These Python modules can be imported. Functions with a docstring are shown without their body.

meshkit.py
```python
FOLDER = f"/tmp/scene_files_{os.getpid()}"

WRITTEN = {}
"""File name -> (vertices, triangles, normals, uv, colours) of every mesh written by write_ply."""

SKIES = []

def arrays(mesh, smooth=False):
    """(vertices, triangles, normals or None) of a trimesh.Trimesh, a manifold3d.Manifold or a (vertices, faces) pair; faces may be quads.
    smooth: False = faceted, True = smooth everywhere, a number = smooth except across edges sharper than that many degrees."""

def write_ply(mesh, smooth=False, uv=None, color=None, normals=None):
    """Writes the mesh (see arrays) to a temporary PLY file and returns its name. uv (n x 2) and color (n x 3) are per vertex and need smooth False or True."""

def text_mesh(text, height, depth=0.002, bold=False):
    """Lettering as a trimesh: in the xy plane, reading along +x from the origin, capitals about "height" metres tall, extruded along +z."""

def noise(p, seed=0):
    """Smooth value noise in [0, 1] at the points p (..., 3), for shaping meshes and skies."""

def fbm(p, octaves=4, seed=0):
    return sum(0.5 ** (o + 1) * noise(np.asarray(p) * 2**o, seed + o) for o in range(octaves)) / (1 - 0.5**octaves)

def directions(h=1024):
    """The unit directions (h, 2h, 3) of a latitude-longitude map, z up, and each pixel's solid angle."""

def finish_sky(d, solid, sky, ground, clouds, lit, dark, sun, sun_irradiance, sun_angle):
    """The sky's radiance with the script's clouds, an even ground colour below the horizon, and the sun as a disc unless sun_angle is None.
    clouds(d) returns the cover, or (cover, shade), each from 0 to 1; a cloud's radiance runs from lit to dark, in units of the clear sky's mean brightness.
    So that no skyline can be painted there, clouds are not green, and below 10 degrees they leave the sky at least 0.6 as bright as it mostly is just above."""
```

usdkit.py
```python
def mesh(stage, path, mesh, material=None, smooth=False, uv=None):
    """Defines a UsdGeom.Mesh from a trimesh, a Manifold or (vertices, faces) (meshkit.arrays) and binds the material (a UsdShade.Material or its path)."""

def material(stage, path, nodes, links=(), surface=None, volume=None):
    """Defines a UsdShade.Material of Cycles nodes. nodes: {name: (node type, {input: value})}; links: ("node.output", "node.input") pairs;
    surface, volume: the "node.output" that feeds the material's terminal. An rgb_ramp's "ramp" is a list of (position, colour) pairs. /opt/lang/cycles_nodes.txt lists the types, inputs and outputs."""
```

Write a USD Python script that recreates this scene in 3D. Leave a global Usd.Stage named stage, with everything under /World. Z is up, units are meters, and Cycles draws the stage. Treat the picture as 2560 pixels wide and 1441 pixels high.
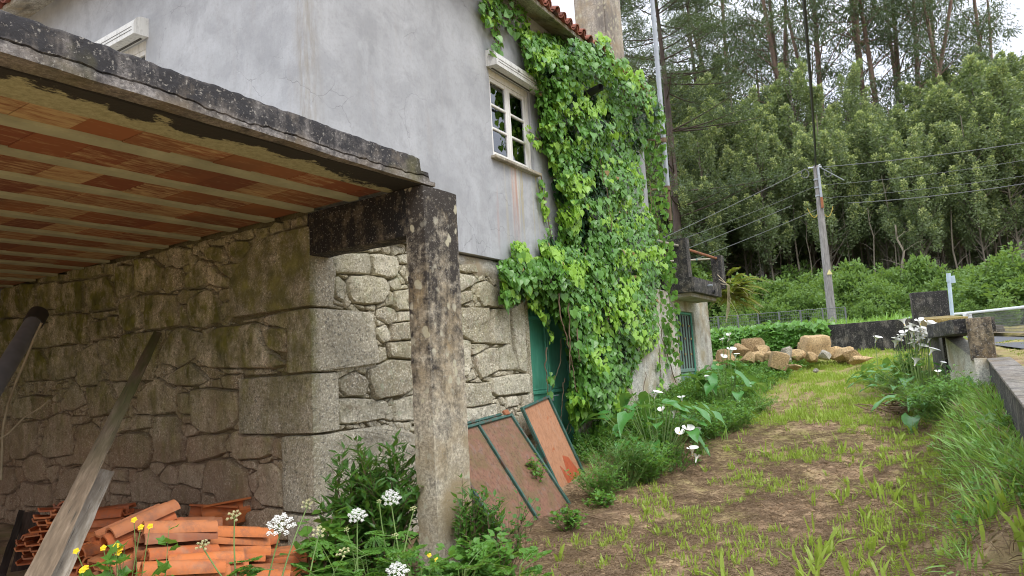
import math
import numpy as np
import trimesh
import shapely
from shapely.geometry import Polygon, Point, LineString, box as sbox, MultiPoint
from shapely.ops import unary_union
from shapely import affinity
from scipy.spatial import Delaunay, cKDTree
import usdkit, meshkit
from meshkit import noise, fbm
from pxr import Usd, UsdGeom, UsdLux, UsdShade, Sdf, Gf, Vt

stage = Usd.Stage.CreateInMemory()
UsdGeom.SetStageUpAxis(stage, "Z")
UsdGeom.Xform.Define(stage, "/World")
UsdGeom.Scope.Define(stage, "/World/Looks")

# ------------------------------------------------------------------ camera
# world: x runs along the house's side wall, y along its front wall, z up; the house corner is at x = y = 0
FPX, CX, CY = 1720.0, 1280.0, 720.5          # focal length and centre in pixels of the 2560 px photograph
ROLL_S, YH = -0.060, 934.4                   # slope of the horizon and its height at the centre
EYE = np.array([-4.40890251, -4.96781805, 1.42])
_n = np.array([ROLL_S, -1.0, (YH - CY) / FPX])
_up = _n / np.linalg.norm(_n)
_X = np.array([2370 - CX, 869 - CY, FPX]); _X -= _up * (_X @ _up); _X /= np.linalg.norm(_X)
RW = np.stack([_X, np.cross(_up, _X), _up])  # camera (right, down, forward) -> world
EXPOSURE = 0.55
cam = UsdGeom.Camera.Define(stage, "/World/camera")
_m = Gf.Matrix4d(1.0)
for _i, _v in enumerate((RW[:, 0], -RW[:, 1], -RW[:, 2], EYE)):
    _m.SetRow3(_i, Gf.Vec3d(*[float(a) for a in _v]))
cam.AddTransformOp().Set(_m)
cam.CreateHorizontalApertureAttr(36.0)
cam.CreateVerticalApertureAttr(36.0 * 576 / 1024)
cam.CreateFocalLengthAttr(36.0 * FPX / 2560)
cam.CreateClippingRangeAttr((0.05, 3000.0))
cam.CreateExposureAttr(EXPOSURE)

# ------------------------------------------------------------------ sky and light (overcast)
SUN_EL, SUN_DIR = 52.0, (-0.55, -0.83)       # the sun's place behind the cloud: behind the camera, to its right
_h = math.cos(math.radians(SUN_EL)); _l = math.hypot(*SUN_DIR)
SUN = np.array([SUN_DIR[0] / _l * _h, SUN_DIR[1] / _l * _h, math.sin(math.radians(SUN_EL))])
dome = UsdLux.DomeLight.Define(stage, "/World/sky")
sky_mat = usdkit.material(stage, "/World/Looks/sky", {
    "s": ("sky_texture", {"sky_type": "single_scattering", "sun_disc": False, "sun_elevation": math.radians(SUN_EL),
                          "sun_rotation": math.atan2(SUN[0], SUN[1]), "air_density": 1.0, "aerosol_density": 2.0}),
    "tc": ("texture_coordinate", {}),
    "mp": ("mapping", {"scale": (1.0, 1.0, 2.6)}),
    "n": ("noise_texture", {"scale": 1.7, "detail": 5.0, "roughness": 0.55}),
    "r": ("rgb_ramp", {"ramp": [(0.32, (4.9, 5.2, 6.0)), (0.68, (6.7, 6.9, 7.4))]}),
    # an overcast sky is brighter overhead than near the horizon
    "xyz": ("separate_xyz", {}),
    "g": ("map_range", {"from_min": 0.0, "from_max": 1.0, "to_min": 0.85, "to_max": 2.6, "clamp": True}),
    "cg": ("mix", {"mix_type": "multiply", "fac": 1.0}),
    "m": ("mix", {"mix_type": "mix", "fac": 0.92}),
    "b": ("background_shader", {"strength": 0.11}),
}, [("tc.generated", "mp.vector"), ("mp.vector", "n.vector"), ("n.fac", "r.fac"), ("s.color", "m.color1"), ("tc.generated", "xyz.vector"), ("xyz.z", "g.value"), ("r.color", "cg.color1"), ("g.result", "cg.color2"), ("cg.color", "m.color2"), ("m.color", "b.color")], surface="b.Background")
UsdShade.MaterialBindingAPI.Apply(dome.GetPrim()).Bind(sky_mat)
sun = UsdLux.DistantLight.Define(stage, "/World/sun")
sun.CreateIntensityAttr(0.38); sun.CreateAngleAttr(24.0); sun.CreateNormalizeAttr(True); sun.CreateColorAttr(Gf.Vec3f(1.0, 0.965, 0.91))
_z = SUN; _x = np.cross([0, 0, 1.0], _z); _x /= np.linalg.norm(_x); _y = np.cross(_z, _x)
_m = Gf.Matrix4d(1.0)
for _i, _v in enumerate((_x, _y, _z)):
    _m.SetRow3(_i, Gf.Vec3d(*[float(a) for a in _v]))
sun.AddTransformOp().Set(_m)
for _p, _l in ((dome, "bright overcast sky, pale grey white cloud"),):
    _p.GetPrim().SetCustomDataByKey("kind", "structure"); _p.GetPrim().SetCustomDataByKey("label", _l)


# ------------------------------------------------------------------ from the photograph's pixels to points of the place
def ray(px, py):
    return RW @ np.array([px - CX, py - CY, FPX])
def on_x(px, py, x=0.0):
    d = ray(px, py); return EYE + d * ((x - EYE[0]) / d[0])
def on_y(px, py, y=0.0):
    d = ray(px, py); return EYE + d * ((y - EYE[1]) / d[1])
def on_z(px, py, z=0.0):
    d = ray(px, py); return EYE + d * ((z - EYE[2]) / d[2])
def at_dist(px, py, dist):
    d = ray(px, py); return EYE + d * (dist / math.hypot(d[0], d[1]))
def to_px(P):
    c = (np.asarray(P, float) - EYE) @ RW
    return np.stack([CX + FPX * c[..., 0] / c[..., 2], CY + FPX * c[..., 1] / c[..., 2]], -1)
def seen(P, m=60):
    c = (np.asarray(P, float) - EYE) @ RW
    q = to_px(P)
    return (c[..., 2] > 0.2) & (q[..., 0] > -m) & (q[..., 0] < 2560 + m) & (q[..., 1] > -m) & (q[..., 1] < 1441 + m)
FWD = RW[:, 2] * [1, 1, 0]; FWD /= np.linalg.norm(FWD)
RGT = np.array([FWD[1], -FWD[0], 0.0])


# ------------------------------------------------------------------ things and parts
_names = {}
def free(parent, name):
    key = (parent, name); k = _names.get(key, 0); _names[key] = k + 1
    return f"{parent}/{name}" + (f"_{k:03d}" if k else "")
def path_of(p):
    return str(p.GetPath()) if hasattr(p, "GetPath") else str(p)
def tag(prim, label=None, cat=None, group=None, kind=None):
    prim = prim.GetPrim() if hasattr(prim, "GetPrim") else prim
    for k, v in (("label", label), ("category", cat), ("group", group), ("kind", kind)):
        if v: prim.SetCustomDataByKey(k, v)
    return prim
def thing(name, label=None, cat=None, group=None, kind=None, loc=None, rotz=None, under="/World"):
    x = UsdGeom.Xform.Define(stage, free(under, name))
    if loc is not None: x.AddTranslateOp().Set(Gf.Vec3d(*map(float, loc)))
    if rotz: x.AddRotateZOp().Set(float(math.degrees(rotz)))
    return tag(x, label, cat, group, kind or ("thing" if cat else None))
def part(parent, name, mesh, mat, label=None, smooth=False, kind=None, cat=None, group=None):
    m = usdkit.mesh(stage, free(path_of(parent), name), mesh, mat, smooth=smooth)
    return tag(m, label, cat, group, kind)
def solo(name, mesh, mat, label, cat=None, group=None, kind=None, smooth=False):
    return part("/World", name, mesh, mat, label, smooth, kind or "thing", cat, group)
UsdGeom.Scope.Define(stage, "/World/Kinds")
stage.GetPrimAtPath("/World/Kinds").SetSpecifier(Sdf.SpecifierClass)
def copy_of(source, name, label, cat, group=None, loc=(0, 0, 0), rot=0.0, scale=1.0, tilt=None):
    x = UsdGeom.Xform.Define(stage, free("/World", name))
    x.AddTranslateOp().Set(Gf.Vec3d(*map(float, loc)))
    if tilt is not None: x.AddRotateXYZOp().Set(Gf.Vec3f(float(tilt[0]), float(tilt[1]), math.degrees(rot)))
    else: x.AddRotateZOp().Set(float(math.degrees(rot)))
    s = (scale,) * 3 if np.ndim(scale) == 0 else scale
    x.AddScaleOp().Set(Gf.Vec3f(*map(float, s)))
    p = x.GetPrim()
    p.GetReferences().AddInternalReference(source.GetPath()); p.SetInstanceable(True)
    return tag(p, label, cat, group, "thing")
def kind_of(name):                          # a pattern that things are copied from, never drawn itself
    return stage.DefinePrim(free("/World/Kinds", name), "Xform")
def instancer(path, protos, idx, pos, quat, scl):
    """protos: list of (name, mesh, material, smooth)"""
    pi = UsdGeom.PointInstancer.Define(stage, path)
    rel = pi.CreatePrototypesRel()
    for n, me, ma, sm in protos:
        usdkit.mesh(stage, f"{path}/{n}", me, ma, smooth=sm); rel.AddTarget(f"{path}/{n}")
    pi.CreateProtoIndicesAttr(Vt.IntArray.FromNumpy(np.asarray(idx, np.int32)))
    pi.CreatePositionsAttr(Vt.Vec3fArray.FromNumpy(np.asarray(pos, np.float32)))
    q = np.asarray(quat, np.float32)
    pi.CreateOrientationsAttr(Vt.QuathArray([Gf.Quath(float(a), float(b), float(c), float(d)) for a, b, c, d in q]))
    pi.CreateScalesAttr(Vt.Vec3fArray.FromNumpy(np.asarray(scl, np.float32)))
    return pi.GetPrim()
def quat_zt(az, tilt, taz):
    """spin about z, then a tilt about a level axis: (w, x, y, z)"""
    a, t = np.asarray(az) / 2, np.asarray(tilt) / 2
    z = np.stack([np.cos(a), 0 * a, 0 * a, np.sin(a)], -1)
    q = np.stack([np.cos(t), np.sin(t) * np.cos(taz), np.sin(t) * np.sin(taz), 0 * t], -1)
    w0, x0, y0, z0 = q.T; w1, x1, y1, z1 = z.T
    return np.stack([w0*w1-x0*x1-y0*y1-z0*z1, w0*x1+x0*w1+y0*z1-z0*y1, w0*y1-x0*z1+y0*w1+z0*x1, w0*z1+x0*y1-y0*x1+z0*w1], -1)


# ------------------------------------------------------------------ mesh helpers
def cat(*ms):
    vs, fs, k = [], [], 0
    for m in ms:
        v, f = (m if isinstance(m, tuple) else (np.asarray(m.vertices), np.asarray(m.faces)))
        if len(f) == 0: continue
        f = np.asarray(f)
        if f.shape[1] == 4: f = np.vstack([f[:, [0, 1, 2]], f[:, [0, 2, 3]]])
        vs.append(np.asarray(v, float)); fs.append(f + k); k += len(v)
    return np.vstack(vs), np.vstack(fs)
def bx(x0, x1, y0, y1, z0, z1):
    v = np.array([[x, y, z] for x in (x0, x1) for y in (y0, y1) for z in (z0, z1)], float)
    f = np.array([[0, 1, 3, 2], [4, 6, 7, 5], [0, 4, 5, 1], [2, 3, 7, 6], [0, 2, 6, 4], [1, 5, 7, 3]])
    return cat((v, f))
def cbx(x0, x1, y0, y1, z0, z1, c=0.01):
    """a box with chamfered edges"""
    pts = []
    for sx in (0, 1):
        for sy in (0, 1):
            for sz in (0, 1):
                X, Y, Z = (x1 if sx else x0), (y1 if sy else y0), (z1 if sz else z0)
                dx, dy, dz = (-c if sx else c), (-c if sy else c), (-c if sz else c)
                pts += [(X, Y + dy, Z + dz), (X + dx, Y, Z + dz), (X + dx, Y + dy, Z)]
    h = trimesh.convex.convex_hull(np.array(pts)); return np.asarray(h.vertices), np.asarray(h.faces)
def rough_box(x0, x1, y0, y1, z0, z1, step=0.06, amp=0.008, fr=6.0, r=0.02, seed=0):
    """a box of concrete or stone: rounded edges, an uneven skin"""
    n = [max(2, int(round((b - a) / step))) for a, b in ((x0, x1), (y0, y1), (z0, z1))]
    V, F, k = [], [], 0
    lo, hi = np.array([x0, y0, z0], float), np.array([x1, y1, z1], float)
    for ax in range(3):
        u, w = (ax + 1) % 3, (ax + 2) % 3
        gu, gw = np.meshgrid(np.linspace(lo[u], hi[u], n[u] + 1), np.linspace(lo[w], hi[w], n[w] + 1), indexing="ij")
        for side in (0, 1):
            P = np.zeros(gu.shape + (3,)); P[..., ax] = hi[ax] if side else lo[ax]; P[..., u] = gu; P[..., w] = gw
            i, j = np.meshgrid(np.arange(n[u]), np.arange(n[w]), indexing="ij"); s = n[w] + 1
            q = np.stack([i * s + j, (i + 1) * s + j, (i + 1) * s + j + 1, i * s + j + 1], -1).reshape(-1, 4)
            if not side: q = q[:, ::-1]
            V.append(P.reshape(-1, 3)); F.append(q + k); k += P.shape[0] * P.shape[1]
    v = np.vstack(V); f = np.vstack(F)
    r = min(r, *(0.45 * (hi - lo)))
    core = np.clip(v, lo + r, hi - r); d = v - core; L = np.linalg.norm(d, axis=1, keepdims=True)
    v = core + d / np.maximum(L, 1e-9) * np.minimum(L, r)
    nn = d / np.maximum(L, 1e-9)
    v = v + nn * ((fbm(v * fr + 31.7 * seed, 4, seed) - 0.5) * 2 * amp)[:, None]
    m = trimesh.Trimesh(v, np.vstack([f[:, [0, 1, 2]], f[:, [0, 2, 3]]]), process=False); m.merge_vertices(digits_vertex=5)
    return np.asarray(m.vertices), np.asarray(m.faces)
def tube(P, R, sides=6, caps=True):
    P = np.asarray(P, float); n = len(P); R = np.broadcast_to(R, (n,)).astype(float)
    T = np.gradient(P, axis=0); T /= np.linalg.norm(T, axis=1, keepdims=True) + 1e-12
    ref = np.array([0, 0, 1.0]) if abs(T[0, 2]) < 0.9 else np.array([1.0, 0, 0])
    A = np.cross(T, ref); A /= np.linalg.norm(A, axis=1, keepdims=True) + 1e-12
    B = np.cross(T, A); an = np.arange(sides) * 2 * np.pi / sides
    v = (P[:, None] + R[:, None, None] * (np.cos(an)[None, :, None] * A[:, None] + np.sin(an)[None, :, None] * B[:, None])).reshape(-1, 3)
    i, j = np.meshgrid(np.arange(n - 1), np.arange(sides), indexing="ij"); k = (j + 1) % sides
    f = np.stack([i * sides + j, i * sides + k, (i + 1) * sides + k, (i + 1) * sides + j], -1).reshape(-1, 4)
    f = np.vstack([f[:, [0, 1, 2]], f[:, [0, 2, 3]]])
    if caps:
        v = np.vstack([v, P[:1], P[-1:]]); a = np.arange(sides); b = (a + 1) % sides
        f = np.vstack([f, np.stack([np.full(sides, n * sides), b, a], 1), np.stack([np.full(sides, n * sides + 1), (n - 1) * sides + a, (n - 1) * sides + b], 1)])
    return v, f
def frames(fwd, up):
    """rotation matrices whose columns are (side, fwd, up)"""
    f = fwd / (np.linalg.norm(fwd, axis=-1, keepdims=True) + 1e-12)
    s = np.cross(f, up); s /= np.linalg.norm(s, axis=-1, keepdims=True) + 1e-12
    u = np.cross(s, f)
    return np.stack([s, f, u], -1)
def scatter(v, f, pos, rot, scl):
    """many copies of one small mesh in one array"""
    n = len(pos); scl = np.broadcast_to(np.asarray(scl, float).reshape(-1, 1) if np.ndim(scl) < 2 else scl, (n, 3) if np.ndim(scl) == 2 else (n, 1))
    P = np.einsum("nij,nkj->nki", rot, v[None] * scl[:, None, :]) + pos[:, None, :]
    return P.reshape(-1, 3), (f[None] + (np.arange(n) * len(v))[:, None, None]).reshape(-1, 3)
def extrude(poly, t):
    """shapely polygon -> slab from z = 0 to t"""
    ms = [trimesh.creation.extrude_polygon(g, t, engine="earcut") for g in getattr(poly, "geoms", [poly]) if g.area > 1e-7]
    return cat(*ms)
def place(m, M, t=(0, 0, 0)):
    v, f = m if isinstance(m, tuple) else (np.asarray(m.vertices), np.asarray(m.faces))
    M = np.asarray(M, float); f = np.asarray(f)
    return np.asarray(v) @ M.T + np.asarray(t, float), (f[:, ::-1] if np.linalg.det(M) < 0 else f)
XZ = np.array([[1, 0, 0], [0, 0, -1], [0, 1, 0.0]])      # (u, v, depth) -> (x = u, y = -depth, z = v): out of the side wall
YZ = np.array([[0, 0, -1], [1, 0, 0], [0, 1, 0.0]])      # (u, v, depth) -> (x = -depth, y = u, z = v): out of the front wall
rng = np.random.default_rng(7)


# ------------------------------------------------------------------ materials
class Mat:
    def __init__(s): s.n, s.l, s.k = {}, [], 0
    def add(s, kind, out, **inp):
        s.k += 1; nm = f"n{s.k}"; d = {}
        for k, v in inp.items():
            if isinstance(v, str) and "." in v and v.split(".")[0] in s.n: s.l.append((v, f"{nm}.{k}"))
            else: d[k] = v
        s.n[nm] = (kind, d); return f"{nm}.{out}"
    def pos(s): return s.add("geometry", "position")
    def obj(s): return s.add("texture_coordinate", "object")
    def rnd(s): return s.add("object_info", "random")
    def isl(s): return s.add("geometry", "random_per_island")
    def scaled(s, vec, sc, loc=(0, 0, 0), rot=(0, 0, 0)): return s.add("mapping", "vector", vector=vec, scale=sc, location=loc, rotation=rot)
    def noise(s, vec, scale, detail=4.0, rough=0.55, dist=0.0): return s.add("noise_texture", "fac", vector=vec, scale=scale, detail=detail, roughness=rough, distortion=dist)
    def voro(s, vec, scale, feature="f1", out="distance"): return s.add("voronoi_texture", out, vector=vec, scale=scale, feature=feature)
    def ramp(s, fac, stops): return s.add("rgb_ramp", "color", fac=fac, ramp=stops)
    def mask(s, fac, lo, hi): return s.add("map_range", "result", value=fac, from_min=lo, from_max=hi, to_min=0.0, to_max=1.0, clamp=True)
    def mix(s, fac, a, b, kind="mix"): return s.add("mix", "color", mix_type=kind, fac=fac, color1=a, color2=b)
    def math(s, op, a, b=0.5): return s.add("math", "value", math_type=op, value1=a, value2=b)
    def xyz(s, vec, c): return s.add("separate_xyz", c, vector=vec)
    def bump(s, h, strength=0.5, dist=0.01, normal=None):
        kw = dict(height=h, strength=strength, distance=dist)
        if normal: kw["normal"] = normal
        return s.add("bump", "normal", **kw)
    def pri(s, col, rough=0.8, normal=None, **kw):
        if normal: kw["normal"] = normal
        return s.add("principled_bsdf", "BSDF", base_color=col, roughness=rough, **kw)
    def done(s, name, surface): return usdkit.material(stage, f"/World/Looks/{name}", s.n, s.l, surface=surface)
def plain(name, col, rough=0.7, var=0.25, scale=8.0, **kw):
    m = Mat(); n = m.noise(m.obj(), scale, 5.0, 0.6)
    c = m.ramp(n, [(0.25, tuple(np.array(col) * (1 - var))), (0.75, tuple(np.array(col) * (1 + var)))])
    return m.done(name, m.pri(c, rough, m.bump(n, 0.3, 0.01), **kw))

def mat_stucco():
    m = Mat(); p = m.pos()
    streak = m.noise(m.scaled(p, (3.2, 3.2, 0.5)), 2.6, 7.0, 0.72)
    cloud = m.noise(p, 0.9, 5.0, 0.6)
    fine = m.noise(p, 38.0, 4.0, 0.7)
    c = m.ramp(cloud, [(0.3, (0.285, 0.292, 0.305)), (0.5, (0.375, 0.384, 0.40)), (0.7, (0.455, 0.466, 0.485))])
    c = m.mix(m.math("multiply", m.mask(streak, 0.50, 0.74), 0.26), c, (0.27, 0.27, 0.265))
    c = m.mix(m.math("multiply", m.mask(m.noise(m.scaled(p, (2.4, 2.4, 0.5)), 2.2, 5.0, 0.65), 0.54, 0.72), 0.12), c, (0.62, 0.63, 0.64))
    blot = m.noise(p, 1.9, 6.0, 0.7, 0.6)
    c = m.mix(m.math("multiply", m.mask(blot, 0.48, 0.62), 0.5), c, (0.265, 0.272, 0.286))
    c = m.mix(m.math("multiply", m.mask(blot, 0.44, 0.34), 0.35), c, (0.45, 0.465, 0.485))
    rust = m.math("multiply", m.mask(m.noise(m.scaled(p, (4, 4, 0.5)), 1.6, 4.0, 0.6), 0.60, 0.75), 0.12)
    c = m.mix(rust, c, (0.36, 0.29, 0.23))
    # drips under the side window's sill: rust, ochre and washed-out lime
    sx = m.xyz(p, "x"); sz = m.xyz(p, "z")
    under = m.math("multiply", m.math("multiply", m.mask(sx, 3.1, 3.25), m.mask(sx, 4.65, 4.45)), m.math("multiply", m.mask(sz, 4.345, 4.33), m.mask(sz, 3.0, 4.2)))
    dr = m.noise(m.scaled(p, (7, 7, 0.22)), 1.6, 4.0, 0.6)
    c = m.mix(m.math("multiply", under, m.mask(dr, 0.50, 0.60)), c, m.ramp(m.noise(m.scaled(p, (2, 2, 0.1)), 2.0, 2.0), [(0.42, (0.40, 0.33, 0.16)), (0.5, (0.55, 0.54, 0.52)), (0.6, (0.44, 0.25, 0.18))]))
    foot = m.math("multiply", m.mask(sz, 3.9, 3.0), m.mask(m.noise(m.scaled(p, (6, 6, 0.5)), 1.5, 5.0, 0.7), 0.42, 0.62))
    c = m.mix(m.math("multiply", foot, 0.30), c, (0.24, 0.24, 0.235))
    # the damp dark foot of the wall and the brown line down the house corner
    z = m.xyz(p, "z"); x = m.xyz(p, "x"); y = m.xyz(p, "y")
    corner = m.math("multiply", m.math("multiply", m.mask(x, 0.22, 0.02), m.mask(y, 0.13, 0.0)), m.mask(m.noise(m.scaled(p, (9, 9, 1.2)), 2.0, 5.0, 0.7), 0.36, 0.62))
    c = m.mix(m.math("multiply", corner, 0.6), c, (0.25, 0.22, 0.17))
    crack = m.mask(m.voro(m.scaled(m.add("vector_math", "vector", math_type="add", vector1=p, vector2=m.add("vector_math", "vector", math_type="scale", vector1=m.add("noise_texture", "color", vector=p, scale=3.0, detail=4.0), scale=0.35)), (1, 1, 1)), 1.5, "distance_to_edge"), 0.0065, 0.0025)
    crack = m.math("multiply", crack, m.mask(m.noise(p, 0.8, 2.0), 0.50, 0.60))
    c = m.mix(m.math("multiply", m.mask(m.noise(p, 13.0, 5.0, 0.75), 0.50, 0.68), 0.35), c, (0.27, 0.27, 0.275))
    c = m.mix(m.math("multiply", crack, 0.40), c, (0.15, 0.15, 0.15))
    c = m.mix(m.math("multiply", m.mask(fine, 0.52, 0.75), 0.28), c, (0.22, 0.22, 0.22))
    b = m.bump(m.math("add", m.math("multiply", fine, 0.7), m.math("multiply", crack, -0.8)), 0.45, 0.006, m.bump(m.noise(m.scaled(p, (1, 1, 0.6)), 4.0, 3.0), 0.5, 0.02))
    return m.done("stucco", m.pri(c, 0.85, b))

def mat_granite(name, tint=(1, 1, 1), moss=0.0, earth=0.0, lichen=0.0, bright=1.0):
    """speckled granite; each stone has a tone of its own"""
    m = Mat(); p = m.pos(); r = m.rnd()
    T = lambda c: tuple(np.array(c) * tint * bright)
    r2 = m.add("white_noise_texture", "value", dimensions="1D", w=m.math("multiply", r, 173.3))
    base = m.ramp(r2, [(0.0, T((0.19, 0.16, 0.12))), (0.3, T((0.31, 0.275, 0.215))), (0.6, T((0.36, 0.33, 0.275))), (0.85, T((0.27, 0.245, 0.20))), (1.0, T((0.42, 0.38, 0.31)))])
    sp = m.noise(p, 52.0, 4.0, 0.85); sp2 = m.noise(p, 30.0, 5.0, 0.85)
    c = m.mix(m.math("multiply", m.mask(sp, 0.52, 0.62), 0.9), base, T((0.66, 0.64, 0.58)))
    c = m.mix(m.math("multiply", m.mask(sp2, 0.52, 0.60), 0.85), c, T((0.085, 0.08, 0.07)))
    blot = m.noise(p, 3.2, 5.0, 0.65)
    c = m.mix(m.math("multiply", m.mask(blot, 0.46, 0.70), 0.6), c, T((0.13, 0.115, 0.09)))
    z = m.xyz(p, "z"); x = m.xyz(p, "x"); y = m.xyz(p, "y")
    if earth:
        # red earth splashed on the lower courses
        e = m.math("multiply", m.mask(m.math("add", z, m.math("multiply", m.noise(p, 1.3, 4.0), 1.6)), 2.5, 1.5), earth)
        e = m.math("multiply", e, m.mask(y, 0.05, 0.9))
        c = m.mix(e, c, m.mix(0.5, c, (0.32, 0.175, 0.10), "mix"))
        c = m.mix(m.math("multiply", e, 0.48), c, (0.38, 0.20, 0.115))
    if moss:
        streak = m.noise(m.scaled(p, (5, 5, 0.6)), 2.0, 5.0, 0.65)
        hi = m.mask(m.math("add", z, m.math("multiply", streak, 2.6)), 1.5, 3.3)
        g = m.math("multiply", m.math("multiply", hi, m.mask(m.noise(m.scaled(p, (2.0, 2.0, 1.3)), 1.7, 6.0, 0.7), 0.33, 0.55)), moss)
        g = m.math("multiply", g, m.mask(x, 0.10, 0.0)) if moss > 0.5 else g
        gc = m.ramp(m.noise(p, 6.0, 4.0), [(0.3, (0.085, 0.090, 0.018)), (0.55, (0.18, 0.175, 0.035)), (0.75, (0.30, 0.30, 0.05))])
        c = m.mix(g, c, gc)
    if lichen:
        lv = m.mask(m.noise(p, 9.0, 3.0, 0.6), 0.60, 0.66)
        c = m.mix(m.math("multiply", lv, lichen), c, (0.42, 0.44, 0.30))
        rv = m.mask(m.noise(p, 2.2, 5.0, 0.7), 0.60, 0.70)
        c = m.mix(m.math("multiply", rv, 0.4 * lichen), c, (0.33, 0.17, 0.12))
    b = m.bump(m.math("add", sp2, m.math("multiply", blot, 1.5)), 1.0, 0.02)
    return m.done(name, m.pri(c, 0.9, b))

def mat_concrete(name, pale=(0.34, 0.31, 0.25), dark=(0.028, 0.027, 0.026), lo=0.42, hi=0.62, spots=0.0, zfade=None, scale=5.0, green=0.0):
    """old concrete under black lichen; pale round lichens; zfade = (z where clean, z where black)"""
    m = Mat(); p = m.pos(); z = m.xyz(p, "z")
    n = m.noise(p, scale, 7.0, 0.72)
    st = m.noise(m.scaled(p, (6, 6, 0.7)), 1.6, 5.0, 0.65)
    k = m.math("add", m.math("multiply", n, 0.65), m.math("multiply", st, 0.35))
    if zfade:
        k = m.math("add", k, m.math("multiply", m.math("subtract", m.mask(z, zfade[0], zfade[1]), 0.5), zfade[2]))
    agg = m.noise(p, 36.0, 5.0, 0.82)
    pc = m.mix(m.mask(agg, 0.5, 0.60), pale, tuple(np.array(pale) * 1.55))
    pc = m.mix(m.math("multiply", m.mask(agg, 0.50, 0.40), 0.6), pc, tuple(np.array(pale) * 0.35))
    pc = m.mix(m.mask(m.noise(p, 2.0, 3.0), 0.45, 0.65), pc, tuple(np.array(pale) * (0.78, 0.68, 0.52)))
    c = m.mix(m.mask(k, lo, hi), pc, dark)
    c = m.mix(m.math("multiply", m.mask(m.noise(p, 45.0, 3.0, 0.7), 0.60, 0.66), 0.6), c, (0.40, 0.38, 0.34))
    if spots:
        v = m.voro(m.scaled(m.add("vector_math", "vector", math_type="add", vector1=p, vector2=m.add("vector_math", "vector", math_type="scale", vector1=m.add("noise_texture", "color", vector=p, scale=14.0), scale=0.05)), (1, 1, 0.8)), 11.0)
        s = m.math("multiply", m.mask(v, 0.36, 0.27), m.mask(m.noise(p, 3.0, 2.0), 0.48, 0.56))
        c = m.mix(m.math("multiply", s, spots), c, m.ramp(m.noise(p, 3.0), [(0.4, (0.42, 0.41, 0.36)), (0.65, (0.44, 0.40, 0.26))]))
    if green:
        g = m.math("multiply", m.mask(m.noise(p, 1.4, 4.0, 0.65), 0.52, 0.66), green)
        c = m.mix(g, c, (0.16, 0.15, 0.055))
    b = m.bump(m.math("add", m.math("multiply", agg, 0.6), n), 0.9, 0.012)
    return m.done(name, m.pri(c, 0.92, b))

def mat_soffit_tile():
    m = Mat(); p = m.pos(); r = m.rnd()
    st = m.noise(m.scaled(p, (1.7, 8.5, 1.0)), 3.0, 7.0, 0.75)
    base = m.ramp(r, [(0.0, (0.22, 0.068, 0.032)), (0.4, (0.31, 0.115, 0.045)), (0.7, (0.28, 0.12, 0.05)), (1.0, (0.19, 0.062, 0.034))])
    k = m.math("add", st, m.math("multiply", m.math("subtract", m.add("white_noise_texture", "value", dimensions="1D", w=m.math("multiply", r, 91.7)), 0.5), 0.24))
    c = m.mix(m.mask(k, 0.46, 0.64), base, (0.50, 0.36, 0.19))
    c = m.mix(m.math("multiply", m.mask(m.noise(p, 1.1, 4.0), 0.50, 0.66), 0.5), c, (0.13, 0.055, 0.03))
    return m.done("soffit_tile", m.pri(c, 0.85, m.bump(st, 0.35, 0.006)))
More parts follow.
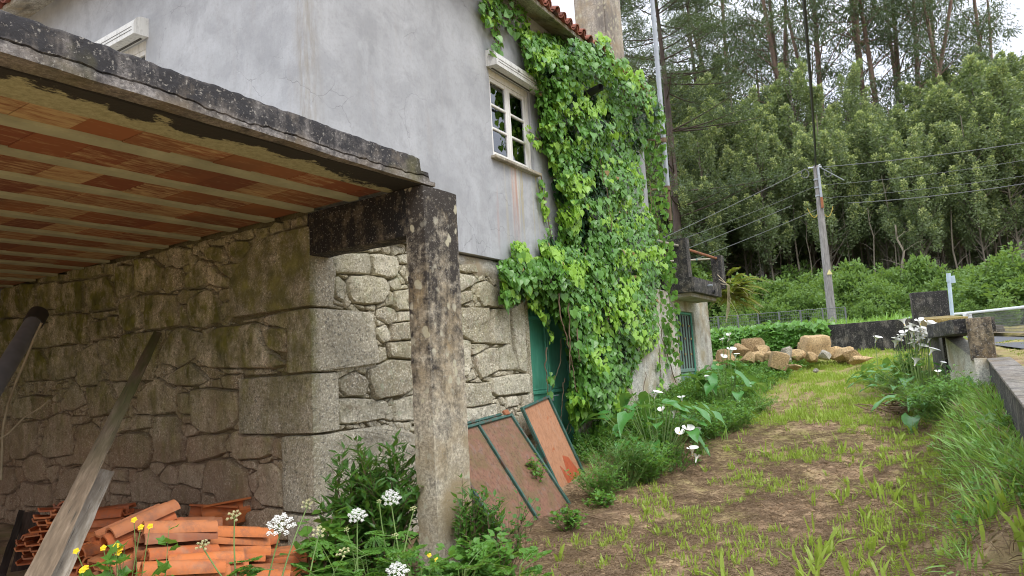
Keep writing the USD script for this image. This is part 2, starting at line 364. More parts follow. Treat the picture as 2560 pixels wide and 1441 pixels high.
def mat_terracotta():
    m = Mat(); p = m.pos(); r = m.add("white_noise_texture", "value", dimensions="1D", w=m.math("multiply", m.rnd(), 217.1))
    n = m.noise(p, 9.0, 6.0, 0.75)
    base = m.ramp(r, [(0.0, (0.42, 0.105, 0.030)), (0.4, (0.60, 0.185, 0.050)), (0.75, (0.50, 0.185, 0.070)), (1.0, (0.25, 0.090, 0.045))])
    c = m.mix(m.math("multiply", m.mask(n, 0.48, 0.66), 0.65), base, (0.20, 0.105, 0.07))
    c = m.mix(m.math("multiply", m.mask(m.noise(p, 4.0, 4.0), 0.56, 0.68), 0.35), c, (0.52, 0.30, 0.17))
    return m.done("terracotta", m.pri(c, 0.75, m.bump(m.noise(p, 60.0, 3.0), 0.2, 0.003)))
def mat_roof_tile():
    m = Mat(); p = m.pos(); r = m.rnd()
    n = m.noise(p, 7.0, 5.0, 0.7)
    base = m.ramp(r, [(0.0, (0.19, 0.055, 0.035)), (1.0, (0.34, 0.125, 0.075))])
    c = m.mix(m.mask(n, 0.5, 0.68), base, (0.09, 0.06, 0.05))
    return m.done("weathered_roof_tile", m.pri(c, 0.85, m.bump(n, 0.4, 0.01)))
def mat_wood(name, a, b_, green=0.0):
    m = Mat(); p = m.obj()
    g = m.noise(m.scaled(p, (9.0, 9.0, 0.8)), 3.0, 6.0, 0.7)
    c = m.ramp(g, [(0.3, tuple(np.array(a) * 0.55)), (0.5, a), (0.7, b_)])
    c = m.mix(m.mask(m.noise(m.scaled(p, (30, 30, 0.5)), 3.0, 3.0, 0.6), 0.62, 0.68), c, (0.05, 0.045, 0.035))
    if green:
        w = m.math("multiply", m.mask(m.xyz(p, "z"), 1.3, 2.9), green)
        c = m.mix(m.math("multiply", w, m.mask(m.noise(m.scaled(p, (6, 6, 1)), 2.0, 4.0), 0.36, 0.56)), c, (0.10, 0.12, 0.03))
    return m.done(name, m.pri(c, 0.8, m.bump(g, 0.6, 0.006)))
def mat_paint(name, col, rust=(0.2, 0.08, 0.04), lo=0.62, hi=0.7, rough=0.5, dirt=0.3, streak=0.6):
    m = Mat(); p = m.pos()
    n = m.noise(p, 6.0, 6.0, 0.7); s = m.noise(m.scaled(p, (7, 7, streak)), 2.5, 5.0, 0.65)
    c = m.ramp(s, [(0.3, tuple(np.array(col) * 0.75)), (0.55, col), (0.75, tuple(np.minimum(np.array(col) * 1.35 + 0.01, 0.9)))])
    c = m.mix(m.math("multiply", m.mask(s, 0.52, 0.68), dirt), c, (0.13, 0.12, 0.10))
    c = m.mix(m.mask(n, lo, hi), c, rust)
    g = m.noise(m.scaled(p, (1, 1, 0.35)), 40.0, 5.0, 0.8)
    c = m.mix(m.math("multiply", m.mask(g, 0.50, 0.62), dirt), c, tuple(np.array(col) * 0.35))
    return m.done(name, m.pri(c, rough, m.bump(n, 0.25, 0.004)))
def mat_leaf(name, stops, rough=0.42, trans=0.28, spec=0.4):
    """each leaf its own green"""
    m = Mat(); k = m.isl()
    n = m.noise(m.obj(), 1.6, 3.0, 0.6)
    f = m.math("add", m.math("multiply", k, 0.65), m.math("multiply", n, 0.35))
    c = m.ramp(f, stops)
    b = m.pri(c, rough, specular_ior_level=spec)
    t = m.add("translucent_bsdf", "BSDF", color=m.mix(0.5, c, (0.35, 0.5, 0.05), "mix"))
    return m.done(name, m.add("mix_closure", "closure", fac=trans, closure1=b, closure2=t))

M = {}
M["stucco"] = mat_stucco()
M["stone_front"] = mat_granite("granite_mossy", (1.0, 0.965, 0.85), moss=1.0, earth=0.7, bright=1.95)
M["stone_side"] = mat_granite("granite_pale", (1.06, 1.05, 0.98), moss=0.30, lichen=0.6, bright=1.65)
M["quoin"] = mat_granite("granite_dressed", (1.05, 1.05, 0.98), moss=0.85, bright=1.55)
M["mortar"] = mat_granite("mortar", (0.50, 0.44, 0.33), moss=0.4, earth=0.3)
M["slab"] = mat_concrete("slab_concrete", pale=(0.215, 0.20, 0.19), dark=(0.032, 0.031, 0.034), lo=0.40, hi=0.60, scale=7.0, green=0.5, zfade=(3.09, 3.14, 0.16))
M["post"] = mat_concrete("post_concrete", pale=(0.40, 0.355, 0.27), dark=(0.035, 0.028, 0.022), lo=0.42, hi=0.62, spots=0.95, zfade=(0.2, 3.1, 0.34), scale=11.0)
M["beam"] = mat_concrete("beam_concrete", pale=(0.20, 0.17, 0.12), dark=(0.012, 0.011, 0.010), lo=0.32, hi=0.50, scale=7.0)
M["wall_black"] = mat_concrete("lichen_black_wall", pale=(0.20, 0.185, 0.165), dark=(0.020, 0.019, 0.018), lo=0.33, hi=0.50, scale=3.2, green=0.12)
M["black_concrete"] = mat_concrete("black_concrete", pale=(0.22, 0.20, 0.17), dark=(0.020, 0.019, 0.019), lo=0.30, hi=0.52, scale=10.0, green=0.12)
M["grey_concrete"] = mat_concrete("grey_concrete", pale=(0.40, 0.38, 0.33), dark=(0.10, 0.09, 0.075), lo=0.50, hi=0.66, scale=3.0, green=0.15)
M["chimney"] = mat_concrete("chimney_concrete", pale=(0.36, 0.32, 0.265), dark=(0.16, 0.14, 0.12), lo=0.46, hi=0.6, spots=0.75, scale=1.6)
M["rib"] = plain("rib_concrete", (0.40, 0.41, 0.285), 0.9, 0.25, 3.0)
def mat_strip():
    """olive concrete, black where rain creeps in from the slab's edge"""
    m = Mat(); p = m.pos(); y = m.xyz(p, "y")
    n = m.noise(m.scaled(p, (1, 1.6, 1)), 1.5, 7.0, 0.7)
    k = m.math("add", m.mask(y, -1.0, -1.38), m.math("multiply", m.math("subtract", n, 0.5), 2.6))
    c = m.mix(m.mask(m.noise(p, 25.0, 5.0, 0.8), 0.4, 0.62), (0.30, 0.295, 0.17), (0.44, 0.43, 0.27))
    c = m.mix(m.mask(k, 0.22, 0.32), c, (0.026, 0.024, 0.020))
    return m.done("strip_concrete", m.pri(c, 0.92, m.bump(m.noise(p, 25.0, 5.0, 0.8), 0.7, 0.01)))
M["strip"] = mat_strip()
M["soffit_tile"] = mat_soffit_tile()
M["terracotta"] = mat_terracotta()
M["roof_tile"] = mat_roof_tile()
M["white_paint"] = mat_paint("white_paint", (0.66, 0.66, 0.63), rust=(0.10, 0.09, 0.08), lo=0.64, hi=0.69, rough=0.45, dirt=0.35)
M["frame_paint"] = mat_paint("window_paint", (0.80, 0.79, 0.75), rust=(0.24, 0.20, 0.15), lo=0.70, hi=0.75, rough=0.5, dirt=0.12)
M["green_paint"] = mat_paint("green_paint", (0.07, 0.28, 0.19), rust=(0.10, 0.055, 0.03), lo=0.66, hi=0.74, rough=0.42, dirt=0.25)
M["faded_green"] = mat_paint("faded_green_paint", (0.17, 0.27, 0.22), rust=(0.22, 0.10, 0.05), lo=0.64, hi=0.72, rough=0.6, dirt=0.3)
M["dark_metal"] = plain("dark_metal", (0.05, 0.045, 0.04), 0.6)
M["galvanised"] = plain("galvanised_metal", (0.33, 0.355, 0.385), 0.45, 0.15, metallic=0.4)
M["white_rail"] = plain("white_rail_paint", (0.70, 0.72, 0.74), 0.5, 0.08)
M["forest_floor"] = plain("forest_floor", (0.045, 0.034, 0.020), 0.95, 0.4, 2.0)
M["wire"] = plain("wire_black", (0.02, 0.02, 0.022), 0.6)
M["wire_grey"] = plain("wire_grey", (0.13, 0.135, 0.14), 0.6)
M["dark_room"] = plain("dark_room", (0.035, 0.033, 0.03), 0.9)
M["curtain"] = plain("curtain_cloth", (0.42, 0.43, 0.47), 0.9, 0.12, 3.0)
def mat_glass():
    m = Mat()
    g = m.add("glossy_bsdf", "BSDF", color=(0.9, 0.93, 0.97), roughness=0.02)
    t = m.add("transparent_bsdf", "BSDF", color=(0.75, 0.78, 0.8))
    return m.done("window_glass", m.add("mix_closure", "closure", fac=m.add("fresnel", "fac", IOR=2.6), closure1=t, closure2=g))
M["glass"] = mat_glass()

M["annex_wall"] = mat_concrete("annex_render", pale=(0.52, 0.50, 0.44), dark=(0.19, 0.155, 0.12), lo=0.50, hi=0.68, scale=2.2, green=0.2)
M["post_block"] = mat_concrete("pebbly_concrete", pale=(0.26, 0.21, 0.14), dark=(0.035, 0.03, 0.026), lo=0.40, hi=0.58, scale=12.0, green=0.2)
M["moss_top"] = mat_concrete("mossy_concrete", pale=(0.25, 0.19, 0.06), dark=(0.05, 0.04, 0.02), lo=0.52, hi=0.68, scale=5.0, green=0.8)
M["gold_rock"] = mat_granite("golden_granite", (1.28, 0.98, 0.60), lichen=0.1, bright=1.12)
M["grey_rock"] = mat_granite("grey_granite", (1.0, 1.0, 0.96), bright=1.1)
M["rail_pale"] = mat_paint("pale_rail_paint", (0.36, 0.33, 0.25), rust=(0.05, 0.20, 0.15), lo=0.56, hi=0.62)
M["rust"] = mat_paint("rust", (0.30, 0.11, 0.045), rust=(0.14, 0.06, 0.035), lo=0.5, hi=0.62, rough=0.85)
M["brass"] = plain("old_brass", (0.30, 0.23, 0.10), 0.6, 0.3)
M["pole_wood"] = mat_wood("pole_wood", (0.22, 0.205, 0.20), (0.36, 0.34, 0.33))
M["yellow_cable"] = plain("yellow_sleeve", (0.45, 0.33, 0.05), 0.6)
M["yellow_plate"] = plain("pale_yellow_plate", (0.60, 0.54, 0.25), 0.6)
M["blue_metal"] = plain("pale_blue_metal", (0.42, 0.52, 0.60), 0.5, 0.12)
M["asphalt"] = plain("asphalt", (0.105, 0.108, 0.118), 0.9, 0.2, 30.0)
M["verge_earth"] = plain("verge_earth", (0.22, 0.18, 0.12), 0.95, 0.35, 6.0)
M["salmon"] = mat_paint("salmon_faded_paint", (0.43, 0.205, 0.105), rust=(0.37, 0.10, 0.03), lo=0.64, hi=0.66, rough=0.75, dirt=0.40, streak=0.35)
M["rust_red"] = mat_paint("rusty_red_paint", (0.235, 0.115, 0.070), rust=(0.155, 0.105, 0.045), lo=0.44, hi=0.62, rough=0.8, dirt=0.7, streak=0.30)
M["gate_green"] = mat_paint("gate_green_paint", (0.030, 0.10, 0.075), rust=(0.10, 0.055, 0.035), lo=0.54, hi=0.62, rough=0.55, dirt=0.4)
M["plank_grey"] = mat_wood("weathered_plank", (0.20, 0.145, 0.095), (0.34, 0.26, 0.18), green=0.75)
M["plank_pale"] = mat_wood("bleached_plank", (0.33, 0.28, 0.215), (0.52, 0.47, 0.39))
M["board_dark"] = mat_wood("dark_board", (0.075, 0.050, 0.038), (0.14, 0.10, 0.085))
M["board_black"] = mat_wood("blackened_board", (0.035, 0.026, 0.022), (0.06, 0.05, 0.045))
M["pipe_grey"] = plain("grey_pipe", (0.19, 0.195, 0.215), 0.4, 0.2)
M["fresh_red"] = mat_paint("fresh_red_patch", (0.40, 0.085, 0.028), rust=(0.22, 0.10, 0.05), lo=0.58, hi=0.66, rough=0.6, dirt=0.3)
M["pebble_top"] = mat_concrete("pebbly_top", pale=(0.23, 0.21, 0.185), dark=(0.06, 0.055, 0.05), lo=0.48, hi=0.62, scale=9.0, green=0.15)

# ------------------------------------------------------------------ the ground
GX = np.array([-30, -8, 2.6, 4.0, 4.8, 6.3, 10.9, 16.0, 21.0, 25.0, 32.0, 45.0, 70.0, 120.0, 400.0])
GZ = np.array([-0.25, -0.22, -0.19, -0.09, 0.0, 0.24, 0.74, 1.30, 1.86, 2.05, 2.3, 4.6, 11.0, 22.0, 50.0])
VX = np.array([-30, 1.0, 6.6, 10.0, 20.0, 30.0, 45.0, 70.0, 120.0, 400.0])
VZ = np.array([0.7, 0.95, 1.10, 1.25, 1.62, 2.0, 4.6, 11.0, 22.0, 50.0])
WALL_Y = -5.47
def sstep(a, b, v):
    t = np.clip((v - a) / (b - a), 0, 1); return t * t * (3 - 2 * t)
def gz(x, y, rough=False):
    x, y = np.asarray(x, float), np.asarray(y, float)
    base = np.interp(x, GX, GZ)
    base = base + (0.34 + 0.46 * sstep(8.5, 3.5, x)) * sstep(-4.4, -5.4, y) * sstep(16.0, 8.0, x) * sstep(-3.0, 1.0, x)
    base = base + 0.16 * sstep(-1.8, -0.3, y) * sstep(3.0, 5.5, x) * sstep(15, 11, x)     # soil banked against the wall
    base = base + 0.05 * sstep(0.4, 3.5, x) * sstep(-2.0, -3.0, y) * 0
    base = np.where(y < WALL_Y - 0.15, np.maximum(np.interp(x, VX, VZ), base * (x > 21)), base)
    if rough:
        P = np.stack([x, y, 0 * x], -1)
        near = sstep(40, 20, x)
        base = base + near * ((fbm(P * 1.1, 3, 3) - 0.5) * 0.13 + (fbm(P * 5.0, 4, 5) - 0.5) * 0.060 + np.maximum(fbm(P * 13.0, 3, 9) - 0.5, -0.1) * 0.035)
        # two faint wheel ruts that climb the yard
        for k, yy in enumerate((-2.55, -4.0)):
            base = base - 0.035 * np.exp(-((y - yy - 0.25 * np.sin(x * 0.35 + k)) / 0.22) ** 2) * near * sstep(-1, 2, x)
    return base
def axis(segs):
    out = [segs[0][0]]
    for a, b, s in segs:
        out += list(np.linspace(a, b, max(2, int(round((b - a) / s)) + 1))[1:])
    return np.array(out)
gx = axis([(-120, -20, 20), (-20, -7, 1.0), (-7, -3, 0.12), (-3, 5, 0.05), (5, 12, 0.085), (12, 24, 0.16), (24, 50, 1.0), (50, 120, 5), (120, 400, 20)])
gy = axis([(-300, -60, 20), (-60, -14, 2.0), (-14, -7, 0.5), (-7, -5.7, 0.12), (-5.7, 0.3, 0.05), (0.3, 3, 0.3), (3, 12, 1.0), (12, 60, 3), (60, 300, 20)])
gX, gY = np.meshgrid(gx, gy, indexing="ij")
gZ = gz(gX, gY, True)
_i, _j = np.meshgrid(np.arange(len(gx) - 1), np.arange(len(gy) - 1), indexing="ij"); _s = len(gy)
_q = np.stack([_i * _s + _j, (_i + 1) * _s + _j, (_i + 1) * _s + _j + 1, _i * _s + _j + 1], -1).reshape(-1, 4)
ground_v = np.stack([gX, gY, gZ], -1).reshape(-1, 3)
def mat_soil():
    m = Mat(); p = m.pos()
    big = m.noise(p, 0.55, 4.0, 0.6); mid = m.noise(p, 3.0, 6.0, 0.68); fine = m.noise(p, 17.0, 6.0, 0.8); grit = m.noise(p, 62.0, 4.0, 0.85)
    c = m.ramp(mid, [(0.30, (0.110, 0.066, 0.038)), (0.46, (0.28, 0.182, 0.102)), (0.62, (0.43, 0.300, 0.172)), (0.80, (0.55, 0.41, 0.25))])
    c = m.mix(m.math("multiply", m.mask(fine, 0.54, 0.68), 0.65), c, (0.070, 0.042, 0.028))
    c = m.mix(m.math("multiply", m.mask(grit, 0.60, 0.70), 0.7), c, (0.45, 0.35, 0.235))
    # bits of dry straw lying both ways
    for k, (rz, lo) in enumerate(((0.5, 0.655), (-0.9, 0.665), (1.7, 0.67))):
        s = m.noise(m.scaled(p, (1.0, 8.0, 1.0), loc=(k * 3.1, k, 0), rot=(0, 0, rz)), 14.0, 2.0, 0.5)
        c = m.mix(m.math("multiply", m.mask(s, lo, lo + 0.03), 0.7), c, (0.42, 0.31, 0.175))
    # thin green film where seed has sprouted
    x = m.xyz(p, "x"); y = m.xyz(p, "y")
    far = m.mask(x, 3.0, 13.0)
    g = m.math("multiply", m.mask(m.math("add", m.noise(p, 1.3, 5.0, 0.65), m.math("multiply", far, 0.22)), 0.50, 0.70), 0.62)
    c = m.mix(g, c, m.ramp(fine, [(0.35, (0.17, 0.175, 0.035)), (0.65, (0.32, 0.32, 0.08))]))
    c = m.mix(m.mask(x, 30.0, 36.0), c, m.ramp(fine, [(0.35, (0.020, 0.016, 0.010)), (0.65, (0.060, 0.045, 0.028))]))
    b = m.bump(m.math("add", m.math("multiply", fine, 0.8), m.math("multiply", grit, 0.35)), 1.0, 0.028)
    return m.done("soil", m.pri(c, 0.95, b))
M["soil"] = mat_soil()
solo("ground", (ground_v, _q), M["soil"], "rough brown soil of the yard, littered with straw and sprouting grass", kind="structure", smooth=True)

# ------------------------------------------------------------------ the house
house = thing("house", "grey rendered upper floor on a rough granite ground floor, red tiled eaves", "house")
HX, HY, HZ = 9.07, 6.75, 6.92           # length of the side wall, of the front wall, and height of the walls
ST = 0.045                              # the render stands proud of the stone by this much
Z0, Z1 = 2.945, 6.95                    # render from here up
W1 = (3.22, 4.33, 4.37, 5.66)           # side window: x0, x1, z0, z1
W2 = (2.67, 4.05, 4.37, 5.66)           # front window: y0, y1, z0, z1
side_r = Polygon([(0.24, Z0), (HX, Z0), (HX, Z1), (-ST, Z1), (-ST, 3.17), (0.24, 3.17)]).difference(sbox(W1[0], W1[2], W1[1], W1[3]))
front_r = Polygon([(-ST + 0.001, 3.17), (HY, 3.17), (HY, Z1), (-ST + 0.001, Z1)]).difference(sbox(W2[0], W2[2], W2[1], W2[3]))
T = 0.30
up = cat(place(extrude(side_r, T), XZ, (0, T - ST, 0)), place(extrude(front_r, T - 0.002), YZ, (T - ST, 0, 0)),
         bx(HX - 0.25, HX - 0.002, T - ST, HY, Z0, Z1), bx(-ST + 0.01, HX - 0.002, HY - 0.2, HY - 0.002, Z0, Z1))
part(house, "rendered_wall", up, M["stucco"])
part(house, "upper_floor", bx(0.2, HX - 0.2, 0.2, HY - 0.25, 3.1, 3.3), M["dark_room"])
part(house, "ceiling", bx(0.2, HX - 0.2, 0.2, HY - 0.25, 6.6, 6.7), M["dark_room"])
# the stone core behind the stones (recessed mortar)
DOOR = (4.02, 5.28, 0.20, 2.50)
core_side = Polygon([(0.05, -0.6), (HX, -0.6), (HX, Z0), (0.05, Z0)]).difference(sbox(DOOR[0], -0.7, DOOR[1], DOOR[3]))
core = cat(place(extrude(core_side, 0.4), XZ, (0, 0.475, 0)), bx(0.078, 0.5, 0.09, HY, -0.6, 3.2), bx(HX - 0.4, HX - 0.003, 0.45, HY, -0.6, Z0), bx(0.5, HX - 0.4, HY - 0.4, HY - 0.005, -0.6, Z0))
part(house, "mortar_core", core, M["mortar"])

# stones traced from the photograph, given in the pixels of enlarged pieces of it: (x origin, y origin, scale)
ZO = dict(A=(0, 620, 4.5), B=(380, 540, 4.5), C=(0, 920, 4.5), D=(380, 820, 4.5), E=(380, 1040, 4.5), F=(760, 580, 6.0), G=(760, 800, 4.803), H=(1130, 620, 3.273))
FRONT = """A 1505,120 1690,110 1795,230 1750,470 1620,500 1500,480
A 1290,190 1480,200 1470,500 1300,560 1285,400
A 1150,180 1245,175 1240,300 1140,290
A 975,380 1180,320 1270,480 1290,670 1000,715 960,600
A 630,430 720,390 900,370 910,700 660,725 610,600
A 390,420 590,380 600,560 580,680 400,690
A 200,400 380,400 390,690 230,740 190,600
A 0,460 190,420 210,740 80,790 -20,780
A 1320,640 1510,540 1570,890 1400,940 1340,880
A 1545,540 1660,530 1600,700 1560,740
B -80,900 30,880 240,890 265,1000 290,1230 120,1260 -70,1280 -100,1100
A 530,760 690,760 720,880 720,1060 560,1100 530,950
A 740,900 800,740 970,750 985,960 960,1080 740,1070
A 990,850 1180,800 1190,990 1000,1040
A 1190,770 1300,770 1330,950 1270,1000 1200,1000
A 1000,740 1290,700 1290,740 1100,800 1010,780
A 550,1120 800,1100 820,1300 800,1440 560,1500 530,1300
A 830,1180 1060,1070 1090,1250 1120,1420 1080,1540 860,1550 840,1330
A 1080,1040 1200,1050 1230,1180 1150,1310 1100,1250 1070,1120
A 1290,1080 1370,980 1720,940 1780,1000 1730,1200 1690,1480 1220,1500 1190,1380 1230,1220
A -20,800 250,800 240,900 100,1150 -20,1200
A 330,860 510,850 540,1100 430,1130 300,1120
A 150,1150 420,1140 530,1300 530,1480 250,1500 120,1350
A 740,260 1120,180 1140,290 960,340 760,360
A 410,330 620,290 740,300 740,370 560,380 420,400
C 950,190 1010,150 1180,150 1270,290 1300,400 1200,520 1000,555 975,400
C 700,300 800,170 880,260 930,400 760,480 700,470
C 550,560 660,510 745,540 780,820 780,970 500,1020 430,960 450,870 520,640
C 850,660 1000,620 1090,700 1080,820 970,1030 930,1095 815,1085 800,1000 830,870
C 620,1380 650,1250 730,1150 870,1120 890,1180 780,1400 720,1480 600,1480
C 380,1310 540,1320 560,1440 540,1560 390,1560 370,1420
C 230,1290 370,1320 365,1560 250,1560 200,1420
C 260,1080 330,990 440,980 500,1080 490,1260 370,1280 280,1230
C 100,720 220,620 390,600 390,740 370,930 270,1020 130,1030 100,860
C 340,310 540,330 540,540 440,590 340,570
C 160,350 330,320 330,560 110,570 100,480
C 1230,190 1340,160 1410,250 1320,390 1270,280
C 510,1130 600,1100 640,1110 620,1250 560,1290 510,1230
C 620,1020 790,980 800,1080 700,1110 610,1060
C 150,1120 240,1130 250,1290 200,1310 150,1220
C 760,560 920,550 930,590 870,620 770,640
C 1470,540 1650,540 1665,670 1440,710 1420,640
C 1260,800 1400,740 1600,740 1680,830 1680,1010 1590,1130 1300,1120 1220,1000
C 1530,300 1710,110 1830,170 1940,250 1930,490 1730,525 1530,515 1510,400
C 1490,1190 1650,1150 1710,1250 1810,1330 1880,1400 1885,1510 1700,1530 1480,1500 1465,1400
C 1250,1150 1390,1140 1390,1290 1260,1270 1240,1200
C 1400,1150 1480,1140 1495,1260 1460,1295 1390,1290
C 1230,1290 1460,1310 1460,1440 1210,1420
C 1660,1090 1790,1060 1800,1130 1720,1220 1650,1130
C 1110,610 1200,545 1250,600 1150,780 1100,740
C 1310,600 1420,560 1400,700 1290,740
C 10,560 90,600 90,1030 0,1100 -30,900
C 20,1120 130,1120 150,1250 190,1330 90,1420 -20,1420
C 20,250 100,400 90,540 -20,560 -20,300
B 80,590 160,575 310,610 340,700 300,810 130,860 50,800
B 140,380 230,340 390,380 370,520 250,580 170,540
B 350,680 420,620 520,490 580,520 590,760 500,810 370,810 330,740
B 590,580 660,565 720,640 820,700 810,800 700,790 590,750
B 480,310 560,280 600,340 560,430 510,390
B 560,390 640,340 770,360 810,470 740,515 600,480
B 620,290 780,240 770,310 640,340
B 840,340 900,280 1060,280 1120,350 1110,450 940,495 850,430
B 760,560 900,530 1050,500 1100,510 1000,630 850,710 780,660
B 1290,130 1350,60 1440,80 1450,240 1390,290 1300,250
B 1250,290 1330,270 1390,330 1390,390 1290,410
B 1140,140 1270,120 1260,280 1270,430 1180,460 1130,330
B 240,910 340,820 560,830 540,860 360,970 280,980
B 380,970 560,850 620,830 690,880 720,1000 750,1190 560,1260 420,1240 390,1100
B 270,1010 340,1000 400,1190 410,1220 300,1240
B 720,840 860,800 850,920 770,970 720,930
B 750,1010 800,960 860,990 885,1100 810,1200 740,1070
B 950,1060 1090,1045 1080,1075 960,1085
B 970,1090 1140,1100 1140,1170 980,1190
B 1250,1040 1420,1000 1510,1030 1400,1060 1280,1080
B 1230,1130 1400,1070 1530,1050 1530,1180 1500,1280 1330,1240 1210,1180
B 1240,1290 1320,1250 1490,1290 1530,1400 1540,1520 1380,1530 1290,1480 1250,1400
B 160,1340 230,1270 340,1260 440,1310 520,1330 530,1440 440,1590 250,1700 60,1640 50,1560
D 520,180 600,60 700,0 1150,-50 1200,150 1290,270 1420,360 1550,400 1350,450 960,450 600,440 480,350
D 120,560 400,400 560,550 580,590 450,650 270,650 170,620
D 490,440 640,460 690,480 680,570 580,560 500,490
D 740,550 960,530 940,690 780,680
D 620,590 720,580 740,680 640,680
D 420,700 650,690 940,720 960,900 960,1010 850,1130 680,1190 520,1170 430,1080 415,900
D 270,740 390,740 410,970 330,975 270,930
D 10,1000 240,990 280,1150 330,1260 310,1500 170,1530 20,1500 0,1240
D 310,990 410,985 400,1075 310,1070
D 330,1220 370,1090 430,1100 480,1170 410,1230 350,1250
D 490,610 620,590 630,680 490,670
D 740,470 1000,470 960,540 830,530
E 360,260 560,230 620,210 800,220 770,330 800,410 690,460 450,520 370,530 355,380
E 780,320 870,210 880,410 810,400
E 870,200 950,170 1320,240 1310,430 1200,480 930,500 890,430
E 1330,270 1500,250 1470,380 1440,500 1330,450
E 610,510 840,490 930,560 1030,620 1020,700 1060,880 1030,1090 920,1060 800,1090 700,880 560,860 580,640
E 1150,560 1300,550 1390,620 1440,740 1460,900 1460,1040 1200,1010 1110,900 1170,800
E 1000,520 1110,510 1150,620 1060,600 990,570
E 1030,690 1130,640 1150,740 1110,880 1070,850
E 1390,520 1470,560 1500,720 1440,720 1400,630
E 1470,790 1530,790 1520,920 1465,910
E 1470,940 1530,930 1560,1040 1480,1050
E 320,540 480,560 590,540 570,720 540,820 450,810 290,750 290,630
E 60,680 150,550 200,590 260,690 250,780 130,770 60,740
E 200,600 270,560 290,650 240,660
E 0,560 110,550 60,640 0,680
E 180,900 220,800 330,790 480,850 490,960 400,1000 180,980
E 480,830 545,830 530,920 490,910
E 1050,1090 1200,1080 1240,1050 1590,1070 1600,1400 1050,1400
E 1050,960 1090,920 1160,1000 1230,1040 1100,1060
E 760,1100 1030,1100 1040,1300 780,1300
E 560,870 690,890 780,1080 750,1300 540,1300 540,940
E 100,790 210,790 180,840 110,830"""
SIDE = """F 440,370 560,330 1000,320 1020,480 1010,630 700,610 520,600 430,540
F 1030,340 1200,330 1420,370 1450,480 1430,650 1370,690 1080,660 1040,480
F 690,750 740,660 1020,660 1230,690 1300,780 1300,920 1200,1060 950,1080 780,1050 710,950
F 500,690 560,670 650,760 650,900 620,1030 500,970 490,800
F 600,290 760,260 740,320 590,320
F 870,270 1170,210 1170,270 1000,300 880,300
F 1190,210 1300,190 1340,270 1330,320 1240,310
F 1350,210 1510,240 1510,340 1380,340
F 1440,350 1600,330 1600,470 1450,460
F 1320,740 1440,690 1490,790 1470,860 1370,860 1320,800
F 1400,890 1640,860 1650,1160 1440,1170 1390,1080
F 1320,880 1390,920 1380,1080 1310,1090
F 1140,1170 1260,1120 1400,1170 1440,1260 1410,1430 1250,1340 1140,1290
F 820,1090 950,1080 950,1150 870,1140
F 960,1080 1120,1090 1100,1170 1000,1150
F 1450,1200 1640,1190 1650,1440 1440,1440
G 450,740 640,620 740,680 790,760 740,920 560,930 450,820
G 800,600 950,540 1100,480 1360,500 1370,760 1230,900 1000,930 880,960 800,740
G 440,960 620,940 1000,970 1020,1040 980,1180 680,1240 450,1240 430,1100
G 1030,1050 1080,1040 1100,1150 1080,1210 1000,1190
G 1110,980 1380,900 1390,1200 1120,1210
G 440,560 540,570 560,640 440,700
G 560,570 650,570 650,620 570,620
G 670,580 790,590 770,640 690,620
G 910,100 1010,60 1060,180 1050,270 960,260 910,180
G 1030,280 1350,250 1360,470 1060,440
G 940,320 1020,340 1030,460 950,500
G 1090,50 1350,20 1350,240 1080,250
H 65,200 200,230 230,270 100,350 60,350
H 230,290 300,270 380,340 395,480 280,490 220,400
H 60,360 180,350 190,420 80,470
H 65,490 320,490 340,780 190,770 70,690
H 345,500 480,500 500,780 350,780
H 490,500 590,430 610,760 625,1020 560,1000 520,780
H 75,750 160,760 170,960 140,1040 90,1050
H 180,790 290,790 270,850 170,880
H 200,890 330,820 400,820 400,1000 260,1070 210,980
H 410,830 480,790 540,900 560,990 410,1000
H 100,1110 230,1110 340,1100 340,1270 190,1300 110,1300
H 345,1070 500,1040 640,1030 650,1180 380,1210 340,1180
H 100,1320 380,1280 390,1360 230,1440 100,1440
H 140,1030 190,990 220,1060 150,1090
H 60,140 200,130 220,200 70,200"""
def traced(text, onto):
    out = []
    for line in text.strip().splitlines():
        k, *pts = line.split(); ox, oy, s = ZO[k]
        uv = []
        for p in pts:
            a, b = map(float, p.split(",")); w = onto(ox + a / s, oy + b / s); uv.append((w[1] if onto is on_x else w[0], w[2]))
        g = Polygon(uv).buffer(0).buffer(0.007, join_style="mitre")
        if g.geom_type != "Polygon": g = max(g.geoms, key=lambda q: q.area)
        out.append(g)
    return out
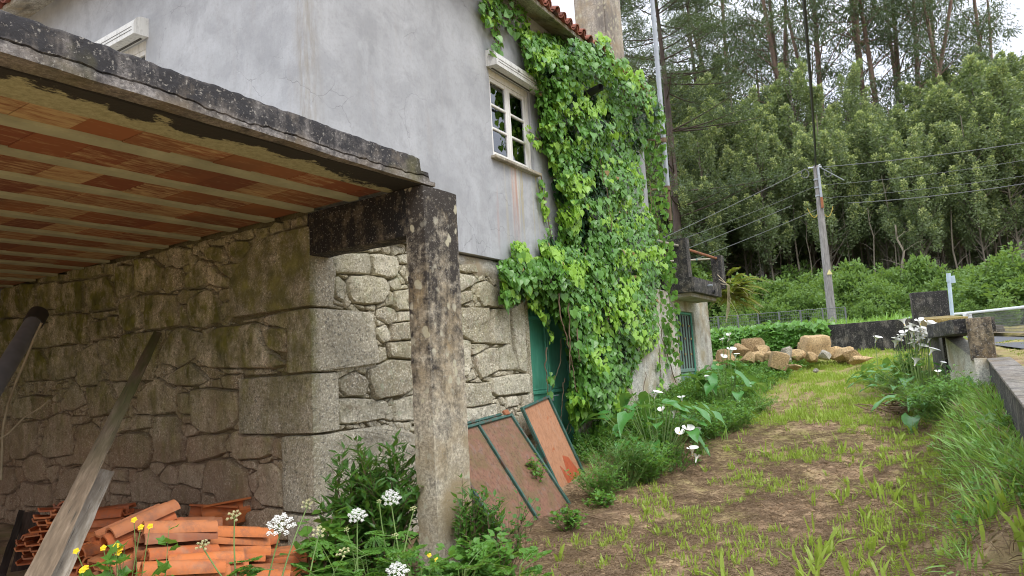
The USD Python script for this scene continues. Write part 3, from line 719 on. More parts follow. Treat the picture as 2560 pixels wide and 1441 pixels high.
def stone_mesh(poly, H, seed, step=0.04, skirt=0.085, amp=1.0, r=0.03):
    """a stone of this outline: rounded margins, a face with its own dips, standing out of z = 0"""
    L = poly.exterior.length
    n = max(9, int(L / step)); ring = np.array([poly.exterior.interpolate(t, True).coords[0] for t in np.linspace(0, 1, n, endpoint=False)])
    wob = (fbm(np.c_[ring * 9, np.full(n, seed * 1.7)], 3, seed % 97) - 0.5) * 0.024 + (fbm(np.c_[ring * 30, np.full(n, seed * 1.3)], 2, seed % 71) - 0.5) * 0.012
    c = ring.mean(0); dirs = ring - c; dirs /= np.linalg.norm(dirs, axis=1, keepdims=True) + 1e-9
    ring = ring + dirs * wob[:, None]
    rp = Polygon(ring).buffer(0)
    if rp.geom_type != "Polygon" or rp.area < 1e-4: rp = poly; 
    x0, y0, x1, y1 = rp.bounds
    gx_, gy_ = np.meshgrid(np.arange(x0, x1, step), np.arange(y0, y1, step)); g = np.c_[gx_.ravel(), gy_.ravel()]
    lr = np.random.default_rng(seed); g = g + lr.uniform(-0.25, 0.25, g.shape) * step
    inn = rp.buffer(-step * 0.45)
    g = g[shapely.contains_xy(inn, g[:, 0], g[:, 1])] if not inn.is_empty else np.zeros((0, 2))
    ring = np.array(rp.exterior.coords)[:-1]
    r2 = rp.buffer(-min(0.014, step * 0.4))
    mid = np.zeros((0, 2))
    if r2.geom_type == "Polygon" and not r2.is_empty:
        mid = np.array([r2.exterior.interpolate(t, True).coords[0] for t in np.linspace(0, 1, max(8, int(r2.exterior.length / step)), endpoint=False)])
        if len(g): g = g[cKDTree(mid).query(g)[0] > step * 0.5]
    P = np.vstack([ring, mid, g]); nr = len(ring)
    tri = Delaunay(P).simplices
    cen = P[tri].mean(1); tri = tri[shapely.contains_xy(rp, cen[:, 0], cen[:, 1])]
    a = P[tri]; ar = (a[:, 1, 0] - a[:, 0, 0]) * (a[:, 2, 1] - a[:, 0, 1]) - (a[:, 1, 1] - a[:, 0, 1]) * (a[:, 2, 0] - a[:, 0, 0])
    tri[ar < 0] = tri[ar < 0][:, ::-1]; tri = tri[np.abs(ar) > 1e-9]
    d = shapely.distance(rp.exterior, shapely.points(P))
    h = H * (1 - np.exp(-d / r)) + amp * ((np.abs(fbm(np.c_[P * 4.5, np.full(len(P), seed * 3.3)], 3, seed % 89) - 0.5) - .1) * -0.085 + (fbm(np.c_[P * 22, np.full(len(P), seed)], 3, seed % 83) - 0.5) * 0.034) * np.clip(d / 0.03, 0, 1)
    lean = lr.normal(0, 0.035, 2) * amp; h = h + (P - P.mean(0)) @ lean * np.clip(d / 0.03, 0, 1)
    h[:nr] = 0
    v = np.c_[P, h]; k = len(v)
    v = np.vstack([v, np.c_[ring, np.full(nr, -skirt)]])
    a = np.arange(nr); b = (a + 1) % nr
    ccw = Polygon(ring).exterior.is_ccw
    sk = np.vstack([np.c_[k + a, k + b, b], np.c_[k + a, b, a]])
    if not ccw: sk = sk[:, ::-1]
    return v, np.vstack([tri, sk])
def chinks(region, stones, seed, gap=0.13):
    """small stones pushed into the gaps between the large ones"""
    free_ = region.difference(unary_union([s.buffer(0.004) for s in stones]))
    lr = np.random.default_rng(seed); x0, y0, x1, y1 = region.bounds
    pts = []
    for y in np.arange(y0, y1, gap * 0.75):
        for x in np.arange(x0, x1, gap):
            pts.append((x + lr.uniform(-0.45, 0.45) * gap, y + lr.uniform(-0.4, 0.4) * gap * 0.75))
    pts = np.array(pts)
    big = lr.random(len(pts)) < 0.62; pts = pts[big]
    cells = shapely.voronoi_polygons(MultiPoint(pts), extend_to=region)
    out = []
    for c in cells.geoms:
        q = c.intersection(free_)
        for g in getattr(q, "geoms", [q]):
            if g.geom_type != "Polygon": continue
            g = g.buffer(-0.005).buffer(0.001)
            for h in getattr(g, "geoms", [g]):
                if h.geom_type == "Polygon" and h.area > 0.0016 and h.area / h.length > 0.009:
                    out.append(Polygon(h.exterior).simplify(0.006))
    return out
qf = [(2.165, 2.93, 0.80, 1.19), (1.555, 2.150, 0.325, 0), (0.985, 1.540, 1.05, 0), (0.275, 0.975, 0.41, 0)]
FQ = [Polygon([(0, 2.165), (1.2, 2.12), (1.19, 2.55), (0.80, 2.86), (0.55, 2.92), (0, 2.94)]), sbox(0, 1.55, 0.335, 2.15), sbox(0, 0.985, 1.06, 1.54), sbox(0, 0.275, 0.43, 0.975), sbox(0, -0.3, 0.36, 0.262)]
SQ = [Polygon([(0, 2.16), (0.27, 2.16), (0.335, 2.5), (0.25, 2.75), (0.21, 2.93), (0, 2.93)]), Polygon([(0, 1.55), (0.90, 1.60), (0.86, 1.93), (0.55, 2.14), (0, 2.15)]), sbox(0, 0.985, 0.325, 1.54), Polygon([(0, 0.275), (1.0, 0.36), (1.42, 0.42), (1.40, 0.84), (0.9, 0.95), (0, 0.975)]), sbox(0, -0.3, 0.30, 0.262)]
front_st = [p for p in traced(FRONT, on_x)]
side_st = [p for p in traced(SIDE, on_y)]
fq_u, sq_u = unary_union(FQ).buffer(0.012), unary_union(SQ).buffer(0.012)
front_st = [g for g in (max(getattr(p.difference(fq_u), "geoms", [p.difference(fq_u)]), key=lambda q: q.area) for p in front_st) if g.geom_type == "Polygon" and g.area > 0.001]
side_st = [g for g in (max(getattr(p.difference(sq_u), "geoms", [p.difference(sq_u)]), key=lambda q: q.area) for p in side_st) if g.geom_type == "Polygon" and g.area > 0.001]
def untangle(st):
    out = []
    for p in sorted(st, key=lambda q: -q.area):
        for o in out:
            if p.intersects(o): p = p.difference(o.buffer(0.010))
        p = max(getattr(p, "geoms", [p]), key=lambda q: q.area)
        if p.geom_type == "Polygon" and p.area > 0.002: out.append(p)
    return out
front_st, side_st = untangle(front_st), untangle(side_st)
# more of the same masonry where leaves, post or pile hide it, and beyond the door
def rubble(region, taken, seed, size):
    lr = np.random.default_rng(seed); x0, y0, x1, y1 = region.bounds; out = []
    fr = region.difference(unary_union([t.buffer(0.015) for t in taken]) if taken else Polygon())
    y = y0
    while y < y1:
        h = lr.uniform(0.7, 1.25) * size; x = x0 - lr.uniform(0, size)
        while x < x1:
            w = lr.uniform(0.8, 1.9) * size
            q = Polygon([(x + lr.uniform(0, .05), y + lr.uniform(0, .05)), (x + w - lr.uniform(0.02, .07), y + lr.uniform(0, .06)), (x + w - lr.uniform(0.02, .08), y + h - lr.uniform(.02, .07)), (x + w * 0.5, y + h - lr.uniform(0, .04)), (x + lr.uniform(0, .06), y + h - lr.uniform(.02, .07))]).intersection(fr)
            for g in getattr(q, "geoms", [q]):
                if g.geom_type == "Polygon" and g.area > 0.02 and g.buffer(-0.03).area > 0.008: out.append(Polygon(g.exterior).buffer(-0.008).simplify(0.01))
            x += w
        y += h
    return [o for o in out if o.geom_type == "Polygon" and o.area > 0.012]
RS = Polygon([(0.0, -0.3), (3.98, -0.3), (3.98, 2.60), (2.6, 2.93), (0, 2.93)])
RS2 = sbox(5.32, 0.0, HX, Z0 - 0.01)
RF = sbox(0, -0.2, 6.5, 3.045)
hid_f = rubble(sbox(0.3, -0.2, 4.6, 0.25), front_st + FQ, 31, 0.32) + rubble(sbox(5.9, 0.6, 6.5, 2.9), front_st, 33, 0.35)
hid_s = rubble(sbox(0.9, -0.25, 3.98, 1.25), side_st + SQ, 32, 0.33)
hid_s2 = []
pl = Polygon([(5.56, -0.3), (HX - .01, -0.3), (HX - .01, Z0 - .012), (5.56, Z0 - .012)])
part(house, "plastered_base", place(stone_mesh(pl, 0.04, 177, 0.12, amp=.8), XZ, (0, 0.02, 0)), M["annex_wall"], "rough pale plaster on the ground floor beyond the green door", smooth=40)
wall_f = thing("stone_wall", under=path_of(house)); wall_s = thing("stone_wall", under=path_of(house))
all_st = [(p, 0) for p in front_st + hid_f] + [(p, 1) for p in side_st + hid_s + hid_s2]
all_st += [(p, 0) for p in chinks(RF.difference(fq_u), front_st + hid_f, 41, 0.12)] + [(p, 1) for p in chinks(RS.difference(sq_u), side_st + hid_s, 42, 0.12)]
all_st.sort(key=lambda q: -q[0].area)
rest = {0: [], 1: []}
for k, (p, w) in enumerate(all_st):
    a = p.area; H = min(0.045, 0.022 + 0.05 * math.sqrt(a)) - 0.016 * (rng.random() < 0.3)
    big = a > 0.03
    me = stone_mesh(p, H, 100 + k, step=0.036 if big else 0.026, amp=1.0 if big else 0.5, r=0.006)
    if w == 0: me = place(me, YZ, (0.045 + (0.015 * rng.random() if not big else 0), 0, 0))
    else: me = place(me, XZ, (0, 0.045 + (0.012 * rng.random() if not big else 0), 0))
    if k < 280: part((wall_f, wall_s)[w], "stone", me, M["stone_front" if w == 0 else "stone_side"], smooth=24)
    else: rest[w].append(me)
for w in (0, 1):
    if rest[w]: part((wall_f, wall_s)[w], "small_stones", cat(*rest[w]), M["stone_front" if w == 0 else "stone_side"], kind="stuff")
# the dressed blocks of the corner: each wraps both walls
for k, (fp, sp) in enumerate(zip(FQ, SQ)):
    fy = [c[0] for c in fp.exterior.coords]; sx = [c[0] for c in sp.exterior.coords]
    z0 = min(c[1] for c in sp.exterior.coords); z1 = max(c[1] for c in sp.exterior.coords)
    v, f = rough_box(-0.012, max(sx), -0.012, max(fy), z0, z1 - 0.012, 0.032, 0.014, 7.0, 0.022, 60 + k)
    # clip the block's two arms to their outlines: the far ends are moved on to the traced edges
    def squeeze(v, poly, col, other):
        for i in np.where(v[:, col] > 0.02)[0]:
            if v[i, other] > 0.02 : continue
            z = v[i, 2]; seg = poly.intersection(LineString([(-1, min(max(z, z0 + 0.01), z1 - 0.02)), (4, min(max(z, z0 + 0.01), z1 - 0.02))]))
            if not seg.is_empty:
                far_ = seg.bounds[2]; v[i, col] = v[i, col] / max(max(fy) if col == 1 else max(sx), 1e-6) * far_
        return v
    v = squeeze(v, sp, 0, 1); v = squeeze(v, fp, 1, 0)
    keep = ~((v[f][:, :, 0].min(1) > 0.20) & (v[f][:, :, 1].min(1) > 0.20))
    part(house, "corner_stone", (v, f[keep]), M["quoin"], smooth=28)
# lintel, jambs and sill of the green door
part(house, "lintel", rough_box(3.80, 5.60, -0.03, 0.35, 2.49, 2.80, 0.06, 0.01, 5, 0.02, 5), M["grey_concrete"], smooth=40)
part(house, "jamb", rough_box(5.27, 5.55, -0.01, 0.42, -0.2, 2.488, 0.07, 0.012, 5, 0.03, 6), M["stone_side"], smooth=40)
part(house, "jamb", rough_box(3.93, 4.03, 0.03, 0.42, -0.2, 2.488, 0.07, 0.008, 5, 0.02, 7), M["stone_side"], smooth=40)
part(house, "door_step", rough_box(2.95, 5.3, -0.06, 0.40, 1.02, 1.17, 0.06, 0.012, 5, 0.03, 8) if False else rough_box(4.03, 5.27, 0.0, 0.40, 0.0, 0.2, 0.06, 0.012, 5, 0.03, 8), M["stone_side"], smooth=40)
# loose render smeared over the top of the stones under the upper wall
sm = Polygon([(2.0, 2.93), (2.55, 2.93), (3.9, 2.93), (3.9, 2.66), (3.5, 2.55), (3.35, 2.30), (3.28, 2.55), (3.1, 2.72), (2.8, 2.66), (2.6, 2.80), (2.2, 2.84)])
part(house, "render_patch", place(stone_mesh(sm, 0.03, 77, 0.05), XZ, (0, 0.04, 0)), M["grey_concrete"], smooth=40)

# green double door of sheet steel
door = thing("door", under=path_of(house)); tag(door, "dark green double door of sheet steel behind the ivy")
for k, (a, b) in enumerate(((4.035, 4.60), (4.61, 5.265))):
    lf = thing("leaf", under=path_of(door))
    y0 = 0.10
    mesh_ = [bx(a + 0.02, b - 0.02, y0, y0 + 0.03, 0.21, 2.20)]
    for (p, q, r_, s_) in ((a, a + 0.05, 0.20, 2.49), (b - 0.05, b, 0.20, 2.49), (a + 0.05, b - 0.05, 2.18, 2.23), (a + 0.05, b - 0.05, 2.44, 2.49), (a + 0.05, b - 0.05, 1.10, 1.14), (a + 0.05, b - 0.05, 0.20, 0.25)):
        mesh_.append(cbx(p, q, y0 - 0.022, y0 + 0.032, r_, s_, 0.006))
    for zz in (1.17, 2.14): mesh_.append(cbx(a + 0.08, b - 0.08, y0 - 0.006, y0 + 0.002, zz - 0.008, zz + 0.008, 0.003))
    for u in np.linspace(a + 0.1, b - 0.1, 5): mesh_.append(tube([(u, y0 + 0.01, 2.22), (u, y0 + 0.01, 2.46)], 0.007, 5))
    mesh_.append(bx(a + 0.04, b - 0.04, y0 + 0.03, y0 + 0.035, 2.22, 2.46))
    part(door, "door_leaf", cat(*mesh_), M["green_paint"])
    if k == 1: part(door, "handle", cat(cbx(a + 0.02, a + 0.055, y0 - 0.04, y0 - 0.02, 0.98, 1.10, 0.004), tube([(a + 0.04, y0 - 0.03, 1.06), (a + 0.04, y0 - 0.07, 1.06), (a + 0.13, y0 - 0.075, 1.06)], 0.008, 6)), M["galvanised"])

# windows: sashes with three panes each, shutter boxes above
def window(u0, u1, z0, z1, MX, off, label):
    """built in (u, v, depth) and laid into the wall by MX"""
    w = thing("window", under=path_of(house)); tag(w, label)
    R = lambda m: place(m, MX, off)
    b3 = lambda a, b, c, d, e, f: bx(a, b, c, d, e, f)
    fr = [b3(u0, u0 + 0.05, z0, z1, -0.115, -0.045), b3(u1 - 0.05, u1, z0, z1, -0.115, -0.045), b3(u0 + 0.05, u1 - 0.05, z1 - 0.10, z1, -0.115, -0.045), b3(u0 + 0.05, u1 - 0.05, z0, z0 + 0.04, -0.115, -0.045)]
    part(w, "frame", R(cat(*fr)), M["frame_paint"])
    um = (u0 + u1) / 2
    for (a, b) in ((u0 + 0.052, um - 0.002), (um + 0.002, u1 - 0.052)):
        st = [cbx(a, a + 0.062, z0 + 0.042, z1 - 0.102, -0.10, -0.055, 0.006), cbx(b - 0.062, b, z0 + 0.042, z1 - 0.102, -0.10, -0.055, 0.006),
              cbx(a + 0.06, b - 0.06, z0 + 0.042, z0 + 0.11, -0.098, -0.057, 0.006), cbx(a + 0.06, b - 0.06, z1 - 0.16, z1 - 0.102, -0.098, -0.057, 0.006)]
        za, zb = z0 + 0.11, z1 - 0.16
        for t in (1 / 3, 2 / 3): st.append(cbx(a + 0.06, b - 0.06, za + (zb - za) * t - 0.017, za + (zb - za) * t + 0.017, -0.095, -0.053, 0.006))
        part(w, "sash", R(cat(*st)), M["frame_paint"])
        for t in range(3):
            part(w, "pane", R(b3(a + 0.058, b - 0.058, za + (zb - za) * t / 3 + 0.015, za + (zb - za) * (t + 1) / 3 - 0.015, -0.082, -0.078)), M["glass"])
    cu = []
    for (a, b) in ((u0 + 0.02, u0 + 0.40), (u1 - 0.33, u1 - 0.02)):
        uu = np.linspace(a, b, 40); zz = np.array([z0 + 0.05, z1 - 0.05]); dd = -0.20 - 0.035 * np.sin((uu - a) * 52) - 0.01 * np.sin((uu - a) * 131)
        v = np.array([[u, z, d] for u, d in zip(uu, dd) for z in zz]); i = np.arange(39)
        cu.append((v, np.c_[2 * i, 2 * i + 2, 2 * i + 3, 2 * i + 1]))
    part(w, "curtain", R(cat(*cu)), M["curtain"])
    part(w, "sill", R(cbx(u0 - 0.06, u1 + 0.08, z0 - 0.045, z0, -0.14, 0.085, 0.008)), M["grey_concrete"])
    # shutter box with a rounded front
    bw = thing("shutter_box", under=path_of(house)); tag(bw, "white shutter box with flaking paint, " + ("over the side window" if MX is XZ else "over the front window"))
    prof = [(0.0, 0.0), (0.17, -0.015), (0.175, 0.10)] + [(0.175 - 0.135 * (1 - math.cos(t)), 0.10 + 0.12 * math.sin(t)) for t in np.linspace(0.15, math.pi / 2, 8)] + [(0.0, 0.225)]
    pg = Polygon(prof); e = extrude(pg, (u1 - u0) + 0.16)
    e = place(e, np.array([[0, 0, 1], [0, 1, 0], [1, 0, 0.0]]), (u0 - 0.04, z1 - 0.02, 0))
    part(bw, "box", R(e), M["white_paint"])
    cap = lambda u: place(extrude(pg.buffer(0.004), 0.012), np.array([[0, 0, 1], [0, 1, 0], [1, 0, 0.0]]), (u, z1 - 0.02, 0))
    part(bw, "end_cap", R(cap(u0 - 0.052)), M["white_paint"]); part(bw, "end_cap", R(cap(u1 + 0.12)), M["white_paint"])
    sl = [b3(u0 + 0.04, u1 - 0.04, z1 - 0.028, z1 - 0.02, 0.02, 0.05), b3(u0 + 0.0, u1 + 0.08, z1 + 0.055, z1 + 0.06, 0.17, 0.177), b3(u0 + 0.0, u1 + 0.08, z1 + 0.018, z1 + 0.022, 0.17, 0.176)]
    part(bw, "slot", R(cat(*sl)), M["dark_metal"])
window(W1[0], W1[1], W1[2], W1[3], XZ, (0, -ST, 0), "white wooden window of six panes in the side wall")
window(W2[0], W2[1], W2[2], W2[3], YZ, (-ST, 0, 0), "white window in the front wall, half hidden by the slab")

# roof: sloped soffit, tiles along both eaves
roof = thing("roof", under=path_of(house))
sl = math.tan(math.radians(21)); OV = 0.42
ridge = 2.6
ex0, ex1, ey0, ey1 = -OV - ST, HX + 0.06, -OV - ST, HY + 0.25
ze = Z1 - 0.02 - sl * OV
rv = np.array([[ex0, ey0, ze], [ex1, ey0, ze], [ex1, ey1, ze], [ex0, ey1, ze], [ex0 + 3.6, (ey0 + ey1) / 2, ze + 3.6 * sl], [ex1 - 3.6, (ey0 + ey1) / 2, ze + 3.6 * sl]])
rf = np.array([[0, 1, 5], [0, 5, 4], [1, 2, 5], [2, 3, 4], [2, 4, 5], [3, 0, 4]])
part(roof, "roof_deck", cat((rv + [0, 0, 0.06], rf), (rv, rf[:, ::-1]), bx(ex0, ex1, ey0, ey0 + 0.02, ze - 0.0, ze + 0.06), bx(ex0, ex0 + 0.02, ey0 + 0.02, ey1, ze, ze + 0.06)), M["grey_concrete"])
def barrel(L, r, t=0.016, flare=0.85, seg=8):
    a = np.linspace(0, math.pi, seg + 1); ring = []
    for y, s in ((0.0, 1.0), (L, flare)):
        for rr in (r * s, (r - t) * s): ring.append(np.c_[rr * np.cos(a), np.full(seg + 1, y), rr * np.sin(a)])
    v = np.vstack(ring); n = seg + 1; i = np.arange(seg)
    q = lambda A, B, fl: (np.c_[A + i, A + i + 1, B + i + 1, B + i] if not fl else np.c_[A + i, B + i, B + i + 1, A + i + 1])
    f = np.vstack([q(0, 2 * n, True), q(n, 3 * n, False), q(0, n, False), q(2 * n, 3 * n, True)])
    e = [[0, 2 * n, 3 * n, n], [n - 1, 2 * n - 1, 4 * n - 1, 3 * n - 1]]
    return cat((v, np.vstack([f, e])))
bt, pan = barrel(0.46, 0.085), barrel(0.46, 0.10)
c_, s_ = math.cos(math.atan(sl)), math.sin(math.atan(sl))
MS = np.array([[1, 0, 0], [0, c_, -s_], [0, s_, c_]])                      # up the side slope
MF = np.array([[0, c_, -s_], [-1, 0, 0], [0, s_, c_]])                     # up the front slope
def eave(MT, org, along, n, name="tile"):
    for k in range(n):
        for row in range(2):
            o = np.array(org) + np.array(along) * (k * 0.23) + MT @ np.array([0, row * 0.38 - 0.05, 0.085 + 0.02 * row])
            j = rng.normal(0, 0.006, 3)
            if k * 2 + row < 150: part(roof, name, cat(place(bt, MT, o + j), place((pan[0] * [1, 1, -1], pan[1][:, ::-1]), MT, o + j + np.array(along) * 0.115 + MT @ np.array([0, 0.01, 0.055]))), M["roof_tile"])
eave(MS, (ex0 + 0.1, ey0, ze), (1, 0, 0), 38)
eave(MF, (ex0, ey0 + 0.3, ze), (0, 1, 0), 30)
# chimney: wide concrete stack
ch = thing("chimney", under=path_of(house)); tag(ch, "tall wide concrete chimney spotted with pale lichen")
part(ch, "stack", rough_box(8.0, 8.95, 0.16, 0.82, 6.4, 11.5, 0.16, 0.006, 3, 0.015, 3), M["chimney"], smooth=40)
part(ch, "rib_edge", rough_box(8.02, 8.30, 0.125, 0.165, 6.4, 11.5, 0.12, 0.004, 3, 0.012, 4), M["chimney"], smooth=40)
# black vent pipe poking out of the ivy
vp = on_y(1500, 219, -0.7); part(house, "vent_pipe", cat(tube([(vp[0] + 0.25, 0.0, vp[2] + 0.0), (vp[0], -0.72, vp[2])], 0.06, 12, False), tube([(vp[0] + 0.25, 0.0, vp[2]), (vp[0], -0.71, vp[2])], 0.05, 12, False)), M["wire"])

# ------------------------------------------------------------------ the carport
carport = thing("carport", "open concrete carport with a ribbed clay-tile ceiling beside the house", "carport")
SX0, SY0, SY1, SZ0, SZ1 = -6.5, -1.394, 7.0, 3.05, 3.265
def slab_edge():
    """ragged concrete upstand along the front of the slab, broken down in steps at its end"""
    xs = np.arange(SX0, 0.19, 0.018); P = []
    top = np.where(xs < -0.02, SZ1, np.where(xs < 0.10, 3.165, 3.09))
    rag = (fbm(np.c_[xs * 14, 0 * xs, 0 * xs], 4, 3) - 0.5) * 0.020 * (xs < 0.05)
    low = SZ0 + 0.005 + (fbm(np.c_[xs * 3, 0 * xs + 5, 0 * xs], 3, 4) - 0.5) * 0.012
    lip = 3.105 + (fbm(np.c_[xs * 2.3, 0 * xs + 9, 0 * xs], 3, 6) - 0.5) * 0.05 + (fbm(np.c_[xs * 20, 0 * xs + 9, 0 * xs], 3, 6) - 0.5) * 0.022
    n = len(xs); rows = []
    def row(y, z): rows.append(np.c_[xs, np.broadcast_to(y, n), np.broadcast_to(z, n)])
    nz = lambda k, a: (fbm(np.c_[xs * 22, 0 * xs + k, 0 * xs], 3, k) - 0.5) * a * 0.35
    row(SY0 + 0.32, low + 0.01); row(SY0 + nz(1, .02), low); row(SY0 - 0.002 + nz(2, .03), (low + np.minimum(lip, top)) / 2); row(SY0 - 0.003 + nz(3, .03), np.minimum(lip, top) - 0.004)
    row(SY0 + 0.030 + nz(4, .015), np.minimum(lip, top) + 0.002); row(SY0 + 0.004 + nz(5, .02), np.minimum(lip + 0.012, top)); 
    for t in (0.3, 0.6, 0.88): row(SY0 + nz(10 + int(t * 10), .035), np.minimum(lip, top) + (top - np.minimum(lip, top)) * t + nz(20, .01))
    row(SY0 + nz(9, .02), top + rag - 0.004); row(SY0 + 0.006 + nz(7, .02), top + rag); row(SY0 + 0.16, top + rag * 0.6 + nz(8, 0.03) - .004); row(SY0 + 0.34, top * 1.0)
    v = np.vstack(rows); R = len(rows); i, j = np.meshgrid(np.arange(R - 1), np.arange(n - 1), indexing="ij")
    q = np.stack([i * n + j, i * n + j + 1, (i + 1) * n + j + 1, (i + 1) * n + j], -1).reshape(-1, 4)
    end = []
    e = [r * n + n - 1 for r in range(R)]
    for k in range(1, R - 1): end.append([e[0], e[k], e[k + 1]])
    return cat((v, q), (v, np.array(end)))
part(carport, "slab_edge", slab_edge(), M["slab"], "moss-specked ragged grey front edge of the slab", smooth=22)
part(carport, "slab", cat(bx(SX0, 0.17, SY0 + 0.33, -0.06, 3.09, 3.16), bx(SX0, 0.03, -0.06, SY1, 3.09, SZ1 - 0.01)), M["grey_concrete"])
yr = [-0.608, -0.029, 0.538, 1.108, 1.730, 2.319, 2.894, 3.551, 4.149, 4.815, 5.423, 6.076]
SK = -0.045
def skew_bar(y0, y1, z0, z1, x0=SX0, x1=-0.005, seed=0, n=70):
    """a bar that follows the ceiling's slight skew, its edges uneven"""
    xs = np.linspace(x0, x1, n); w = (fbm(np.c_[xs * 4, 0 * xs + seed, 0 * xs], 3, seed) - 0.5) * 0.02; w2 = (fbm(np.c_[xs * 4, 0 * xs + seed + 7, 0 * xs], 3, seed) - 0.5) * 0.02
    A = np.c_[xs, y0 + SK * xs + w, np.full(n, z1)]; B = np.c_[xs, y0 + 0.01 + SK * xs + w, np.full(n, z0)]; C = np.c_[xs, y1 - 0.01 + SK * xs + w2, np.full(n, z0)]; D = np.c_[xs, y1 + SK * xs + w2, np.full(n, z1)]
    v = np.vstack([A, B, C, D]); i = np.arange(n - 1)
    f = np.vstack([np.c_[k * n + i, k * n + i + 1, (k + 1) * n + i + 1, (k + 1) * n + i] for k in range(3)])
    return cat((v, f[:, ::-1]))
part(carport, "edge_strip", skew_bar(SY0 + 0.03, -0.985, SZ0 - 0.002, 3.14, seed=3, x1=0.10), M["strip"], "olive and black stained concrete strip inside the slab edge")
for k, y in enumerate(yr): part(carport, "rib", skew_bar(y - 0.07, y + 0.07, SZ0 - 0.004, 3.14, seed=10 + k), M["rib"])
ntile = 0
edges = [(-0.985, yr[0] - 0.07)] + [(yr[k] + 0.07, yr[k + 1] - 0.07) for k in range(len(yr) - 1)] + [(yr[-1] + 0.07, 6.9)]
for k, (a, b) in enumerate(edges):
    x = -0.09 - (0.06 if k == 0 else rng.uniform(0, 0.3)); xs = [0.0]
    while x > SX0: xs.append(x); x -= 0.318
    for i in range(len(xs) - 1):
        x1_, x0_ = xs[i] - 0.0025, xs[i + 1] + 0.0025; z = SZ0 + 0.016 + rng.uniform(0, 0.009)
        if x1_ < -4.3 - 0.2 * k: pass
        v, f = bx(x0_, x1_, a - 0.006, b + 0.006, z, z + 0.07); v[:, 1] += SK * v[:, 0]
        part(carport, "ceiling_tile", (v, f), M["soffit_tile"]); ntile += 1
part(carport, "beam", rough_box(0.0, 0.235, -1.24, 0.02, 2.63, 3.046, 0.06, 0.012, 7, 0.015, 9), M["beam"], "black stained concrete beam between house corner and post", smooth=40)
part(carport, "post", rough_box(0.0, 0.475, -1.40, -1.19, -0.35, 3.045, 0.05, 0.012, 6, 0.014, 11), M["post"], "square concrete post spotted with lichen, black towards its top", smooth=40)
part(carport, "back_wall", bx(SX0, -0.02, SY1 - 0.2, SY1 - 0.01, -0.5, 3.12), M["stone_front"])
0 and part(carport, "end_wall", bx(SX0 - 0.2, SX0, 1.2, SY1, -0.5, 3.12), M["stone_front"])

# ------------------------------------------------------------------ leaves and small plants
def leaf_heart():
    v = np.array([[0, 0, 0], [0, .5, -.05], [0, 1, -.14], [-.33, -.13, .04], [-.50, .24, .08], [-.34, .60, .03], [.33, -.13, .04], [.50, .24, .08], [.34, .60, .03]], float)
    f = np.array([[0, 4, 3], [0, 1, 4], [1, 5, 4], [1, 2, 5], [0, 6, 7], [0, 7, 1], [1, 7, 8], [1, 8, 2]]); return v, f
def leaf_lance(w=.13, droop=.12):
    v = np.array([[0, 0, 0], [-w, .38, .02], [0, .42, -.03], [w, .38, .02], [0, 1, -droop]], float)
    return v, np.array([[0, 2, 1], [0, 3, 2], [1, 2, 4], [2, 3, 4]])
def leaf_oval(w=.32):
    v = np.array([[0, 0, 0], [-w * .8, .25, .04], [-w, .55, .04], [0, .5, -.03], [w * .8, .25, .04], [w, .55, .04], [0, 1, -.08]], float)
    return v, np.array([[0, 3, 1], [1, 3, 2], [2, 3, 6], [0, 4, 3], [4, 5, 3], [3, 5, 6]])
def leaf_lobed(n=9, seed=1):
    lr = np.random.default_rng(seed); a = np.linspace(-2.5, 2.5, n); r = np.where(np.arange(n) % 2 == 0, 0.58, 0.40) * (1 + lr.uniform(-.12, .12, n))
    v = np.vstack([[0, .05, 0], [0, .45, -.02], np.c_[np.sin(a) * r, .45 + np.cos(a) * r, .06 * np.cos(a * 3)]])
    f = [[1, 2 + i + 1, 2 + i] for i in range(n - 1)] + [[0, 1, 2], [0, 2 + n - 1, 1]]
    return v, np.array(f)
def grow(stem_pts, leaf, n, size, seed, spread=0.7, t0=0.1, up=0.3, jitter=0.02, by=None):
    """leaves along a stem"""
    lr = np.random.default_rng(seed); P = np.asarray(stem_pts, float)
    t = t0 + (1 - t0) * (np.arange(n) + lr.random(n)) / n * 0.999
    k = t * (len(P) - 1); i = k.astype(int).clip(0, len(P) - 2); pos = P[i] + (P[i + 1] - P[i]) * (k - i)[:, None] + lr.normal(0, jitter, (n, 3))
    az = np.arange(n) * 2.4 + lr.uniform(-.5, .5, n)
    fwd = np.c_[np.cos(az) * spread, np.sin(az) * spread, up + lr.normal(0, .25, n)]
    nor = np.c_[lr.normal(0, .3, (n, 2)), np.ones(n)]
    s = size * lr.uniform(.65, 1.25, n) * (by(t) if by else 1)
    return scatter(leaf[0], leaf[1], pos, frames(fwd, nor), s)
def arc(p0, p1, sag=0.0, n=6, side=(0, 0, 0)):
    t = np.linspace(0, 1, n)[:, None]; p0, p1 = np.asarray(p0, float), np.asarray(p1, float)
    return p0 + (p1 - p0) * t + (np.array([0, 0, -sag]) + np.asarray(side, float)) * (4 * t * (1 - t))

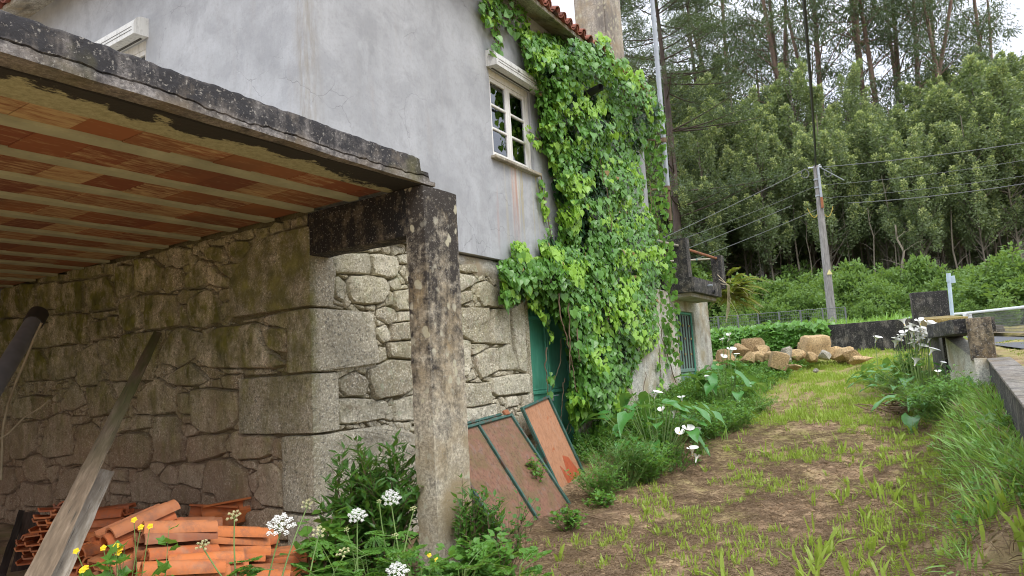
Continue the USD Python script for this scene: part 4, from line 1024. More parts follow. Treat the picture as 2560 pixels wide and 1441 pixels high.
G = lambda *c: [(p, tuple(v)) for p, v in c]
M["ivy"] = mat_leaf("ivy_leaf", G((0.0, (0.06, 0.18, 0.034)), (0.4, (0.17, 0.36, 0.055)), (0.7, (0.29, 0.51, 0.08)), (1.0, (0.43, 0.62, 0.13))), rough=0.35, trans=0.22, spec=0.5)
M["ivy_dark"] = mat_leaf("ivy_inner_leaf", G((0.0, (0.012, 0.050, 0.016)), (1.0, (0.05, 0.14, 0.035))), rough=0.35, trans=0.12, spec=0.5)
M["ivy_young"] = mat_leaf("ivy_young_leaf", G((0.0, (0.24, 0.46, 0.05)), (1.0, (0.46, 0.66, 0.12))), rough=0.38, trans=0.30, spec=0.45)
M["herb"] = mat_leaf("herb_leaf", G((0.0, (0.07, 0.19, 0.03)), (0.5, (0.16, 0.34, 0.05)), (1.0, (0.30, 0.50, 0.085))), trans=0.3)
M["herb_dark"] = mat_leaf("shrub_leaf", G((0.0, (0.035, 0.11, 0.018)), (0.6, (0.11, 0.25, 0.035)), (1.0, (0.21, 0.39, 0.06))), trans=0.25)
M["calla_leaf"] = mat_leaf("arum_leaf", G((0.0, (0.06, 0.20, 0.045)), (1.0, (0.15, 0.36, 0.085))), rough=0.28, trans=0.2, spec=0.6)
M["grass"] = mat_leaf("grass_blade", G((0.0, (0.22, 0.31, 0.045)), (0.5, (0.38, 0.47, 0.07)), (1.0, (0.54, 0.58, 0.13))), rough=0.5, trans=0.3)
M["grass_long"] = mat_leaf("long_grass_blade", G((0.0, (0.15, 0.30, 0.06)), (0.5, (0.29, 0.48, 0.11)), (0.8, (0.42, 0.60, 0.19)), (1.0, (0.58, 0.57, 0.30))), rough=0.42, trans=0.3)
M["moss_grass"] = mat_leaf("mossy_grass", G((0.0, (0.16, 0.20, 0.03)), (0.6, (0.28, 0.30, 0.05)), (1.0, (0.34, 0.30, 0.10))), rough=0.6, trans=0.2)
M["fern"] = mat_leaf("fern_leaf", G((0.0, (0.20, 0.22, 0.03)), (0.6, (0.38, 0.38, 0.05)), (1.0, (0.42, 0.30, 0.08))), rough=0.55, trans=0.3)
M["dead_leaf"] = mat_leaf("dead_leaf", G((0.0, (0.20, 0.12, 0.05)), (1.0, (0.45, 0.33, 0.12))), rough=0.7, trans=0.1)
M["straw"] = mat_leaf("straw", G((0.0, (0.13, 0.085, 0.05)), (0.6, (0.28, 0.20, 0.11)), (1.0, (0.42, 0.33, 0.20))), rough=0.8, trans=0.0)
M["stem_brown"] = plain("brown_stem", (0.13, 0.085, 0.05), 0.8)
M["stem_pale"] = plain("pale_stem", (0.36, 0.30, 0.19), 0.75)
M["stem_green"] = plain("green_stem", (0.16, 0.25, 0.07), 0.6)
M["white_flower"] = plain("white_flower", (0.80, 0.80, 0.76), 0.55, 0.06)
M["cream_flower"] = plain("cream_flower", (0.62, 0.60, 0.32), 0.6, 0.15)
M["yellow_flower"] = plain("yellow_flower", (0.80, 0.55, 0.01), 0.5, 0.08)

# ------------------------------------------------------------------ the ivy on the house
IVY = [[(1296, 72), (1340, 80), (1385, 84), (1430, 92), (1475, 104), (1492, 78), (1520, 86), (1534, 138), (1550, 148), (1562, 138), (1576, 176), (1606, 174), (1616, 210), (1638, 214), (1656, 268), (1660, 305), (1634, 345), (1606, 372), (1598, 420), (1612, 455), (1604, 500), (1636, 545), (1646, 590), (1664, 615), (1668, 672), (1648, 705), (1640, 760), (1646, 800), (1648, 845), (1630, 875), (1600, 895), (1578, 945), (1566, 990), (1552, 1050), (1505, 1085), (1478, 1040), (1432, 1065), (1412, 1000), (1428, 930), (1416, 890), (1408, 840), (1392, 800), (1372, 772), (1338, 742), (1306, 742), (1262, 772), (1250, 722), (1244, 655), (1278, 640), (1282, 600), (1312, 606), (1330, 645), (1348, 640), (1352, 598), (1372, 588), (1396, 595), (1390, 500), (1382, 440), (1362, 372), (1350, 300), (1336, 238), (1318, 190), (1300, 130)],
       [(1192, 6), (1240, -14), (1300, -14), (1322, 40), (1318, 92), (1296, 100), (1262, 70), (1226, 62), (1205, 40)],
       [(1224, 62), (1240, 60), (1252, 110), (1252, 146), (1222, 142), (1216, 124), (1236, 108)],
       [(1344, 448), (1360, 445), (1368, 510), (1382, 590), (1370, 592), (1352, 520)],
       [(1306, 318), (1342, 310), (1362, 335), (1362, 385), (1336, 370), (1318, 345)],
       [(1640, 860), (1662, 860), (1668, 1000), (1650, 1100), (1636, 1080), (1642, 960)],
       [(1664, 780), (1684, 850), (1688, 890), (1676, 895), (1668, 860)],
       [(1428, 1040), (1500, 1060), (1570, 1050), (1560, 1120), (1500, 1190), (1452, 1180), (1440, 1110)],
       [(1376, 930), (1384, 935), (1376, 1000), (1368, 1000)],
       [(1318, 752), (1350, 748), (1372, 790), (1384, 850), (1374, 860), (1352, 790), (1326, 772)]]
ivy = thing("ivy", "dense bright green ivy hanging over the end of the house and its door", "ivy")
ivp = [Polygon(q).buffer(0) for q in IVY]
def ivy_depth(px, py, poly, k):
    d = shapely.distance(poly.exterior, shapely.points(np.c_[px, py])) if poly.geom_type == "Polygon" else np.full(len(px), 10.0)
    lump = fbm(np.c_[px / 75.0, py / 75.0, np.full(len(px), 3.0)], 3, 5)
    base = 0.10 + 0.42 * (1 - np.exp(-d / 55.0)) + 0.55 * (lump - 0.42) * (1 - np.exp(-d / 35.0))
    if k == 0:                                   # where it climbs over the eave it hangs out in front of the tiles
        eave_y = 62 + .655 * (px - 1327)
        over = np.exp(-np.maximum(py - eave_y - 12, 0) / 38.0) * sstep(1395, 1450, px)
        base = np.maximum(base, over * (.66 + .5 * (lump - .4)))
    return np.maximum(base if k == 0 else base * 0.45 + 0.04, 0.07)
lv_pos, lv_fwd, lv_nor, lv_s, lv_k = [], [], [], [], []
ir = np.random.default_rng(21)
for k, poly in enumerate(ivp):
    n = int(poly.area / (17.0 if k == 0 else 60.0 if k in (7, 5) else 42.0))
    x0, y0, x1, y1 = poly.bounds
    c = np.c_[ir.uniform(x0, x1, n * 4), ir.uniform(y0, y1, n * 4)]
    c = c[shapely.contains_xy(poly, c[:, 0], c[:, 1])][:n]
    # leaves keep to trailing strands: leave thin dark gaps
    gap = fbm(np.c_[c[:, 0] / 26.0, c[:, 1] / 60.0, np.full(len(c), 8.0)], 3, 12)
    dep = ivy_depth(c[:, 0], c[:, 1], poly, k) + ir.normal(0, 0.05, len(c))
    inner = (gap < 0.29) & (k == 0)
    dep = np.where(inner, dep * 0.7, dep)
    P = np.array([on_y(a, b, -max(q, 0.06)) for (a, b), q in zip(c, dep)])
    lv_pos.append(P)
    m = len(P)
    nor = np.c_[ir.normal(-0.12, .42, m), -0.75 + ir.normal(0, .25, m), 0.55 + ir.normal(0, .30, m)]
    lv_nor.append(nor); lv_fwd.append(np.c_[ir.normal(0, .5, m), -0.25 + ir.normal(0, .2, m), -0.85 + ir.normal(0, .3, m)])
    topness = fbm(np.c_[c[:, 0] / 60.0, c[:, 1] / 45.0, np.full(m, 1.0)], 3, 31)
    lv_s.append(np.clip(ir.lognormal(math.log(0.068), 0.40, m), 0.03, 0.135) * (1.12 if k in (1, 2) else 1.0))
    young = (topness + ir.normal(0, .06, m) > 0.56) & ~inner
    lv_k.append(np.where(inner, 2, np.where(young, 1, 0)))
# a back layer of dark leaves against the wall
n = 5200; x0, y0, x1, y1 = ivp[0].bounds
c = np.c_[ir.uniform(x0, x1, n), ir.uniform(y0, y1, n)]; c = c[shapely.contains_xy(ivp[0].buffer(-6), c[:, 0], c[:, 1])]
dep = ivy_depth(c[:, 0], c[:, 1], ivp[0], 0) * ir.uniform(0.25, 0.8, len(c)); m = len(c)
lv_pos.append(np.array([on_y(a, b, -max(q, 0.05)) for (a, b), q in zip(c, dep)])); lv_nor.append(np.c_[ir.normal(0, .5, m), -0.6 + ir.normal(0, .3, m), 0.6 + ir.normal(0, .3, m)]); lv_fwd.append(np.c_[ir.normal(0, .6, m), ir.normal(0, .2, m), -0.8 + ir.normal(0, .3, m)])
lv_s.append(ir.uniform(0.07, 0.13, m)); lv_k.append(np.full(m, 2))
# the ivy's right flank, where it turns round the end of the house
n = 1500; zz = ir.uniform(1.4, 6.6, n); yy = ir.uniform(-0.4, 1.4, n); xx = HX + 0.06 + 0.35 * fbm(np.c_[zz, yy, 0 * yy], 3, 3)
lv_pos.append(np.c_[xx, yy, zz]); lv_nor.append(np.c_[0.8 + ir.normal(0, .3, n), ir.normal(-.2, .4, n), 0.5 + ir.normal(0, .3, n)]); lv_fwd.append(np.c_[ir.normal(0.1, .3, n), ir.normal(0, .5, n), -0.8 + ir.normal(0, .3, n)]); lv_s.append(ir.uniform(.07, .13, n)); lv_k.append(np.zeros(n, int))
lv_pos, lv_fwd, lv_nor, lv_s, lv_k = [np.concatenate(a) for a in (lv_pos, lv_fwd, lv_nor, lv_s, lv_k)]
LR = frames(lv_fwd, lv_nor); hv, hf = leaf_heart()
own = np.where((lv_k != 2) & seen(lv_pos, 0) & (np.arange(len(lv_k)) < sum(len(a) for a in [lv_k]) - 1500))[0]
dist_ = np.linalg.norm(lv_pos - EYE, axis=1); own = own[np.argsort(-(lv_s / dist_)[own])][:260]
isown = np.zeros(len(lv_s), bool); isown[own] = True
for i in own:
    part(ivy, "leaf", scatter(hv, hf, lv_pos[i:i + 1], LR[i:i + 1], lv_s[i:i + 1]), M["ivy_young" if lv_k[i] == 1 else "ivy"])
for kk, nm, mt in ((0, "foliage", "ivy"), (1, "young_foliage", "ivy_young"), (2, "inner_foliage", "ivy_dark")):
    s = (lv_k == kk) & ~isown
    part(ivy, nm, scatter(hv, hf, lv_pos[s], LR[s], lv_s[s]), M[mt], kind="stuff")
dl = ir.choice(np.where((lv_k == 0) & ~isown)[0], 90, replace=False)
part(ivy, "dead_leaves", scatter(hv, hf, lv_pos[dl] - [0, .02, 0], LR[dl], lv_s[dl] * .8), M["dead_leaf"], kind="stuff")
sm_ = []
def ivy_stem(pts, r0, r1):
    P = np.array([on_y(a, b, -d) for a, b, d in pts]); t = np.linspace(0, len(P) - 1, len(P) * 5)
    Q = np.c_[[np.interp(t, np.arange(len(P)), P[:, i]) for i in range(3)]].T + ir.normal(0, 0.008, (len(t), 3))
    sm_.append(tube(Q, np.linspace(r0, r1, len(t)), 5))
for pts in ([(1395, 735, .40), (1404, 800, .44), (1418, 850, .46), (1432, 915, .48), (1440, 980, .46)], [(1420, 760, .45), (1425, 850, .5), (1424, 930, .5)], [(1440, 800, .5), (1446, 880, .52), (1450, 905, .5)], [(1465, 1190, .15), (1470, 1100, .15), (1462, 1030, .2), (1480, 900, .2)],
            [(1500, 1200, .12), (1505, 1100, .12), (1520, 1020, .15), (1500, 900, .2)], [(1545, 1100, .1), (1560, 1000, .12), (1580, 900, .15), (1600, 760, .15)], [(1650, 1100, .06), (1652, 990, .06), (1648, 860, .08)], [(1690, 960, .06), (1660, 860, .08), (1640, 780, .1)], [(1366, 870, .12), (1364, 920, .12), (1372, 990, .12)],
            [(1234, 62, .12), (1248, 92, .12), (1243, 122, .1)], [(1300, 40, .15), (1240, 40, .15), (1205, 30, .12)], [(1352, 440, .08), (1362, 520, .08), (1378, 592, .1)], [(1322, 330, .08), (1345, 350, .1), (1372, 380, .15)], [(1520, 800, .55), (1540, 700, .5), (1530, 560, .5), (1500, 400, .5)], [(1260, 660, .08), (1320, 665, .12), (1380, 670, .2)], [(1280, 760, .06), (1288, 720, .08), (1292, 690, .1)]):
    ivy_stem(pts, 0.011, 0.006)
for k in range(50):
    a = ir.uniform(1400, 1640); b = ir.uniform(160, 1000); ivy_stem([(a, b, .12), (a + ir.normal(0, 14), b + 60, .15), (a + ir.normal(0, 18), b + 130, .12)], 0.008, 0.004)
part(ivy, "stems", cat(*sm_), M["stem_brown"])

# ------------------------------------------------------------------ small plants, built as kinds
def place_at(px, py, dist, dz=0.0):
    P = at_dist(px, py, dist); return np.array([P[0], P[1], gz(P[0], P[1]) + dz])
def up_to(px, py, dist):
    """the height of something that stands dist off and whose top shows at py"""
    P = at_dist(px, py, dist); return float(P[2] - gz(P[0], P[1]))
def stem_to(px, py, P0, dist):
    return at_dist(px, py, dist)
def umbel(c, r, seed, mat_="white_flower", nu=17):
    """a domed head of small round flower clusters: (rays, flowers)"""
    lr = np.random.default_rng(seed); rays, fl = [], []; r = r * .88
    c = np.asarray(c, float); fc = (EYE - c) * [1, 1, 0]; fc /= np.linalg.norm(fc); up_ = np.array([0, 0, .80]) + fc * .60 + lr.normal(0, .12, 3); up_ /= np.linalg.norm(up_); sx_ = np.cross(up_, [0, 0, 1.0]); sx_ /= np.linalg.norm(sx_); HR = np.stack([sx_, np.cross(up_, sx_), up_], 1)
    oc = trimesh.creation.icosphere(subdivisions=0); ov, of = np.asarray(oc.vertices) * [1, 1, .6], np.asarray(oc.faces)
    for i in range(nu):
        a = i * 2.4; q = math.sqrt((i + 0.5) / nu); e = c + HR @ np.array([math.cos(a) * q * r, math.sin(a) * q * r, (1 - q * q * 0.8) * r * 0.55])
        rays.append(tube([c - up_ * r * 0.25, e], 0.0016, 3, False))
        m = 12; b = np.arange(m) * 2.4; w = np.sqrt((np.arange(m) + .5) / m) * r * 0.21
        P = e + np.c_[np.cos(b) * w, np.sin(b) * w, 0.02 * r + (0.10 * r) * (1 - (w / (r * .21)) ** 2)] @ HR.T + lr.normal(0, r * .012, (m, 3))
        fl.append(scatter(ov, of, P, np.repeat(np.eye(3)[None], m, 0), np.full(m, r * 0.068)))
    return cat(*rays), cat(*fl)
def feather_leaf(P0, dirv, L, seed):
    """a cut, fern-like leaf: leaflets along a stalk and its side stalks"""
    lr = np.random.default_rng(seed); d = np.asarray(dirv, float); d /= np.linalg.norm(d); up = np.array([0, 0, 1.0]); s = np.cross(d, up); s /= np.linalg.norm(s) + 1e-9
    out = []; lv, lf = leaf_oval(.34)
    for t in np.linspace(.25, 1, 7):
        c = P0 + d * L * t - up * 0.14 * L * t * t
        w = L * 0.42 * (1.15 - t)
        for sg in (-1, 1):
            dd = s * sg + d * .7
            for q in (.35, .7, 1.0):
                pos = c + dd * w * q
                m = 2
                fw = np.array([dd + s * .5 * lr.normal(), d + dd * .3 * lr.normal()]); out.append(scatter(lv, lf, np.repeat(pos[None], m, 0), frames(fw, np.array([up + lr.normal(0, .3, 3)] * m)), np.full(m, max(0.028, L * .13))))
    st = tube([P0, P0 + d * L * .5 - up * 0.035 * L, P0 + d * L - up * .14 * L], [0.003, .002, .001], 4, False)
    return st, cat(*out)
def umbel_plant(name, label, base, heads, seed, group=None):
    """heads: (px, py, dist, radius, young)"""
    t = thing(name, label, "wildflower", group); lr = np.random.default_rng(seed); stems, leaves = [], []
    for k, (px, py, dist, r, young) in enumerate(heads):
        c = at_dist(px, py, dist); b = np.asarray(base, float)
        stems.append(tube(arc(b + lr.normal(0, .02, 3) * [1, 1, 0], c - [0, 0, r * .25], 0, 7, side=lr.normal(0, .03, 3) * [1, 1, 0]), np.linspace(0.0075, 0.0035, 7), 6))
        ra, fl = umbel(c, r, seed + k, nu=9 if young else 18); stems.append(ra)
        part(t, "flower_head", fl, M["cream_flower" if young else "white_flower"])
        for q in range(3):
            f_ = .25 + .22 * q; P = b + (c - b) * f_; a = lr.uniform(0, 6.28); s_, l_ = feather_leaf(P, [math.cos(a), math.sin(a), .35], lr.uniform(.12, .22), seed * 7 + k * 5 + q); stems.append(s_); leaves.append(l_)
    for q in range(7):
        a = q * .9 + lr.uniform(0, .5); s_, l_ = feather_leaf(np.asarray(base) + [0, 0, .03], [math.cos(a), math.sin(a), .7], lr.uniform(.22, .36), seed * 11 + q); stems.append(s_); leaves.append(l_)
    part(t, "stems", cat(*stems), M["stem_green"]); part(t, "leaves", cat(*leaves), M["herb"])
    return t
def bushy(name, label, category, base, h, w, seed, leaf, size, nst, nlf, mat_, stem="stem_brown", lean=(0, 0), group=None, up=.35, t0=.15):
    t = thing(name, label, category, group, loc=base); lr = np.random.default_rng(seed); st, lf = [], []
    for k in range(nst):
        a = lr.uniform(0, 6.28); q = math.sqrt(lr.random()); e = np.array([math.cos(a) * w * q + lean[0] * h, math.sin(a) * w * q + lean[1] * h, h * lr.uniform(.55, 1.0) * (1 - .35 * q)])
        P = arc([e[0] * .15, e[1] * .15, -.03], e, -0.05 * h, 6, side=lr.normal(0, .05 * h, 3)); st.append(tube(P, np.linspace(.004 + .003 * h, .0018, 6), 4, False))
        lf.append(grow(P, leaf, nlf, size, seed * 31 + k, up=up, t0=t0)) if nlf else None
        for b in range(2):
            i = lr.integers(2, 5); e2 = P[i] + np.array([lr.normal(0, .35 * w), lr.normal(0, .35 * w), lr.uniform(.1, .35) * h]); Q = arc(P[i], e2, 0, 4); st.append(tube(Q, np.linspace(.003, .0015, 4), 4, False)); lf.append(grow(Q, leaf, max(4, nlf // 2), size * .9, seed * 37 + k * 3 + b, up=up))
    part(t, "stems", cat(*st), M[stem]); part(t, "leaves", cat(*lf), M[mat_])
    return t
def calla_flower(c, facing, s, seed):
    """a white spathe flaring from a funnel to a pointed lip, with its yellow spadix"""
    lr = np.random.default_rng(seed); nu, nv = 17, 7; V = []
    for j in range(nv):
        t = j / (nv - 1); r = .055 + .37 * t ** 2.4; z = 0.95 * t ** 0.9
        for i in range(nu):
            a = (i / (nu - 1) - .5) * 2 * (math.pi * (1.02 - .10 * t)); lip = math.cos(a / 2) ** 2
            rr = r * (1 + .45 * lip * t ** 2); V.append([math.sin(a) * r * (1 + .05 * t), math.cos(a) * rr, z * (1 - .30 * (1 - lip) * t) - .06 * lip * t ** 5])
    V = np.array(V); i, j = np.meshgrid(np.arange(nv - 1), np.arange(nu - 1), indexing="ij")
    F = np.stack([i * nu + j, i * nu + j + 1, (i + 1) * nu + j + 1, (i + 1) * nu + j], -1).reshape(-1, 4)
    ax = np.array([lr.normal(0, .2) + facing[0] * .5, facing[1] * .5 + lr.normal(0, .2), 1.0]); ax /= np.linalg.norm(ax)
    f = np.array([facing[0], facing[1], 0.0]); R = frames(f[None], ax[None])[0]
    R = np.stack([R[:, 0], np.cross(ax, R[:, 0]), ax], -1)
    return cat((V @ R.T * s + c, F)), tube(np.array([[0, .02, .1], [0, .04, .55]]) @ R.T * s + c, [.055 * s, .03 * s], 6)
def calla_leaf(P0, az, L, W, tilt, seed):
    lr = np.random.default_rng(seed); n = 9; t = np.linspace(0, 1, n)
    half = W * np.interp(t, [0, .08, .22, .5, .8, 1], [.62, .9, 1.0, .72, .30, .0])
    bend = lambda q: np.stack([0 * q, q * L, -.45 * L * q * q], -1)
    mid = bend(t); wav = .05 * L * np.sin(t * 9 + lr.uniform(0, 6))
    ys = t * L - np.interp(t, [0, .1, .3, 1], [.22 * L, .08 * L, 0, 0])
    Lf = np.c_[-half, ys, mid[:, 2] + .28 * half + wav]; Rt = np.c_[half, ys, mid[:, 2] + .28 * half - wav]
    m1 = (Lf + mid) / 2 - [0, 0, .03 * L]; m2 = (Rt + mid) / 2 - [0, 0, .03 * L]
    V = np.vstack([Lf, m1, mid, m2, Rt]); i = np.arange(n - 1)
    F = np.vstack([np.c_[k * n + i, (k + 1) * n + i, (k + 1) * n + i + 1, k * n + i + 1] for k in range(4)])
    ct, st_ = math.cos(tilt), math.sin(tilt); Rx = np.array([[1, 0, 0], [0, ct, -st_], [0, st_, ct]]); ca, sa = math.cos(az), math.sin(az); Rz = np.array([[ca, -sa, 0], [sa, ca, 0], [0, 0, 1]])
    return cat((V @ (Rz @ Rx).T + P0, F))
def calla_clump(name, label, base, flowers, nleaf, seed, R=.45, H=.5, leafL=.34, fs=.13):
    fs *= .74; leafL *= .9
    """flowers: (px, py, dist)"""
    t = thing(name, label, "arum lily"); lr = np.random.default_rng(seed); st = []
    b = np.asarray(base, float)
    for k in range(nleaf):
        a = k * 2.4 + lr.uniform(-.3, .3); q = R * math.sqrt((k + .5) / nleaf); tip = b + [math.cos(a) * q, math.sin(a) * q, H * lr.uniform(.45, 1.05)]
        tip[2] += gz(tip[0], tip[1]) - gz(b[0], b[1])
        st.append(tube(arc(b + [math.cos(a) * q * .3, math.sin(a) * q * .3, -.02], tip, -.05, 5), np.linspace(.010, .006, 5), 5, False))
        part(t, "leaf", calla_leaf(tip, a - math.pi / 2 + lr.normal(0, .4), leafL * lr.uniform(.7, 1.25), leafL * .36 * lr.uniform(.8, 1.2), lr.uniform(-.5, .5), seed + k), M["calla_leaf"], smooth=True)
    for k, (px, py, dist, s) in enumerate(flowers):
        c = at_dist(px, py, dist); gb = np.array([b[0] + (c[0] - b[0]) * .6, b[1] + (c[1] - b[1]) * .6, 0]); gb[2] = gz(gb[0], gb[1]) - .03
        fc = np.array([-.75 + lr.normal(0, .6), -.6 + lr.normal(0, .6)]); fc /= np.linalg.norm(fc)
        sp, sx = calla_flower(c - np.array([0, 0, .4 * fs * s]), fc, fs * s * 1.25, seed * 3 + k)
        fl = part(t, "flower", sp, M["white_flower"], smooth=True); part(fl, "spadix", sx, M["yellow_flower"]) if False else part(t, "spadix", sx, M["yellow_flower"])
        st.append(tube(arc(gb, c - [0, 0, .35 * fs * s], -.03, 6), np.linspace(.008, .006, 6), 5, False))
    part(t, "stalks", cat(*st), M["stem_green"])
    return t

# ------------------------------------------------------------------ trees (each kind is made in a few patterns, then placed tree by tree)
M["acacia"] = mat_leaf("acacia_leaf", G((0.0, (0.11, 0.15, 0.085)), (0.45, (0.29, 0.35, 0.18)), (0.8, (0.47, 0.53, 0.29)), (1.0, (0.60, 0.64, 0.36))), rough=0.5, trans=0.3, spec=0.35)
M["acacia_tip"] = mat_leaf("acacia_tip_leaf", G((0.0, (0.40, 0.45, 0.19)), (1.0, (0.68, 0.70, 0.32))), rough=0.5, trans=0.25, spec=0.35)
M["eucalyptus"] = mat_leaf("eucalyptus_leaf", G((0.0, (0.05, 0.075, 0.045)), (0.7, (0.12, 0.155, 0.085)), (1.0, (0.20, 0.23, 0.12))), rough=0.5, trans=0.15)
M["pine"] = mat_leaf("pine_needles", G((0.0, (0.045, 0.07, 0.04)), (0.7, (0.10, 0.135, 0.07)), (1.0, (0.17, 0.20, 0.10))), rough=0.6, trans=0.1)
M["bush"] = mat_leaf("bush_leaf", G((0.0, (0.09, 0.17, 0.04)), (0.5, (0.21, 0.33, 0.09)), (1.0, (0.40, 0.51, 0.18))), rough=0.5, trans=0.3)
def mat_bark(name, a, b):
    m = Mat(); p = m.obj(); n = m.noise(m.scaled(p, (3, 3, .5)), 2.0, 5.0, .65)
    return m.done(name, m.pri(m.ramp(n, [(.3, a), (.7, b)]), .9, m.bump(n, .6, .03)))
M["bark_red"] = mat_bark("eucalyptus_bark", (0.085, 0.055, 0.042), (0.25, 0.17, 0.125))
M["bark_grey"] = mat_bark("acacia_bark", (0.07, 0.058, 0.045), (0.22, 0.19, 0.145))
M["bark_dark"] = mat_bark("pine_bark", (0.035, 0.026, 0.022), (0.11, 0.08, 0.065))
def leaves_round(C, Rd, per, size, seed, leaf, flat=1.0, droop=.0):
    lr = np.random.default_rng(seed); n = len(C) * per
    d = lr.normal(0, 1, (n, 3)); d /= np.linalg.norm(d, axis=1, keepdims=True); rr = lr.random(n) ** .45
    P = np.repeat(C, per, 0) + d * (np.repeat(Rd, per) * rr)[:, None] * [1, 1, flat]
    fwd = d * [1, 1, .6] + lr.normal(0, .45, (n, 3)) + [0, 0, .35 - droop]
    nor = d * .6 + lr.normal(0, .5, (n, 3)) + [0, 0, .8]
    return scatter(leaf[0], leaf[1], P, frames(fwd, nor), size * lr.uniform(.6, 1.3, n))
L2 = (np.array([[0, 0, 0], [-.26, .45, .06], [0, 1, -.05], [.26, .45, .06]], float), np.array([[0, 3, 1], [1, 3, 2]]))
L3 = (np.array([[0, 0, 0], [-.10, .5, .04], [0, 1, -.2], [.10, .5, .04]], float), np.array([[0, 3, 1], [1, 3, 2]]))
def crown_pts(n, z0, z1, rmax, seed, shape, inner=.15):
    lr = np.random.default_rng(seed); t = lr.random(n * 3); w = shape(t); k = lr.random(n * 3) < w / w.max(); t = t[k][:n]
    a = lr.uniform(0, 6.283, len(t)); lob = 1 + .28 * np.sin(a * 3 + t * 7 + seed) + .2 * np.sin(a * 5 - t * 11 + seed * 2)
    q = np.sqrt(inner + (1 - inner) * lr.random(len(t)))
    r = rmax * shape(t) * lob * q
    return np.c_[np.cos(a) * r, np.sin(a) * r, z0 + (z1 - z0) * t], q
def make_acacia(seed, base=4.7, tw=1.0):
    """a tall narrow crown of upright feathery plumes, pale at their tips"""
    K = kind_of("acacia"); lr = np.random.default_rng(seed); H = 16.0
    sh = lambda t: np.interp(t, [0, .10, .35, .65, .88, 1], [.5, .85, 1, .80, .42, .12])
    T = np.c_[.18 * np.sin(np.linspace(0, 4, 9) + seed), .18 * np.cos(np.linspace(0, 3, 9) + seed), np.linspace(-.5, H * .93, 9)]
    tr = [tube(T, np.linspace(.085, .03, 9) * tw, 7)]; C, Rd, tip = [], [], []
    B, q = crown_pts(62, base, H - 1.7, 2.15, seed, sh, .12)
    for k in range(len(B)):
        b = B[k]; out = np.array([b[0], b[1], 0]) / (np.hypot(b[0], b[1]) + 1e-6); d = out * lr.uniform(.15, .55) + [lr.normal(0, .12), lr.normal(0, .12), 1.0]; L = lr.uniform(1.2, 2.3) * (1.15 - .3 * b[2] / H); n = 6
        t = np.arange(n) / (n - 1); C.append(b + d * (t * L)[:, None] + lr.normal(0, .10, (n, 3))); Rd.append(np.interp(t, [0, .35, .7, 1], [.46, .56, .42, .20]) * lr.uniform(.75, 1.15)); tip.append(t)
        z = max(2.5, b[2] - lr.uniform(.6, 1.6)); a = np.array([np.interp(z, T[:, 2], T[:, 0]), np.interp(z, T[:, 2], T[:, 1]), z]); tr.append(tube(arc(a, b + d * .5 * L, .1, 5), np.linspace(.045, .012, 5), 4, False))
    C, Rd, tip = np.vstack(C), np.concatenate(Rd), np.concatenate(tip)
    for k in range(10):
        z = lr.uniform(1.2, 5.5); a = lr.uniform(0, 6.28); b = np.array([np.interp(z, T[:, 2], T[:, 0]), np.interp(z, T[:, 2], T[:, 1]), z]); tr.append(tube([b, b + [math.cos(a) * .7, math.sin(a) * .7, .35], b + [math.cos(a) * 1.3, math.sin(a) * 1.3, .3]], [.022, .014, .006], 4, False))
    part(K, "trunk", cat(*tr), M["bark_grey"], smooth=True)
    part(K, "crown", leaves_round(C, Rd, 62, .21, seed + 5, L2, 1.1), M["acacia"], kind="stuff")
    top = (tip > .45) & (lr.random(len(C)) < .85)
    Ct = C[top] + (C[top] - [0, 0, 9]) * [.05, .05, .0] + [0, 0, .16]
    part(K, "bright_sprays", leaves_round(Ct, Rd[top] * .75, 40, .17, seed + 9, L2, 1.1), M["acacia_tip"], kind="stuff")
    return K
def make_euc(seed):
    K = kind_of("eucalyptus"); lr = np.random.default_rng(seed); H = 28.0
    T = np.c_[1.1 * np.sin(np.linspace(0, 1.9, 12) + seed) - 1.1 * math.sin(seed), .6 * np.cos(np.linspace(0, 2.2, 12) + seed) - .6 * math.cos(seed), np.linspace(-.5, H, 12)]
    tr = [tube(T, np.linspace(.24, .05, 12), 8)]; C = []
    at = lambda z: np.array([np.interp(z, T[:, 2], T[:, 0]), np.interp(z, T[:, 2], T[:, 1]), z])
    if seed % 2:                                         # a second leader
        z = 9.5; e = at(H) + [2.4, 1.2, -1.5]; Q = arc(at(z), e, 0, 8, side=(.5, 0, 0)); tr.append(tube(Q, np.linspace(.15, .04, 8), 6, False))
    for k in range(44):
        z = lr.uniform(7, H - .5); a = lr.uniform(0, 6.28); L = lr.uniform(1.0, 3.6) * np.interp(z, [7, 16, H], [.7, 1.1, .5]); b = at(z); e = b + [math.cos(a) * L, math.sin(a) * L, L * lr.uniform(.35, 1.0)]
        Q = arc(b, e, -.1, 5); tr.append(tube(Q, np.linspace(.05, .012, 5), 4, False))
        for j in range(lr.integers(2, 5)): C.append(Q[-1 - (j > 2)] + lr.normal(0, .5, 3) + [0, 0, -.15])
        e2 = e + lr.normal(0, .7, 3); tr.append(tube([Q[3], e2], [.015, .006], 3, False)); C.append(e2)
    C = np.array(C); Rd = lr.uniform(.35, .85, len(C))
    part(K, "trunk", cat(*tr), M["bark_red"], smooth=True)
    part(K, "crown", leaves_round(C, Rd, 50, .31, seed + 3, L3, 1.0, droop=.95), M["eucalyptus"], kind="stuff")
    return K
